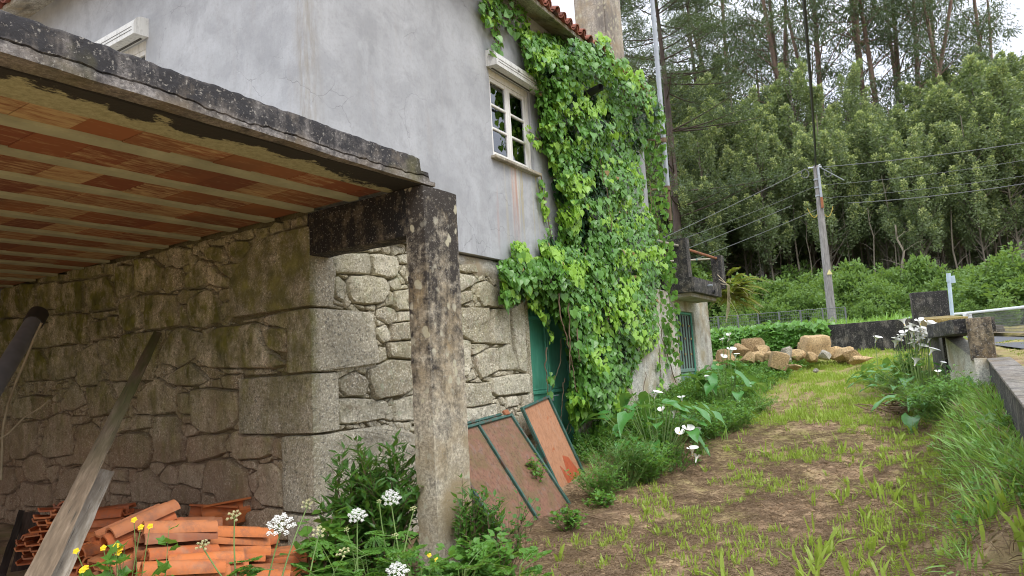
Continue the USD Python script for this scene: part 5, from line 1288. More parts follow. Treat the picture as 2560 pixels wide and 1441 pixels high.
def make_pine(seed):
    K = kind_of("pine"); lr = np.random.default_rng(seed); H = 22.0
    T = np.c_[.3 * np.sin(np.linspace(0, 3, 10)), 0 * np.linspace(0, 1, 10), np.linspace(-.5, H, 10)]; tr = [tube(T, np.linspace(.22, .04, 10), 8)]; C = []
    for k in range(70):
        z = lr.uniform(4.5, H - .3); a = k * 2.4; L = np.interp(z, [4.5, 9, 16, H], [3.0, 3.8, 2.8, .6]) * lr.uniform(.6, 1.1); b = np.array([np.interp(z, T[:, 2], T[:, 0]), 0, z])
        e = b + [math.cos(a) * L, math.sin(a) * L, L * lr.uniform(-.12, .35)]; Q = arc(b, e, .12, 6); tr.append(tube(Q, np.linspace(.05, .010, 6), 4, False))
        for t in (.45, .62, .78, .9, 1.0):
            p = b + (e - b) * t; s = np.array([-math.sin(a), math.cos(a), 0])
            for sg in (-1, 1):
                w = L * .30 * (1.25 - t) * lr.uniform(.6, 1.2); c = p + s * sg * w + [0, 0, lr.uniform(.0, .2)]; C.append(c); tr.append(tube([p, c], [.012, .005], 3, False))
    C = np.array(C); part(K, "trunk", cat(*tr), M["bark_dark"], smooth=True)
    part(K, "crown", leaves_round(C, lr.uniform(.22, .42, len(C)), 34, .26, seed + 3, (L3[0] * [.6, 1, 1], L3[1]), .6), M["pine"], kind="stuff")
    return K
def make_bush(seed, H=3.6, R=1.6, mt="bush", leaf=L2, size=.20, n=120, per=52):
    K = kind_of("leafy_bush"); lr = np.random.default_rng(seed)
    sh = lambda t: np.interp(t, [0, .2, .55, .85, 1], [.75, 1, .9, .5, .12]); C, q = crown_pts(n, .25, H, R, seed, sh, .2)
    tr = []
    for k in range(16):
        i = lr.integers(0, len(C)); tr.append(tube(arc([lr.normal(0, .15), lr.normal(0, .15), -.2], C[i], -.2, 5), np.linspace(.03, .008, 5), 4, False))
    part(K, "stems", cat(*tr), M["bark_grey"])
    part(K, "crown", leaves_round(C, lr.uniform(.22, .48, len(C)) * (H / 3.6) ** .5, per, size, seed + 3, leaf, .9), M[mt], kind="stuff")
    return K
AC = [make_acacia(s) for s in (1, 2, 3, 4)]; AL = [make_acacia(s, 1.2, .6) for s in (6, 7)]; EU = [make_euc(s) for s in (11, 12, 13)]; PI = [make_pine(21)]; BU = [make_bush(31), make_bush(32, 3.6, 1.9), make_bush(33, 3.6, 1.3, size=.24)]
def tree(kinds, native, name, label, cat_, px, top, dist, seed, group=None, wide=1.0, lean=None):
    """a tree whose foot stands dist metres off in the direction of px and whose top shows at height top"""
    lr = np.random.default_rng(seed); P = at_dist(px, 880, dist); x, y = P[:2]; z = float(gz(x, y)) - .15
    d = ray(px, top); ztop = EYE[2] + d[2] * dist / math.hypot(d[0], d[1]); s = max(.25, (ztop - z) / native)
    return copy_of(kinds[seed % len(kinds)], name, label, cat_, group, (x, y, z), lr.uniform(0, 6.28), (s * wide, s * wide, s), lean)
seedn = 100
# acacias of the wood's edge: (direction, top, distance, width)
EDGE = [(1655, 300, 46, 1.0, "young acacia showing between the ivy and the leaning pipe"), (1735, 268, 44, .95, "pale-topped acacia just right of the leaning pipe"), (1800, 330, 41, .95, "acacia with its low crown behind the terrace posts"), (1835, 262, 47, 1.0, "acacia rising behind the outer terrace post"),
        (1893, 196, 45, .95, "tall pointed acacia left of the thick hanging cable"), (1950, 290, 42, .9, "short acacia directly left of the utility pole top"), (2000, 268, 47, .95, "acacia behind the thick hanging cable"), (2055, 152, 46, .95, "bright topped acacia right of the thick hanging cable"), (2110, 250, 42, .95, "acacia behind the wires just right of the pole"),
        (2160, 232, 48, 1.0, "acacia in front of the forked reddish trunk"), (2195, 168, 46, .8, "narrow light green acacia below the forked trunk"), (2250, 262, 43, .95, "acacia half way between the pole and the black gatepost"), (2300, 225, 46, 1.0, "acacia above the pale sapling trunk"), (2345, 300, 41, .9, "low acacia above the black gatepost"),
        (2395, 205, 47, .95, "acacia above the pale blue post"), (2440, 192, 44, .95, "broad acacia over the white railing"), (2490, 250, 42, .9, "short acacia right of the broad one"), (2535, 90, 45, 1.05, "tallest acacia at the right edge of the photo"), (2590, 170, 43, 1.1, "acacia cut off by the right edge of the photo"), (2640, 140, 47, 1.0, "acacia wholly past the right edge")]
for px, top, d, w, lab in EDGE:
    seedn += 1; top -= 25
    if px < 2630: tree(AC, 16.2, "acacia_tree", lab, "tree", px, top, d, seedn, None, w)
# dark depth of the wood behind them
for k in range(34):
    seedn += 1; px = 1540 + k * 34 + rng.uniform(-14, 14); tree(AL if k % 3 else AC, 16.2, "acacia_tree", "dark acacia in the depth of the wood behind the edge trees", "tree", px, rng.uniform(110, 240) if px < 1900 else rng.uniform(230, 340) if px < 2420 else rng.uniform(80, 200), rng.uniform(49, 58), seedn, "acacias in the depth of the wood", .9)
for k in range(30):
    seedn += 1; px = 1500 + k * 40 + rng.uniform(-14, 14); tree(AL, 16.2, "acacia_tree", "far shaded acacia seen only between nearer trunks", "tree", px, rng.uniform(420, 540), rng.uniform(63, 80), seedn, "far acacias seen between trunks", 1.4)
# eucalyptus above
EUS = [(1905, -260, 60, "eucalyptus with a slanting pale trunk left of the thick cable"), (1990, -220, 56, "thin eucalyptus behind the thick cable"), (2075, -330, 52, "slender eucalyptus left of the stout reddish trunk"), (2120, -380, 50, "stout reddish eucalyptus with stringy bark, tallest over the pole"), (2215, -340, 54, "straight eucalyptus right of the stout reddish trunk"),
       (2262, -300, 53, "forked eucalyptus with two leaning stems"), (2305, -330, 57, "eucalyptus with a curving red-brown trunk"), (2352, -300, 55, "pale-barked slim eucalyptus over the black gatepost"), (2440, -260, 54, "thick leafy eucalyptus trunk over the white railing"), (2520, -240, 58, "dark eucalyptus above the tallest acacia"), (1845, -140, 62, "dark full eucalyptus between pine and thick cable"), (2400, -220, 62, "eucalyptus far back over the pale blue post"), (1935, 40, 64, "low eucalyptus far back left of the thick cable"), (2020, 60, 66, "low eucalyptus far back behind the thick cable")]
for px, top, d, lab in EUS:
    seedn += 1; tree(EU, 28.2, "eucalyptus_tree", lab, "tree", px, top, d, seedn, None, 1.15)
seedn += 1; tree(PI, 22.2, "pine_tree", "dark pine with bare level branches right of the chimney", "tree", 1712, -170, 40, seedn, None, 1.25)
seedn += 1; tree(PI, 22.2, "pine_tree", "smaller pine behind the chimney and the ivy", "tree", 1610, -60, 46, seedn, None, 1.1)
seedn += 1; tree(PI, 22.2, "pine_tree", "pine with a dark trunk behind the right side of the first pine", "tree", 1800, -60, 52, seedn, None, 1.2)
# thin bare trunks in the shade of the wood
def make_sapling(seed):
    K = kind_of("bare_sapling"); lr = np.random.default_rng(seed); T = np.c_[np.cumsum(lr.normal(0, .09, 9)), np.cumsum(lr.normal(0, .09, 9)), np.linspace(-.3, 8.0, 9)]; tr = [tube(T, np.linspace(.085, .03, 9), 6)]
    for k in range(9):
        i = lr.integers(2, 8); a = lr.uniform(0, 6.28); tr.append(tube([T[i], T[i] + [math.cos(a) * .5, math.sin(a) * .5, .5], T[i] + [math.cos(a) * .9, math.sin(a) * .9, .7]], [.02, .012, .004], 4, False))
    part(K, "trunk", cat(*tr), M["bark_pale"], smooth=True); return K
M["bark_pale"] = mat_bark("pale_bark", (0.12, 0.10, 0.075), (0.28, 0.24, 0.185))
SA = [make_sapling(s) for s in (51, 52, 53)]
copy_of(SA[0], "sapling", "single pale sapling trunk standing clear before the dark wood", "tree", None, tuple(np.r_[at_dist(2280, 880, 35.5)[:2], gz(*at_dist(2280, 880, 35.5)[:2])]), 1.0, (1.0, 1.0, .60))
for k in range(34):
    px = (1690 + (k % 8) * 9 if k < 9 else 1900 + (k - 9) * 26) + rng.uniform(-12, 12); d = rng.uniform(41, 46); P = at_dist(px, 880, d)
    copy_of(SA[k % 3], "sapling", "thin bare sapling trunk in the shade of the wood", "tree", "thin bare trunks in the wood", (P[0], P[1], float(gz(P[0], P[1])) - .1), rng.uniform(0, 6.28), (rng.uniform(.35, .9),) * 2 + (rng.uniform(.7, 1.0),))
# bushes before the wood
BUS = [(1905, 690, 36, 1.0, "bush beside the terrace fern"), (1965, 735, 34, 1.0, "low bush left of the pole foot"), (2010, 715, 34, 1.0, "bush just left of the utility pole"), (2105, 665, 34, .9, "light green bush close right of the utility pole"), (2150, 640, 35, .9, "tall light bush right of the utility pole"), (2215, 690, 33, 1.1, "rounded bush over the black wall"), (2255, 650, 35, .9, "light bush behind the pale sapling"), (2330, 625, 35, .8, "tall narrow bush behind the black gatepost"), (2365, 690, 34, 1.0, "bush left of the pale blue post"), (2420, 660, 34, 1.0, "bush right of the pale blue post"), (2475, 680, 32, 1.1, "bush behind the white railing"), (2530, 630, 31, 1.1, "broad yellowish bush behind the white railing"), (2590, 600, 31, 1.3, "big yellowish bush at the right edge"), (2180, 745, 31.5, 1.0, "grassy low bush above the black wall"), (2060, 770, 31, .8, "small bush at the foot of the pole"), (1850, 770, 31, .8, "small bush behind the wire fence"), (2440, 745, 29.5, 1.0, "low bush close behind the railing mesh"), (2520, 735, 28.5, .9, "dark low bush behind the railing mesh")]
for px, top, d, w, lab in BUS:
    seedn += 1; tree(BU, 3.9, "bush", lab, "bush", px, top, d, seedn, None, w)
for k in range(40):
    seedn += 1; px = 1640 + k * 24 + rng.uniform(-10, 10); tree(BU, 3.9, "bush", "shaded undergrowth bush at the foot of the wood", "bush", px, rng.uniform(640, 745), rng.uniform(36, 44), seedn, "undergrowth bushes along the wood", 1.3)

# ------------------------------------------------------------------ annex with its roof terrace
annex = thing("outbuilding", "low grey rendered outbuilding with a roof terrace beyond the ivy", "outbuilding")
AX0, AX1 = HX + 0.02, 12.98
AZ = 3.0
adoor = (10.45, 11.75, 0.62, 2.60)
aw = Polygon([(AX0, -0.5), (AX1, -0.5), (AX1, AZ), (AX0, AZ)]).difference(sbox(adoor[0], -0.6, adoor[1], adoor[3]))
part(annex, "wall", cat(place(extrude(aw, 0.28), XZ, (0, 0.33, 0)), bx(AX1 - 0.28, AX1 - 0.002, 0.33, 4.5, -0.5, AZ)), M["annex_wall"])
part(annex, "pilaster", rough_box(9.02, 10.22, -0.03, 0.045, -0.3, 2.98, 0.1, 0.008, 4, 0.012, 21), M["annex_wall"], smooth=40)
part(annex, "roof_slab", cat(bx(AX0, AX1 + 0.15, 0.02, 4.6, 3.0, 3.22), bx(9.6, 11.9, -0.06, 0.018, 3.0, 3.23)), M["black_concrete"])
c0 = on_y(1738, 740, -0.62); c1 = on_y(1806, 745, -0.62)
part(annex, "balcony_slab", rough_box(c0[0], c1[0], -0.62, 0.4, 2.90, 3.225, 0.08, 0.012, 5, 0.02, 22), M["black_concrete"], smooth=40)
part(annex, "balcony_soffit", rough_box(c0[0] + 0.1, c1[0] - 0.1, -0.5, 0.02, 2.82, 2.905, 0.08, 0.006, 5, 0.01, 23), M["grey_concrete"], smooth=40)
pA = on_y(1712, 690, -0.35); pB = on_y(1800, 690, -0.35)
part(annex, "terrace_post", rough_box(pA[0] - 0.05, pA[0] + 0.21, -0.45, -0.15, 3.2, 4.12, 0.06, 0.01, 6, 0.012, 24), M["black_concrete"], smooth=40)
part(annex, "terrace_post", rough_box(pB[0] - 0.10, pB[0] + 0.14, -0.45, -0.18, 3.2, 4.05, 0.06, 0.008, 6, 0.012, 25), M["black_concrete"], smooth=40)
part(annex, "rail", tube([(9.1, -0.1, 3.98), (pA[0], -0.28, 3.96)], 0.028, 8), M["rail_pale"])
part(annex, "rail", tube([(pA[0] + 0.1, -0.30, 3.93), (pB[0], -0.32, 3.98)], 0.032, 8), M["rust"], "rusty terrace rail")
part(annex, "rail", tube([(9.3, 2.2, 3.75), (pB[0] + 0.1, -0.25, 4.0)], 0.024, 8), M["rail_pale"])
part(annex, "drain_pipe", tube([(c0[0] + 1.0, -0.60, 3.10), (c0[0] + 1.0, -0.72, 3.095)], 0.022, 8), M["galvanised"])
part(annex, "drain_pipe", cat(tube([(c0[0] + 1.35, -0.60, 2.98), (c0[0] + 1.35, -0.66, 2.98)], 0.045, 10, False), tube([(c0[0] + 1.35, -0.60, 2.98), (c0[0] + 1.35, -0.66, 2.98)], 0.03, 10, False)), M["wire"])
ad = thing("door", under=path_of(annex)); tag(ad, "faded green sheet metal door with raised strips")
part(ad, "door_frame", cat(cbx(adoor[0], adoor[0] + 0.06, 0.10, 0.2, adoor[2], adoor[3], .006), cbx(adoor[1] - 0.06, adoor[1], 0.10, 0.2, adoor[2], adoor[3], .006), cbx(adoor[0] + .06, adoor[1] - .06, 0.10, 0.2, adoor[3] - .06, adoor[3], .006)), M["green_paint"])
part(ad, "panel", bx(adoor[0] + 0.06, adoor[1] - 0.06, 0.15, 0.19, adoor[2], adoor[3] - 0.06), M["faded_green"])
for k in range(7):
    u = adoor[0] + 0.08 + k * (adoor[1] - adoor[0] - .16) / 6
    part(ad, "strip", cbx(u - 0.012, u + 0.012, 0.125, 0.15, 1.30, adoor[3] - 0.08, .004), M["dark_metal"])
part(ad, "crossbar", cbx(adoor[0] + 0.06, adoor[1] - 0.06, 0.122, 0.15, 1.22, 1.29, .005), M["faded_green"])
bo = [cbx(u - .03, u + .03, 0.10, 0.126, z - .025, z + .025, .006) for k, z in enumerate((2.28, 1.98, 1.62)) for u in np.linspace(adoor[0] + .2 + .07 * (k % 2), adoor[1] - .25 + .07 * (k % 2), 3)]
for b in bo: part(ad, "rosette", b, M["brass"])
# fern on the terrace corner and trailing dry stems
fb = np.array([pB[0] + 0.25, -0.5, 3.15]); fern = thing("fern", "yellow-green fern growing out of the terrace's outer corner", "fern"); fl = []; fs = []
fr_ = np.random.default_rng(5)
for k in range(110):
    a = fr_.uniform(-2.6, 1.4); L = fr_.uniform(.28, .75); d = np.array([math.cos(a), math.sin(a), fr_.uniform(-.55, .9)]); d /= np.linalg.norm(d); P = fb + d * np.array([.15, .15, .1]) + fr_.normal(0, 1, 3) * [.16, .12, .14]; n = 14; t = np.linspace(.08, 1, n)
    C = P + d * L * t[:, None] - np.c_[0 * t, 0 * t, .38 * L * t ** 2]; s = np.cross(d, [0, 0, 1]); s /= np.linalg.norm(s) + 1e-9
    lv, lf = leaf_lance(.26)
    for sg in (-1, 1): fl.append(scatter(lv, lf, C, frames(np.repeat((s * sg + d * .5)[None], n, 0), np.repeat(np.array([[0, 0, 1.0]]), n, 0)), .13 * np.sin(np.pi * (t * .8 + .15))))
    fs.append(tube(C, .004, 3, False))
part(fern, "fronds", cat(*fl), M["fern"]); part(fern, "stalks", cat(*fs), M["stem_pale"])
ts = np.random.default_rng(6)
vine = thing("dry_vine", "pale dry vine stems hanging over the terrace edge", "vine")
for k in range(3): part(vine, "stem", cat(*[tube(np.array([c1 + [-.1 - .1 * k, -.02, .32 + .1 * k], c1 + [-.25 - .08 * k, -.25, .25], c1 + [-.12 - .1 * k, -.2, -.1], c1 + [-.05 - .15 * k, -.12, -.4 - .1 * k]]), .009, 4)]), M["stem_pale"])

# ------------------------------------------------------------------ pipe mast at the end of the house
mast = thing("pipe_mast", "tall galvanised pipe strapped to the end of the house", "mast")
m0, m1 = at_dist(1669, 473, 15.0), at_dist(1628, -30, 15.0)
mu = m1 - m0; mu /= np.linalg.norm(mu)
part(mast, "pipe", tube([m0, m0 + mu * 2.2, m1 + mu * 1.0], [.055, .052, .048], 12), M["galvanised"])
part(mast, "foot", tube([m0 - mu * .7, m0], .045, 10), M["stem_brown"])
for py in (352, 472):
    c = at_dist(1658 if py < 400 else 1668, py, 15.0)
    part(mast, "strap", cat(tube([c - mu * .05, c + mu * .05], .075, 12), tube([c, [HX + .02, c[1] + .1, c[2] - .15]], .022, 6)), M["stem_brown"])

# ------------------------------------------------------------------ utility pole and wires
pole = thing("utility_pole", "weathered grey wooden utility pole beyond the yard", "pole")
q0 = at_dist(2084, 830, 29.0); q1 = at_dist(2039, 415, 29.0); pu = q1 - q0
part(pole, "shaft", tube([q0 - pu * .12, q0 + pu * .3, q0 + pu * .7, q1], [.165, .15, .125, .10], 12), M["pole_wood"])
at = lambda t: q0 + pu * t
part(pole, "conduit", tube([at(.80) + [-.13, -.1, 0], at(.985) + [-.11, -.09, 0]], .045, 8), M["galvanised"])
part(pole, "bands", cat(*[tube([at(t), at(t + .008)], .135, 12) for t in (.81, .86, .91)]), M["galvanised"])
part(pole, "cable_guard", tube([at(.735) + [-.12, -.1, 0], at(.80) + [-.12, -.1, 0]], .05, 8), M["rust"])
part(pole, "bracket", cat(tube([at(.985) + RGT * -.30 + [0, 0, .02], at(.985) + RGT * .22 + [0, 0, .05]], .035, 6), tube([at(.99), at(.99) + RGT * .18 + [0, 0, .1]], .035, 6)), M["galvanised"])
part(pole, "stay_bar", tube([at(.99) + RGT * .15, at(.90) + RGT * 1.05], .02, 5), M["galvanised"])
for s in (-1, 1): part(pole, "cable_coil", tube([at(.985) + RGT * s * (.45 + .15 * math.cos(a)) + np.array([0, 0, -.2 + .17 * math.sin(a)]) for a in np.linspace(0, 6.0, 14)], .018, 5), M["wire_grey"])
for s in (-1, 1): part(pole, "drip_loop", tube(arc(at(.70) + RGT * s * .14, at(.745) + RGT * s * .5, .22, 8), .014, 5), M["yellow_cable"])
part(pole, "warning_plate", place(extrude(Polygon([(-.11, 0), (.11, 0), (0, .2)]), .006), np.stack([RGT, [0, 0, 1], -FWD], 1), at(.335) - FWD * .19), M["yellow_plate"])
def wire(name_lab, a, b, sag, r, mt="wire"):
    m = tube(arc(a, b, sag, 22), r, 5, False); solo("overhead_wire", m, M[mt], name_lab, "wire")
wire("thick black cable hanging from above the yard to the pole head", at(1.0), at_dist(1975, -420, 9.0), .9, .034)
wire("upper twisted cable from pole head to the right", at(.99) + RGT * .3, at_dist(2700, 335, 27.0), .10, .014, "wire_grey")
wire("lower grey cable from the pole to the right", at(.76) + RGT * 1.1, at_dist(2760, 425, 27.0), .15, .014, "wire_grey")
wire("thin wire from the pole to the right, under the twisted cable", at(.88), at_dist(2720, 372, 27.0), .15, .008, "wire_grey")
wire("thin wire from the pole to the right, middle of three", at(.80), at_dist(2720, 415, 27.0), .12, .008, "wire_grey")
wire("cable from pole head down to the left behind the ivy", at(.985) - RGT * .4, at_dist(1560, 640, 26.0), .05, .013, "wire_grey")
wire("thin wire leftwards from the pole, topmost of its bundle", at(.88), at_dist(1540, 655, 26.0), .1, .008, "wire_grey")
wire("cable leftwards from the pole, middle of its bundle", at(.765) - RGT * 1.1, at_dist(1540, 690, 26.0), .05, .012, "wire_grey")
wire("cable leftwards from the pole, lowest of its bundle", at(.74), at_dist(1540, 720, 26.0), .1, .011, "wire_grey")

# ------------------------------------------------------------------ low walls, posts, railing and road on the right
def ground_at(px, dist): P = at_dist(px, 880, dist); return P[0], P[1], float(gz(P[0], P[1]))
def wall_line(a, b, z0a, z1a, z0b, z1b, th, seed, amp=.012):
    """a wall from a to b (x, y), feet and tops given at both ends"""
    a, b = np.asarray(a, float), np.asarray(b, float); L = np.linalg.norm(b - a)
    v, f = rough_box(0, L, -th / 2, th / 2, 0, 1, .12, 0, 4, .0001, seed)
    n = 24; v, f = rough_box(0, L, -th / 2, th / 2, 0, 1.0, .10, amp, 5, .02, seed)
    u = v[:, 0] / L; z0, z1 = z0a + (z0b - z0a) * u, z1a + (z1b - z1a) * u
    d = (b - a) / L; nrm = np.array([-d[1], d[0]])
    P = a + d * v[:, :1] + nrm * v[:, 1:2]
    return np.c_[P, z0 + (z1 - z0) * v[:, 2]], f
rw = thing("boundary_wall", "low black-stained concrete wall along the right of the yard", "wall")
n0 = at_dist(2462, 905, 11.0); nE = at_dist(2580, 1000, 5.6)
part(rw, "near_wall", wall_line((n0[0] + .35, n0[1] - .165), (nE[0] - 2.5, nE[1] - .05), .2, 1.215, -.2, 0.90, .24, 51), M["wall_black"], smooth=40)
part(rw, "wall_top", wall_line((n0[0] + .30, n0[1] - .165), (nE[0] - 2.5, nE[1] - .055), 1.222, 1.250, 0.902, 0.930, .26, 61, .006), M["pebble_top"], "pebbly pale top of the near wall", smooth=40)
bl0 = at_dist(2421, 858, 11.25); 
bR = at_dist(2487, 858, 11.25)
ang = math.atan2(*( (bR - bl0)[:2][::-1]))
def turned(m, c, a):
    v, f = m; ca, sa = math.cos(a), math.sin(a); return np.c_[v[:, 0] * ca - v[:, 1] * sa + c[0], v[:, 0] * sa + v[:, 1] * ca + c[1], v[:, 2]], f
bw_ = np.linalg.norm((bR - bl0)[:2])
part(rw, "pillar_block", turned(rough_box(0, bw_, 0, .42, 1.22, 1.80, .05, .014, 7, .02, 52), bl0, ang), M["post_block"], "square pebbly concrete pillar block", smooth=40)
t0_ = at_dist(2362, 838, 13.2)
part(rw, "coping", wall_line((t0_[0], t0_[1]), (bl0[0] + .1, bl0[1] - .1), 1.58, 1.80, 1.60, 1.80, .5, 53), M["black_concrete"], smooth=40)
part(rw, "far_wall", wall_line((t0_[0] + .1, t0_[1] - .1), (n0[0] + .22, n0[1] - .01), .5, 1.60, .2, 1.25, .24, 54), M["annex_wall"], "pale plastered stretch under the coping", smooth=40)
u0, u1 = at_dist(2338, 795, 17.5), at_dist(2372, 822, 14.2)
part(rw, "mossy_coping", wall_line(u0[:2], u1[:2], 1.72, 2.10, 1.60, 1.93, .62, 55), M["moss_top"], "mossy coping block behind the pillar", smooth=40)
part(rw, "rear_wall", wall_line(u0[:2], (t0_[0], t0_[1] - .1), 1.0, 1.75, .8, 1.62, .3, 56), M["black_concrete"], smooth=40)
gp = at_dist(2329, 800, 20.5); gw = .82
part(solo_ := thing("gatepost", "broad black slab-like gatepost at the top of the yard", "gatepost"), "slab", turned(rough_box(-gw / 2, gw / 2, -.12, .12, 1.5, 2.86, .08, .012, 6, .02, 57), gp, math.atan2(RGT[1], RGT[0]) - .35), M["wall_black"], smooth=40)
bw0, bw1 = at_dist(1700, 850, 24.0), at_dist(2325, 850, 21.5)
bwall = thing("black_wall", "long low wall blackened by lichen across the top of the yard", "wall")
part(bwall, "wall", wall_line(bw0[:2], bw1[:2], 1.2, 2.30, 1.2, 2.26, .3, 58), M["wall_black"], smooth=40)
# ivy hedge over the left half of it
hedge = thing("ivy_hedge", "ivy spilling thickly over the left half of the black wall", "hedge"); hr = np.random.default_rng(77)
hu = np.array([bw1[0] - bw0[0], bw1[1] - bw0[1], 0]); hl = np.linalg.norm(hu); hu /= hl; hn = np.array([hu[1], -hu[0], 0.0]); hn *= -np.sign(hn @ FWD)
n = 5200; s = hr.uniform(0, .66 * hl, n); zt = hr.random(n)
fade = np.interp(s / hl, [0, .4, .5, .66], [1, 1, .55, .12])
hz = np.where(hr.random(n) < .3, 2.22 + .08 * hr.normal(0, 1, n) + .2 * fbm(np.c_[s, 0 * s, 0 * s], 2, 3) * fade, 2.22 - (1 - fade) * .10 - zt * np.maximum(.12, .8 * fade))
off_ = .18 + .4 * fbm(np.c_[s * 1.2, hz * 1.5, 0 * s], 3, 9) * fade; off_ = np.where(hz > 2.22, hr.uniform(-.3, .35, n), off_)
P = np.c_[bw0[0] + hu[0] * s, bw0[1] + hu[1] * s, hz] + hn * off_[:, None]
Fw = np.c_[hr.normal(0, .5, (n, 2)), -.6 + hr.normal(0, .4, n)]; Nn = hn * .7 + np.c_[hr.normal(0, .4, (n, 2)), .8 + hr.normal(0, .3, n)]
part(hedge, "foliage", scatter(hv, hf, P, frames(Fw, Nn), hr.uniform(.09, .18, n)), M["ivy"], kind="stuff")
part(hedge, "stems", cat(*[tube(np.array([bw0 + hu * x + hn * .2 + [0, 0, 0], bw0 + hu * (x + .2) + hn * .2 + [0, 0, 0]]) * [1, 1, 0] + np.array([[0, 0, 1.65], [0, 0, 2.2]]), .012, 4) for x in np.linspace(.3, hl * .55, 14)]), M["stem_brown"])
# pale blue sign post
sp0, sp1 = at_dist(2379, 800, 19.0), at_dist(2371, 686, 19.0)
spst = thing("marker_post", "pale blue metal post standing behind the mossy coping", "post")
part(spst, "post", tube([[sp0[0], sp0[1], 1.5], sp1], .04, 10), M["blue_metal"]); part(spst, "cap", cat(tube([sp1 - (sp1 - sp0) * .17, sp1 + (sp1 - sp0) * .02], .048, 10), cbx(sp1[0] - .02, sp1[0] + .05, sp1[1] - .12, sp1[1] + .0, sp1[2] - .22, sp1[2] - .05, .008)), M["blue_metal"])
# road beyond the wall, its far kerb, verges and the railing
def strip(pts_l, pts_r, lift, name, mt, label):
    """a level-across band that follows the ground: two rows of (px, dist)"""
    def dense(r):
        P = np.array([at_dist(p, 880, d)[:2] for p, d in r]); t = np.linspace(0, len(P) - 1, len(P) * 12); return np.c_[np.interp(t, np.arange(len(P)), P[:, 0]), np.interp(t, np.arange(len(P)), P[:, 1])]
    A, B = dense(pts_l), dense(pts_r); n = len(A); R = 9; w = np.linspace(0, 1, R)
    P = A[:, None] * (1 - w[None, :, None]) + B[:, None] * w[None, :, None]
    Z = np.maximum.reduce([gz(P[..., 0], P[..., 1])]) + lift
    v = np.concatenate([P, Z[..., None]], -1).reshape(-1, 3); i, j = np.meshgrid(np.arange(n - 1), np.arange(R - 1), indexing="ij")
    f = np.stack([i * R + j, i * R + j + 1, (i + 1) * R + j + 1, (i + 1) * R + j], -1).reshape(-1, 4)
    nrm = np.cross(v[f[0, 1]] - v[f[0, 0]], v[f[0, 3]] - v[f[0, 0]])
    if nrm[2] < 0: f = f[:, ::-1]
    return solo(name, (v, f), M[mt], label, kind="structure")
strip([(2400, 22.0), (2480, 18.5), (2560, 15.5), (2700, 12.5), (2900, 10.5)], [(2400, 28.0), (2480, 25.2), (2560, 22.5), (2700, 19.5), (2900, 17.5)], .03, "road", "asphalt", "grey asphalt road passing beyond the boundary wall")
strip([(2380, 29.0), (2480, 25.3), (2560, 22.6), (2700, 19.6), (2900, 17.6)], [(2380, 31.0), (2480, 27.0), (2560, 24.2), (2700, 21.0), (2900, 19.0)], .13, "kerb_strip", "verge_earth", "earthy verge with a pale kerb under the railing")
rail = thing("railing", "white painted railing with wire mesh along the far side of the road", "railing")
RP = [at_dist(p, 880, d) for p, d in ((2250, 31.5), (2418, 27.2), (2580, 23.2), (2760, 20.0))]
tops = [at_dist(p, q, d) for p, q, d in ((2255, 797, 31.5), (2418, 783, 27.2), (2580, 766, 23.2), (2760, 748, 20.0))]
for k in range(4):
    b = np.array([tops[k][0], tops[k][1], float(gz(tops[k][0], tops[k][1]))]); d2 = RGT
    part(rail, "post", place(cbx(-.13, .13, -.05, .05, b[2] - .1, tops[k][2] - .02, .01), np.array([[RGT[0], FWD[0], 0], [RGT[1], FWD[1], 0], [0, 0, 1]]), (b[0], b[1], 0)), M["white_rail"])
mesh_w = []
for k in range(3):
    a, b = tops[k], tops[k + 1]; 
    part(rail, "top_rail", tube([a, b], .042, 8), M["white_rail"])
    for t in np.linspace(0.02, .98, 62): 
        p = a + (b - a) * t; mesh_w.append(tube([p, [p[0], p[1], p[2] - .95]], .006, 3, False))
    for h in np.linspace(.1, .95, 10): mesh_w.append(tube([a - [0, 0, h], b - [0, 0, h]], .006, 3, False))
part(rail, "mesh", cat(*mesh_w), M["wire_grey"])
# old wire fence above the hedge
fence = thing("wire_fence", "thin rusty wire-mesh fence above the ivy hedge", "fence"); fm = []
fA, fB = at_dist(1700, 800, 28.0), at_dist(2112, 768, 27.0)
for t in np.linspace(0, 1, 9):
    p = fA + (fB - fA) * t; part(fence, "post", tube([[p[0], p[1], gz(p[0], p[1]) - .1], p], .028, 6), M["wire_grey"])
for t in np.linspace(0, 1, 75): p = fA + (fB - fA) * t; fm.append(tube([[p[0], p[1], p[2] - 1.0], p], .005, 3, False))
for h in np.linspace(0, 1.0, 9): fm.append(tube([fA - [0, 0, h], fB - [0, 0, h]], .006 if h else .014, 3, False))
part(fence, "mesh", cat(*fm), M["wire_grey"])

# ------------------------------------------------------------------ heap of golden stones at the top of the yard
def boulder(c, s, seed, sharp=.0):
    lr = np.random.default_rng(seed); pts = lr.normal(0, 1, (22, 3)); pts /= np.linalg.norm(pts, axis=1, keepdims=True); pts = np.sign(pts) * np.abs(pts) ** .75 * lr.uniform(.8, 1.1, (22, 1))
    h = trimesh.convex.convex_hull(pts).subdivide_to_size(.32); v = np.asarray(h.vertices); L = np.linalg.norm(v, axis=1, keepdims=True)
    v = v * (1 - .10 * np.clip(L - 1, 0, 1)); nn = v / L; v = v + nn * ((fbm(v * 2.0 + seed, 4, seed) - .5) * .22)[:, None]
    a_ = lr.uniform(0, 3.1); R_ = np.array([[math.cos(a_), -math.sin(a_), 0], [math.sin(a_), math.cos(a_), 0], [.0, .0, 1]]) @ np.array([[1, 0, 0], [0, math.cos(.35), -math.sin(.35)], [0, math.sin(.35), math.cos(.35)]]); return (v * np.asarray(s) * [.80, .80, 1.0]) @ R_.T + c, np.asarray(h.faces)
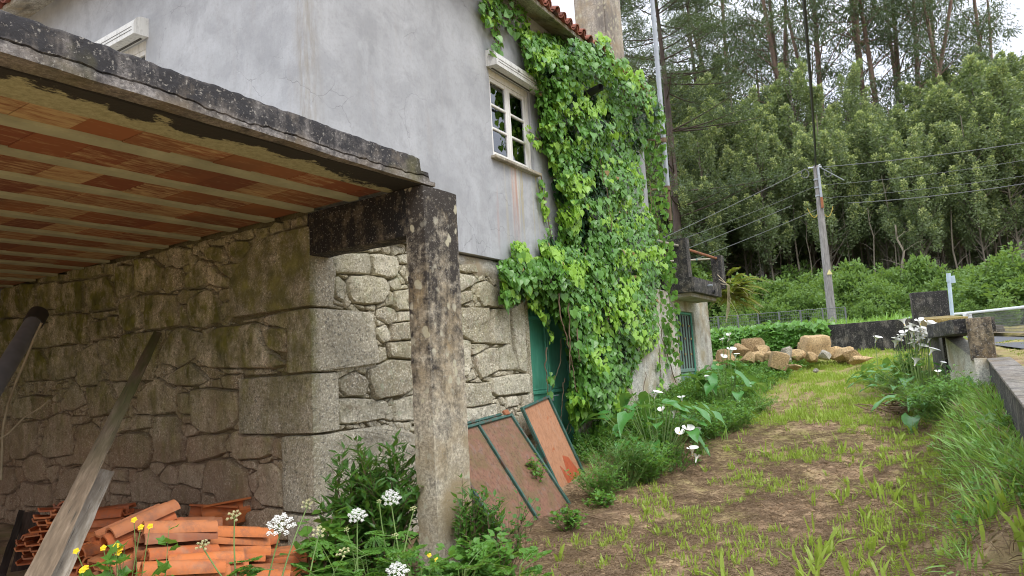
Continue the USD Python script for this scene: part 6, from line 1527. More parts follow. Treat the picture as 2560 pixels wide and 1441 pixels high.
ROCK = [(1853, 863, 19.0, .34, .34, .22, "jagged golden slab stone at the left of the heap"), (1882, 862, 19.2, .42, .3, .38, "big wedge-shaped golden stone standing up in the heap"), (1903, 866, 19.0, .36, .3, .22, "rounded golden stone right of the wedge-shaped one"), (1868, 882, 18.4, .3, .3, .2, "pale stone in front of the wedge-shaped one"), (1896, 880, 18.6, .34, .3, .2, "speckled golden stone under the rounded one"), (1925, 880, 18.6, .26, .26, .17, "small golden stone in the gap of the heap"),
        (1945, 890, 17.4, .40, .3, .28, "speckled block lying forward of the heap"), (1966, 873, 18.6, .26, .24, .30, "grey upright stone left of the square block"), (1969, 887, 18.0, .15, .15, .10, "small pale stone under the grey upright stone"), (1992, 878, 18.8, .32, .3, .2, "golden stone left of the square block"), (2010, 862, 19.4, .25, .25, .26, "brown stone leaning against the square block"), (2038, 855, 19.2, .46, .38, .40, "large square golden block topping the heap"),
        (2026, 880, 18.6, .36, .3, .18, "dark-shadowed stone under the square block"), (2058, 877, 18.4, .28, .22, .17, "pale grey flat stone right of the square block"), (2085, 872, 19.2, .36, .34, .24, "golden stone right of the pale flat one"), (2110, 872, 19.0, .42, .34, .28, "striped golden boulder near the heap's right end"), (2135, 876, 18.8, .40, .34, .24, "hollowed reddish boulder at the heap's right end"), (2150, 886, 18.0, .44, .3, .10, "low golden slab at the very right of the heap"), (1808, 876, 18.6, .34, .3, .24, "golden stone half hidden beside the outbuilding"), (1815, 886, 18.0, .30, .3, .2, "orange stone behind the arum flowers"), (1832, 870, 19.2, .26, .26, .18, "stone between outbuilding and jagged slab"), (1983, 902, 16.6, .24, .2, .07, "flat stone sunk in the grass before the heap"), (2038, 912, 15.6, .08, .08, .07, "small white stone in the grass")]
for k, (px, py, d, a, b, c, lab) in enumerate(ROCK):
    a, b, c = a * .84, b * .84, c * .84
    P = at_dist(px, py, d); P[2] = max(P[2] - .13, float(gz(P[0], P[1])) + c * .15)
    sq = k in (1, 6, 11)
    if sq:
        v, f = rough_box(-a * .78, a * .78, -b * .8, b * .8, -c * .85, c * .85, .09, .05, 3, .07, 300 + k); ca, sa = math.cos(.6 + k), math.sin(.6 + k); tl = .35 if k != 11 else .10
        v = v @ np.array([[1, 0, 0], [0, math.cos(tl), -math.sin(tl)], [0, math.sin(tl), math.cos(tl)]]).T; v = np.c_[v[:, 0] * ca - v[:, 1] * sa, v[:, 0] * sa + v[:, 1] * ca, v[:, 2]] + P
    else: v, f = boulder(P, (a, b, c), 300 + k)
    solo("boulder", (v, f), M["grey_rock" if k in (7, 8, 13, 22) else "gold_rock"], lab, "stone", "golden stones heaped before the black wall" if k != 22 else None, smooth=35)
# heap of dry twigs
tw = thing("twig_heap", "heap of dry brown twigs on the grass by the arum lilies", "twigs"); tr_ = np.random.default_rng(8); tc = place_at(2252, 900, 12.6, .04); tm = []
for k in range(150):
    a = tr_.uniform(0, 6.28); L = tr_.uniform(.15, .55); c = tc + np.array([tr_.normal(0, .36), tr_.normal(0, .22), abs(tr_.normal(0, .08))]); d = np.array([math.cos(a), math.sin(a), tr_.normal(0, .22)]) * L / 2; tm.append(tube([c - d, c + tr_.normal(0, .02, 3), c + d], tr_.uniform(.004, .011), 4, False))
part(tw, "twigs", cat(*tm), M["straw"])

# ------------------------------------------------------------------ the old sheet-metal gates leaning on the wall
def leaning_gate(name, label, pa, pb, pc, pd, bays, paint, lean_y):
    """corners in the photo: top left, top right, bottom right, bottom left, with their distance from the wall"""
    C = [on_y(px, py, -d) for px, py, d in (pa, pb, pc, pd)]
    # nearest true rectangle
    O = C[3]; U = ((C[2] - C[3]) + (C[1] - C[0])) / 2; V = ((C[0] - C[3]) + (C[1] - C[2])) / 2
    w, h = np.linalg.norm(U), np.linalg.norm(V); u = U / w; v = V - u * (V @ u); v /= np.linalg.norm(v); n = np.cross(u, v); n *= -np.sign(n[1]) * -1 if n[1] > 0 else 1
    if n[1] > 0: n = -n
    cen = sum(C) / 4; O = cen - u * w / 2 - v * h / 2
    Rm = np.stack([u, v, n], 1); t = thing(name, label, "gate"); L = lambda m: place(m, Rm, O)
    sh = np.linspace(0, w, bays + 1)
    for k in range(bays): part(t, "sheet", L(bx(sh[k] + .03, sh[k + 1] - .03, .03, h - .03, -.012, -.006)), M[paint])
    fb_ = [cbx(0, .034, 0, h, -.02, .025, .004), cbx(w - .034, w, 0, h, -.02, .025, .004), cbx(.034, w - .034, 0, .034, -.02, .025, .004), cbx(.034, w - .034, h - .034, h, -.02, .025, .004)]
    for b in fb_: part(t, "frame_bar", L(b), M["gate_green"])
    for k in range(1, bays): part(t, "frame_bar", L(cbx(sh[k] - .014, sh[k] + .014, .034, h - .034, -.014, .022, .004)), M["gate_green"])
    return t, L, w, h
g2 = leaning_gate("gate_leaf", "narrow leaning gate leaf of salmon-faded sheet metal in a green frame", (1308, 1022, .16), (1372, 984, .16), (1474, 1224, .62), (1408, 1264, .62), 1, "salmon", .6)
_, L2_, w2, h2 = g2
part(g2[0], "fresh_patch", L2_(place(extrude(Polygon([(.40 * w2, .12 * h2), (.38 * w2, .33 * h2), (.50 * w2, .22 * h2), (.60 * w2, .40 * h2), (.74 * w2, .36 * h2), (.86 * w2, .20 * h2), (.92 * w2, .07 * h2), (.60 * w2, .045 * h2)]).buffer(.02).buffer(-.01), .0015), np.eye(3), (0, 0, -.0055))), M["fresh_red"], "bright red-brown patch low on the narrow gate leaf")
g1 = leaning_gate("gate_leaf", "wide leaning gate leaf of two rusty red bays behind the post", (1120, 1088, .22), (1296, 1030, .22), (1414, 1282, .95), (1238, 1372, .95), 2, "rust_red", .9)
_, L1, w1, h1 = g1
part(g1[0], "back_rail", L1(cat(cbx(.02, w1 - .15, h1 + .03, h1 + .06, -.05, -.02, .004), *[cbx(x - .012, x + .012, h1 - .01, h1 + .05, -.04, -.02, .003) for x in (.2, .55, .85)])), M["gate_green"])
part(g1[0], "hinge", L1(cbx(w1 - .16, w1 - .06, h1 - .01, h1 + .06, .0, .04, .006)), M["rust"])
part(g1[0], "latch", L1(cat(cbx(.18, .28, h1 - .23, h1 - .17, .02, .05, .006))), M["rust"])
part(g1[0], "lamp", L1((trimesh.creation.icosphere(2, .04).vertices + [.22, h1 - .13, .06], trimesh.creation.icosphere(2, .04).faces)), M["galvanised"])

# ------------------------------------------------------------------ planks, pipe and boards under the carport
def plank(name, label, p0, d0, p1, d1, w0, w1_, th, mt, cat_="plank", seed=0):
    """a board between two points of the view, broad side to the yard"""
    A, B = at_dist(p0[0], p0[1], d0), at_dist(p1[0], p1[1], d1); ax = B - A; L = np.linalg.norm(ax); ax /= L
    vd = (A + B) / 2 - EYE; s = np.cross(ax, vd); s /= np.linalg.norm(s); n = np.cross(s, ax)
    v, f = rough_box(-.5, .5, -th / 2, th / 2, 0, L, .05, .004, 6, .006, seed); k = v[:, 2] / L
    v[:, 0] *= w0 + (w1_ - w0) * k; v[:, 0] += (fbm(np.c_[v[:, 2] * 4, np.sign(v[:, 0]), 0 * k], 3, seed) - .5) * .012
    t = thing(name, label, cat_, loc=A); m = t.GetPrim() if hasattr(t, "GetPrim") else t
    Rm = Gf.Matrix4d(1.0); Rm.SetRow3(0, Gf.Vec3d(*map(float, s))); Rm.SetRow3(1, Gf.Vec3d(*map(float, n))); Rm.SetRow3(2, Gf.Vec3d(*map(float, ax))); Rm.SetTranslateOnly(Gf.Vec3d(*map(float, A)))
    xf = UsdGeom.Xformable(stage.GetPrimAtPath(path_of(t))); xf.ClearXformOpOrder(); xf.AddTransformOp().Set(Rm)
    part(t, "board", (v, f), M[mt], smooth=35); return t
plank("long_plank", "long grey weathered plank leaning from the tile stack up to the wall", (36, 1560), 4.35, (393, 835), 8.5, .125, .085, .05, "plank_grey", seed=71)
plank("short_plank", "shorter pale split plank leaning beside the long one", (86, 1560), 4.4, (263, 1178), 6.4, .115, .125, .03, "plank_pale", seed=72)
plank("dark_board", "dark brown paint-spotted board standing in the far corner", (42, 1480), 8.2, (80, 1284), 9.2, .17, .15, .04, "board_dark", "board", seed=73)
plank("dark_board", "narrow black board left of the paint-spotted one", (4, 1440), 8.0, (54, 1280), 9.3, .07, .06, .04, "board_black", "board", seed=74)
plank("pale_batten", "thin pale batten right of the paint-spotted board", (70, 1460), 8.3, (94, 1345), 8.9, .07, .06, .03, "plank_pale", "batten", seed=75)
pp = thing("pipe", "fat dark grey pipe with a black collar leaning in the dim corner", "pipe")
a_, b_ = at_dist(-40, 1010, 8.6), at_dist(84, 806, 9.6); u_ = (b_ - a_) / np.linalg.norm(b_ - a_)
part(pp, "tube", tube([a_, b_], .090, 20), M["pipe_grey"], smooth=35); part(pp, "collar", tube([b_ - u_ * .02, b_ + u_ * .18], .102, 20), M["dark_metal"], smooth=35)
vn = thing("dry_vine", "long pale vine stem hanging past the pipe in the dim corner", "vine")
part(vn, "stem", tube(np.array([at_dist(p, q, 8.8) for p, q in ((104, 808), (84, 850), (60, 910), (38, 960), (20, 1010), (8, 1070), (5, 1140), (3, 1200))]), .012, 6), M["stem_pale"])
part(vn, "stem", tube(np.array([at_dist(p, q, 8.7) for p, q in ((-20, 1110), (20, 1085), (60, 1045), (100, 1020), (125, 1000))]), .008, 5), M["stem_pale"])

# ------------------------------------------------------------------ roof tiles stacked by the wall
def tile_mesh():
    """an interlocking clay tile: a barrel roll, a flat pan and a turned-up edge"""
    pts = [(0.245, .030), (.235, .030), (.228, .006), (.13, .004)] ; a = np.linspace(math.pi, 0, 10)
    roll = [(.055 + .062 * math.cos(t), .002 + .066 * math.sin(t)) for t in a[::-1]]
    prof = np.array(pts + roll); t = .014
    d = np.gradient(prof, axis=0); nn = np.c_[-d[:, 1], d[:, 0]]; nn /= np.linalg.norm(nn, axis=1, keepdims=True); inner = prof + nn * t
    n = len(prof); L = .44; V = []
    for y in (0, .05, .055, L * .5, L): sc = .93 if y <= .05 else 1.0; V += [np.c_[prof[:, 0], np.full(n, y), prof[:, 1] * sc], np.c_[inner[:, 0], np.full(n, y), inner[:, 1] * sc]]
    V = np.vstack(V) - [.12, .22, 0]; F = []; i = np.arange(n - 1)
    for k in range(4):
        A, B, C_, D = 2 * k * n, (2 * k + 1) * n, (2 * k + 2) * n, (2 * k + 3) * n
        F += [np.c_[A + i, C_ + i, C_ + i + 1, A + i + 1], np.c_[B + i, B + i + 1, D + i + 1, D + i], [[A, B, D, C_]], [[A + n - 1, C_ + n - 1, D + n - 1, B + n - 1]]]
    F += [np.c_[i, i + 1, n + i + 1, n + i], np.c_[8 * n + i, 9 * n + i, 9 * n + i + 1, 8 * n + i + 1]]
    return V, np.vstack(F)
TK = kind_of("clay_roof_tile"); part(TK, "tile", cat(tile_mesh()), M["terracotta"], smooth=40)
def heading(px, dist): d = ray(px, 1000); return math.atan2(d[1], d[0])
tr2 = np.random.default_rng(55)
WHERE = {440: "in the front stack, under its dusty flat top tile", 350: "in the stack under the tilted rolled tile", 555: "in the shoulder stack right of the front stack", 610: "in the stack below the large white umbel", 690: "in the low stack nearest the house corner", 728: "in the last low stack before the corner stones",
         455: "at the foot of the front stack", 520: "in the row between front stack and its shoulder", 640: "in the short stack before the umbel's stem", 560: "lying loose before the shoulder stack", 300: "in the middle row behind the celandine", 262: "set end-on right of the short plank", 400: "in the back row behind the front stack", 480: "in the back row below the standing tiles", 245: "in the far stack behind the planks", 312: "in the far stack against the wall",
         120: "seen end-on left of the long plank, front row", 140: "seen end-on just left of the long plank", 165: "seen end-on behind the long plank", 105: "seen end-on at the far left of the heap", 195: "seen end-on between the two planks"}
def tile(px, py, dist, yaw, roll=0., pitch=0., label=None, flip=False, zmin=True, sc=1.06, group=None):
    """yaw: turn away from lying square to the view"""
    P = at_dist(px, py, dist); h = heading(px, dist)
    x = copy_of(TK, "roof_tile", label or "terracotta roof tile " + (group or "lying with the others before the wall"), "roof tile", None if label else "roof tiles " + (group or "before the wall"), P, h + yaw, sc, ((180 if flip else 0) + math.degrees(roll), math.degrees(pitch)))
# near stack: layer upon layer, axes across the view
def stack(px0, d0, top, z0, yaw, lean, dz, shift, lab=None, jit=.02):
    c = at_dist(px0, 1000, d0); n = max(1, int(round((at_dist(px0, top, d0)[2] - z0 - .07) / dz))) if top > 20 else top
    if lab: lab = {(n - 1 if k == -1 else k): v for k, v in lab.items()}
    for k in range(n):
        P = np.array([c[0], c[1], z0 + dz * k]) + RGT * (shift[0] * k + tr2.normal(0, jit)) + FWD * (shift[1] * k + tr2.normal(0, jit))
        px, py = to_px(P); 
        tile(px, py, math.hypot(*(P - EYE)[:2]), yaw + tr2.normal(0, .05), lean + tr2.normal(0, .03), tr2.normal(0, .03), (lab or {}).get(k), flip=(k % 5 == 4), group=WHERE.get(px0))
Z_ = -.10
stack(440, 5.35, 1276, Z_, .30, .12, .054, (-.004, .008), {-1: "topmost flat tile of the nearest stack, pale dust on it"})
stack(350, 5.65, 1262, Z_, .48, -.2, .054, (.0, .0), {-1: "rolled tile lying on top behind the nearest stack"})
stack(555, 5.75, 1305, Z_, .30, .22, .055, (.004, .01), {-1: "tile tipped on the right shoulder of the nearest stack"})
stack(610, 6.1, 1325, Z_, .05, -.1, .052, (.0, .0))
stack(690, 5.95, 1345, Z_, -.12, .05, .06, (.0, .0), {-1: "brown flat tile on top of the stack nearest the house corner"})
stack(728, 6.15, 1345, Z_, .3, .1, .055, (.0, .0)); stack(455, 4.95, 1370, Z_, .16, .1, .055, (0, 0)); stack(520, 5.3, 1345, Z_, .12, .15, .055, (0, 0)); stack(640, 5.6, 1385, Z_, .05, .1, .055, (0, 0))
stack(640, 5.35, 1, Z_, -.35, .1, .05, (0, 0), {0: "tile lying aslant on the ground in front of the corner"}); stack(700, 5.05, 1, Z_ - .02, .2, .15, .05, (0, 0), {0: "tile lying nearest the photographer, half in the weeds"}); stack(560, 5.1, 2, Z_, .55, .1, .05, (0, 0))
stack(300, 6.5, 1300, Z_, .25, -.15, .058, (0, 0)); stack(262, 6.1, 1330, Z_, .9, .0, .06, (0, 0)); stack(400, 6.6, 1265, Z_, -.1, .2, .055, (0, 0)); stack(480, 6.5, 1272, Z_, .1, .1, .055, (0, 0)); stack(245, 7.3, 1236, Z_ + .02, -.45, 0, .058, (0, 0), {-1: "straight-edged tile on the far stack behind the planks"}); stack(312, 7.5, 1246, Z_ + .03, -.42, 0.05, .058, (0, 0), {-1: "flat red tile on the far stack against the wall"})
for k, (px, d) in enumerate(((120, 8.3), (140, 8.0), (165, 7.7), (105, 8.7), (195, 7.4))): stack(px, d, (1290, 1262, 1240, 1320, 1250)[k], Z_ + .04, 1.25, .1 * k, .062, (.0, .0))
for px, py, d, rl, lab in ((532, 1296, 7.35, .45, "dark tile standing on edge against the wall"), (568, 1286, 7.35, -.1, "narrow tile standing on end against the wall")):
    tile(px, py, d, 0.2, rl, 1.25, lab, sc=1.0)

# ------------------------------------------------------------------ grass and weeds of the yard
def blade_tuft(n, h, w, spread, bend, seed, wide=False):
    lr = np.random.default_rng(seed); V, F, k = [], [], 0
    for i in range(n):
        a = lr.uniform(0, 6.28); q = spread * math.sqrt(lr.random()); b = np.array([math.cos(a) * q, math.sin(a) * q, -.01]); L = h * lr.uniform(.55, 1.15); d = np.array([math.cos(a + lr.normal(0, .7)), math.sin(a + lr.normal(0, .7)), 0]); s = np.array([-d[1], d[0], 0]); bn = bend * lr.uniform(.4, 1.5); ww = w * lr.uniform(.7, 1.3)
        for t, wt in ((0, .6), (.45, 1.0), (.8, .7)):
            c = b + d * bn * L * t * t + np.array([0, 0, L * t * (1 - .25 * bn * t)]); V += [c - s * ww * wt / 2, c + s * ww * wt / 2]
        V.append(b + d * bn * L + np.array([0, 0, L * (1 - .25 * bn)])); F += [[k, k + 1, k + 3], [k, k + 3, k + 2], [k + 2, k + 3, k + 5], [k + 2, k + 5, k + 4], [k + 4, k + 5, k + 6]]; k += 7
    return np.array(V), np.array(F)
def herb_tuft(h, seed, leaf, n=26, size=.035):
    lr = np.random.default_rng(seed); V = []
    for k in range(5):
        a = lr.uniform(0, 6.28); e = np.array([math.cos(a) * h * .6, math.sin(a) * h * .6, h * lr.uniform(.5, 1.1)]); P = arc([0, 0, -.02], e, -.1 * h, 5); V.append(tube(P, .0022, 3, False)); V.append(grow(P, leaf, n // 5, size, seed + k, up=.5, t0=.2))
    return cat(*V)
def spread(n, x0, x1, y0, y1, dens, seed, near=1.0):
    lr = np.random.default_rng(seed); x = lr.uniform(x0, x1, n) if near == 1 else x0 + (x1 - x0) * lr.random(n) ** near; y = lr.uniform(y0, y1, n)
    P = np.c_[x, y, gz(x, y, True)]; k = (lr.random(n) < dens(x, y)) & seen(P, 80); return P[k], lr
def lay(name, label, protos, P, lr, smin, smax, tilt=.15):
    n = len(P); instancer(free("/World", name), protos, lr.integers(0, len(protos), n), P, quat_zt(lr.uniform(0, 6.28, n), np.abs(lr.normal(0, tilt, n)), lr.uniform(0, 6.28, n)), np.repeat(lr.uniform(smin, smax, n)[:, None], 3, 1))
    pr = stage.GetPrimAtPath(f"/World/{name}"); tag(pr, label, None, None, "stuff")
patch = lambda x, y, s, sd: fbm(np.c_[np.ravel(x) * s, np.ravel(y) * s, np.full(np.size(x), sd)], 3, int(sd))
def d_sprout(x, y):
    mid = sstep(-.4, 1.5, x) * sstep(-1.2, -2.1, y - .12 * x * 0)
    lum = patch(x, y, 1.3, 4); return np.clip((lum - .47) * 6.0, 0, 1) * (.25 + .75 * sstep(1.5, 7, x)) * mid
P, lr = spread(26000, -1.5, 17, -5.4, -.7, d_sprout, 61, 1.4)
lay("grass", "short bright grass sprouting in patches over the yard", [(f"sprout_{k}", blade_tuft(7, .085, .010, .035, .35, 200 + k), M["grass"], False) for k in range(3)], P, lr, .5, 1.35)
P, lr = spread(30000, 6.5, 21, -5.4, .2, lambda x, y: sstep(6.5, 11, x) * (.08 + .75 * np.clip((patch(x, y, 1.1, 7) - .45) * 4, 0, 1)), 62)
lay("meadow_grass", "yellow-green grass covering the upper end of the yard", [(f"tuft_{k}", blade_tuft(8, .095, .011, .07, .4, 220 + k), M["grass"], False) for k in range(3)], P, lr, .6, 1.5)
bank = lambda x, y: sstep(-4.7, -5.25, y + .4 * (patch(x, y, .8, 9) - .5)) * sstep(-.6, 1.8, x) * (.35 + .65 * sstep(1.5, 5.0, x))
P, lr = spread(12000, -1.5, 17, -5.42, -3.9, bank, 63, 1.3)
lay("long_grass", "long lush grass on the bank under the right-hand wall", [(f"blades_{k}", blade_tuft(11, .20, .011, .07, .8, 240 + k), M["grass_long"], False) for k in range(4)] + [("blades_dry", blade_tuft(8, .20, .008, .07, .9, 249), M["straw"], False), ("blades_light", blade_tuft(9, .15, .012, .07, .6, 251), M["grass"], False)], P, lr, .5, 1.25, .3)
wid = lambda x, y: np.clip(sstep(-3.1, -4.4, y) * sstep(-2.0, -.6, x) * .6 + .10 * (patch(x, y, 1.2, 13) > .52), 0, 1) * sstep(9, 6, x)
P, lr = spread(1500, -2.2, 9, -5.35, -1.8, wid, 64, 1.5)
lay("broad_grass", "broad-bladed grass sprouts standing singly in the soil", [(f"broad_{k}", blade_tuft(5, .19, .022, .03, .45, 260 + k), M["grass"], False) for k in range(4)], P, lr, .45, 1.2, .2)
fol = lambda x, y: np.clip(sstep(-2.05, -1.25, y + .5 * (patch(x, y, .9, 17) - .5)) * sstep(4.2, 5.2, x) + .12 * sstep(-4.7, -5.2, y) * sstep(-1, .6, x), 0, 1)
P, lr = spread(8500, -.8, 15.5, -5.35, -.05, fol, 65)
lay("weeds", "tangle of low green weeds along the foot of house and bank", [("weed_0", herb_tuft(.24, 281, leaf_oval(.36), 40, .05), M["herb"], False), ("weed_1", herb_tuft(.20, 282, leaf_lance(.2), 44, .055), M["herb_dark"], False), ("weed_2", herb_tuft(.28, 283, leaf_oval(.3), 44, .042), M["herb"], False), ("weed_3", blade_tuft(8, .26, .010, .06, .6, 284), M["grass_long"], False)], P, lr, .6, 1.35, .25)
scr = lambda x, y: (.55 + .45 * (patch(x, y, 1.4, 23) > .45)) * sstep(11, 5, x)
P, lr = spread(30000, -2.6, 10, -5.3, -.6, scr, 66, 1.9)
n = len(P)
def straw_bit(seed):
    r_ = np.random.default_rng(seed); return cat(*[tube([[x, y, .004], [x + math.cos(a) * L / 2, y + math.sin(a) * L / 2, .010], [x + math.cos(a) * L, y + math.sin(a) * L, .003]], [.0014, .002, .001], 3, False) for x, y, a, L in zip(r_.normal(0, .05, 6), r_.normal(0, .05, 6), r_.uniform(0, 6.28, 6), r_.uniform(.03, .12, 6))])
lay("straw_litter", "dry straw and root ends strewn over the soil", [(f"straw_{k}", straw_bit(290 + k), M["straw"], False) for k in range(4)], P + [0, 0, .004], lr, .5, 1.5, .08)
def clod(seed):
    h = trimesh.creation.icosphere(1, .5); v = np.asarray(h.vertices); v = v * (1 + .5 * (fbm(v * 2.3 + seed, 3, seed) - .5))[:, None] * [1, 1, .6]; return v, np.asarray(h.faces)
P, lr = spread(9000, -2.6, 9, -5.3, -.8, lambda x, y: .25 + .75 * (patch(x, y, .8, 29) > .50), 67, 1.6)
lay("clods", "small clods of earth on the broken soil", [(f"clod_{k}", clod(300 + k), M["soil"], False) for k in range(3)], P, lr, .012, .055, .3)
# verges beyond the wall
P, lr = spread(9000, 3, 16, -12, -5.9, lambda x, y: .8 + 0 * x, 68); 
lay("verge_grass", "mossy short grass between the wall and the road", [(f"verge_{k}", blade_tuft(7, .03, .010, .05, .4, 310 + k), M["moss_grass"], False) for k in range(2)], P, lr, .6, 1.3)
P, lr = spread(12000, 19, 36, -16, 9, lambda x, y: .9 * (np.hypot(x - EYE[0], y - EYE[1]) > np.where(y < -4.5, 30.5, 25.0)), 69)
lay("roadside_grass", "tall rough grass beyond the wall and along the wood", [(f"rough_{k}", blade_tuft(12, .6, .03, .16, .6, 320 + k), M["grass_long"], False) for k in range(3)], P, lr, .5, 1.4, .2)
# the floor under the carport: trodden earth and bits
P, lr = spread(3000, -4, 0, -3.4, 6, lambda x, y: .6 * sstep(-1.2, -2.2, y - 0 * x), 70)

# ------------------------------------------------------------------ single plants
calla_clump("arum_lily", "arum lily clump with drooping white flowers by the foot of the ivy", place_at(1640, 1080, 10.2), [(1635, 988, 10.2, .95), (1704, 1000, 10.6, .9), (1682, 1038, 10.1, .95), (1718, 1078, 9.7, 1.25), (1740, 1086, 9.8, 1.3), (1696, 1082, 9.6, 1.0), (1730, 1130, 9.3, 1.05), (1738, 1148, 9.3, .95), (1656, 1026, 10.2, .8)], 34, 401, R=.8, H=.80, leafL=.36, fs=.16)
calla_clump("arum_lily", "arum lily clump with big dark leaves beside the faded green door", place_at(1812, 960, 13.6), [(1826, 880, 13.6, 1.3), (1838, 892, 13.6, .9), (1806, 894, 13.5, .95), (1764, 946, 13.2, .7)], 18, 402, R=.6, H=.72, leafL=.42, fs=.16)
calla_clump("arum_lily", "low arum lily with three small flowers at the outbuilding's far corner", place_at(1806, 870, 17.4), [(1806, 852, 17.4, .9), (1818, 851, 17.4, .9), (1824, 839, 17.6, 1.0)], 8, 403, R=.4, H=.4, fs=.16)
FL = [(2262, 836), (2284, 830), (2300, 806), (2318, 812), (2270, 818), (2282, 822), (2298, 826), (2312, 832), (2292, 838), (2304, 846), (2318, 850), (2252, 846), (2244, 852), (2240, 856), (2276, 858), (2286, 866), (2296, 870), (2236, 862), (2262, 808), (2275, 842), (2308, 838), (2290, 850), (2325, 818)]
calla_clump("arum_lily", "dense arum lily clump covered in white flowers under the mossy coping", place_at(2290, 880, 14.0), [(a, b, 14.0 + .03 * (k % 5), 1.1) for k, (a, b) in enumerate(FL)], 30, 404, R=1.0, H=.55, leafL=.34, fs=.165)
calla_clump("arum_lily", "arum lily with one lone flower left of the dense clump", place_at(2188, 872, 15.5), [(2187, 850, 15.5, 1.2)], 9, 405, R=.45, H=.4, fs=.16)
calla_clump("arum_lily", "arum lily with scattered flowers in the grass below the dense clump", place_at(2310, 920, 11.8), [(2322, 880, 11.8, 1.1), (2285, 907, 11.6, 1.15), (2345, 933, 11.4, .7), (2352, 910, 11.6, .6)], 10, 406, R=.6, H=.4, leafL=.36, fs=.15)
# umbel flowers in front
umbel_plant("white_umbel", "white umbel plant with the largest flower head, over the tile stack", place_at(640, 1500, 4.55), [(702, 1318, 4.6, .092, False), (586, 1293, 4.7, .05, True), (768, 1263, 4.9, .045, True)], 501)
umbel_plant("white_umbel", "white umbel plant left of the shrub, with a second pale bud head", place_at(900, 1480, 4.9), [(893, 1293, 5.0, .070, False), (867, 1325, 4.95, .022, True)], 502)
umbel_plant("white_umbel", "white umbel plant close before the post's left side", place_at(1010, 1480, 4.9), [(977, 1248, 5.05, .072, False), (1034, 1274, 5.0, .03, True), (948, 1255, 5.0, .022, True), (988, 1342, 4.9, .03, True)], 503)
umbel_plant("white_umbel", "white umbel plant cut by the bottom edge, left of the post", place_at(1000, 1560, 4.5), [(992, 1432, 4.5, .075, False)], 504)
umbel_plant("white_umbel", "cream-budded umbel plant standing right of the tile stack", place_at(740, 1530, 4.5), [(797, 1333, 4.65, .052, True), (508, 1366, 4.5, .045, True), (860, 1385, 4.7, .05, True)], 505)
# celandine with yellow flowers
def yellow_plant(name, label, px, py, d, h, w, seed, flowers, leaf, size, mt="herb"):
    t = bushy(name, label, "wildflower", place_at(px, py, d), h, w, seed, leaf, size, 15, 12, mt, "stem_green", up=.45, t0=.3); b = place_at(px, py, d); F_ = []
    lr = np.random.default_rng(seed); pv, pf = leaf_oval(.5)
    for (fx, fy) in flowers:
        c = at_dist(fx, fy, d) - b; a = np.arange(5) * 1.257 + lr.uniform(0, 1)
        part(t, "flower", scatter(pv, pf, np.repeat(c[None], 5, 0), frames(np.cos(a)[:, None] * RGT + np.sin(a)[:, None] * (np.array([0, 0, .75]) + FWD * .5), np.repeat([np.array([0, 0, .6]) - FWD * .7], 5, 0)), np.full(5, .019)), M["yellow_flower"]); F_.append(tube(arc([lr.normal(0, .03), lr.normal(0, .03), h * .3], c, 0, 4), .0025, 4, False))
    part(t, "flower_stalks", cat(*F_), M["stem_green"])
yellow_plant("celandine", "lobed-leaved celandine with yellow flowers before the tile stack", 310, 1470, 4.4, up_to(310, 1330, 4.4), .24, 511, [(205, 1427), (214, 1420), (190, 1378), (258, 1370), (300, 1372), (290, 1365), (352, 1318), (375, 1316), (296, 1382), (335, 1300)], leaf_lobed(9, 2), .085)
yellow_plant("celandine", "low lobed-leaved celandine at the bottom left edge of the tiles", 230, 1520, 4.2, up_to(230, 1395, 4.2), .16, 513, [(206, 1425)], leaf_lobed(9, 3), .08)
yellow_plant("buttercup", "yellow-flowered weed at the foot of the post", 1085, 1450, 5.1, up_to(1085, 1385, 5.1), .16, 512, [(1092, 1400), (1080, 1425), (1073, 1388)], leaf_lobed(7, 4), .05)
bushy("willowherb_shrub", "lance-leaved dark green shrub growing between corner and post", "shrub", place_at(945, 1420, 6.0), up_to(945, 1062, 6.0), .40, 521, leaf_lance(.15), .125, 54, 30, "herb_dark", up=.55)
bushy("willowherb_shrub", "smaller lance-leaved shrub right behind the post", "shrub", place_at(1195, 1420, 5.7), up_to(1195, 1195, 5.7), .22, 522, leaf_lance(.17), .095, 20, 20, "herb_dark", up=.55)
bushy("bramble", "bramble with round toothed leaves at the house corner", "shrub", place_at(830, 1420, 5.7), up_to(830, 1255, 5.7), .24, 523, leaf_oval(.44), .11, 18, 11, "herb", up=.25)
bushy("bramble", "bramble sprig reaching left across the corner stone", "shrub", place_at(900, 1400, 6.1), up_to(850, 1170, 6.1), .20, 524, leaf_oval(.44), .09, 7, 7, "herb", lean=(-.1, .12), up=.2)
bushy("rose_briar", "pale green briar with oval leaves right of the post foot", "shrub", place_at(1215, 1470, 5.1), up_to(1215, 1315, 5.1), .26, 525, leaf_oval(.42), .068, 26, 15, "herb", up=.3)
bushy("rose_briar", "thin briar sprig across the rusty gate leaf", "shrub", place_at(1250, 1400, 5.6), up_to(1260, 1195, 5.6), .20, 526, leaf_oval(.36), .05, 9, 9, "herb_dark", lean=(.25, -.05), up=.4)
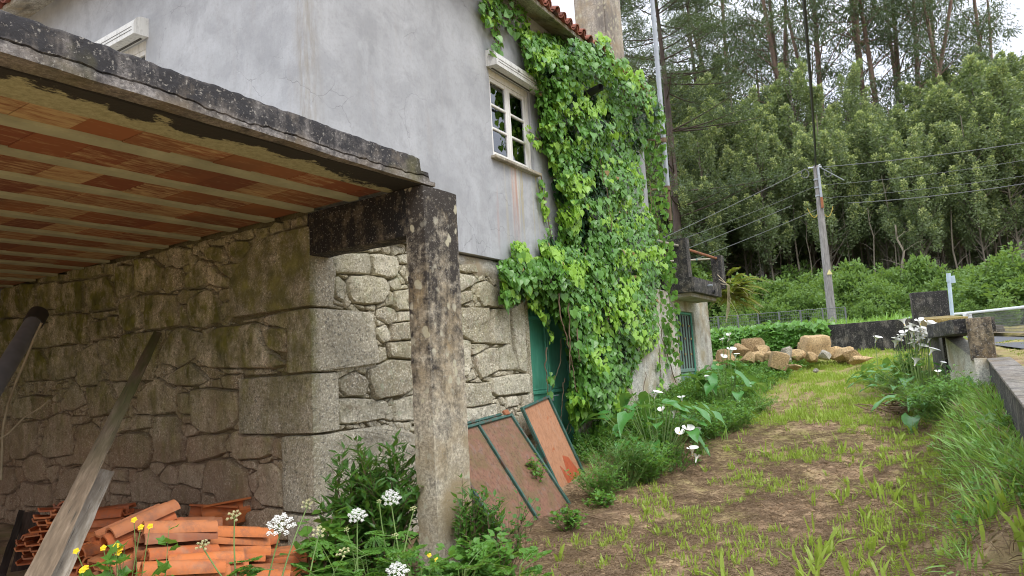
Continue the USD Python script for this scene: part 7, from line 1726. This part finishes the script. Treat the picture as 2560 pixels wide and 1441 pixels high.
for k, (px, py, d, h, w, lab) in enumerate(((1150, 1480, 4.85, up_to(1150, 1335, 4.85), .30, "feathery green weed left of the briar at the post foot"), (1290, 1460, 4.95, up_to(1280, 1370, 4.95), .26, "feathery green weed at the lower corner of the wide gate leaf"), (850, 1520, 4.7, up_to(850, 1375, 4.7), .30, "bright feathery weed below the shrub"), (770, 1530, 4.5, up_to(770, 1405, 4.5), .26, "bright feathery weed beside the fallen tile"), (1040, 1520, 4.8, up_to(1040, 1350, 4.8), .26, "feathery weed hiding the post foot"), (470, 1540, 4.35, up_to(470, 1425, 4.35), .22, "feathery weed in front of the nearest tile stack"), (940, 1500, 4.9, up_to(940, 1350, 4.9), .28, "feathery weed below the white flower heads"))):
    t = thing("feathery_weed", lab, "weed"); b = place_at(px, py, d); l_, s_ = [], []
    r_ = np.random.default_rng(540 + k)
    for q in range(15):
        a = q * 2.4; hq = h * r_.uniform(.15, .85); o = b + [math.cos(a) * w * .6 * r_.random(), math.sin(a) * w * .6 * r_.random(), hq]; st, lf = feather_leaf(o, [math.cos(a), math.sin(a), r_.uniform(.1, .9)], min(.20, h * .4) * r_.uniform(.7, 1.3), 600 + k * 40 + q); l_.append(lf); s_.append(st); s_.append(tube([b, o], .003, 4, False))
    part(t, "leaves", cat(*l_), M["herb"]); part(t, "stems", cat(*s_), M["stem_green"])
for k, (px, py, d, h, w, lab) in enumerate(((1420, 1310, 7.3, .22, .2, "leafy sprig at the wide gate leaf's lower corner"), (1500, 1240, 8.2, .2, .22, "low sprig under the narrow gate leaf's corner"), (1330, 1040, 8.4, .38, .18, "green sprig growing between the two gate leaves"))):
    bushy("gate_weed", lab, "weed", place_at(px, py, d) + ([0, 0, .25] if k == 2 else [0, 0, 0]), h, w, 560 + k, leaf_oval(.34), .055, 12, 10, "herb", up=.4)
for k, (px, py, d, h, w, mt, lab) in enumerate(((1560, 1150, 9.0, .85, .45, "herb_dark", "dense feathery herb at the foot of the ivy"), (1620, 1130, 9.2, .6, .45, "herb", "green herb between ivy foot and first arum clump"), (1500, 1190, 8.6, .5, .35, "herb", "leafy herb just right of the narrow gate leaf"), (1780, 1040, 11.2, .6, .5, "herb", "green herb between the two arum clumps"), (1740, 1030, 12.0, .42, .35, "herb_dark", "dark herb below the faded green door"), (1830, 1010, 11.8, .5, .5, "herb", "light herb right of the big dark arum leaves"), (1880, 980, 13.0, .4, .5, "herb", "low herb at the edge of the grass by the arum"), (2340, 950, 11.0, .7, .5, "herb", "tall green herb below the mossy coping"), (2380, 930, 10.6, .6, .45, "herb", "feathery herb against the pale plastered wall"), (2300, 900, 12.2, .6, .5, "herb", "green herb right of the dense white flowers"), (2230, 880, 14.4, .5, .6, "herb", "green herb left of the dense white flowers"), (2260, 850, 15.5, .8, .3, "herb", "tall weed stalk against the black wall"))):
    bushy("wild_herb", lab, "weed", place_at(px, py, d), h, w, 580 + k, leaf_oval(.30) if k % 2 else leaf_lance(.2), .06, 34, 16, mt, "stem_green", up=.4)
sr = np.random.default_rng(99)
for k, (px, py, d) in enumerate(((1510, 1275, 7.6), (1310, 1490, 4.9), (1770, 1200, 8.4))):
    P = place_at(px, py, d, .012); a = sr.uniform(0, 3); L = .2; solo("dead_stick", tube([P, P + [math.cos(a) * L, math.sin(a) * L, .03], P + [math.cos(a + .3) * 2 * L, math.sin(a + .3) * 2 * L, .0]], .008, 5), M["straw"], ("pale dead stick on the soil below the herbs", "dead stick at the bottom edge beside the weeds", "thin dead stick beside the sprouting grass")[k], "stick")
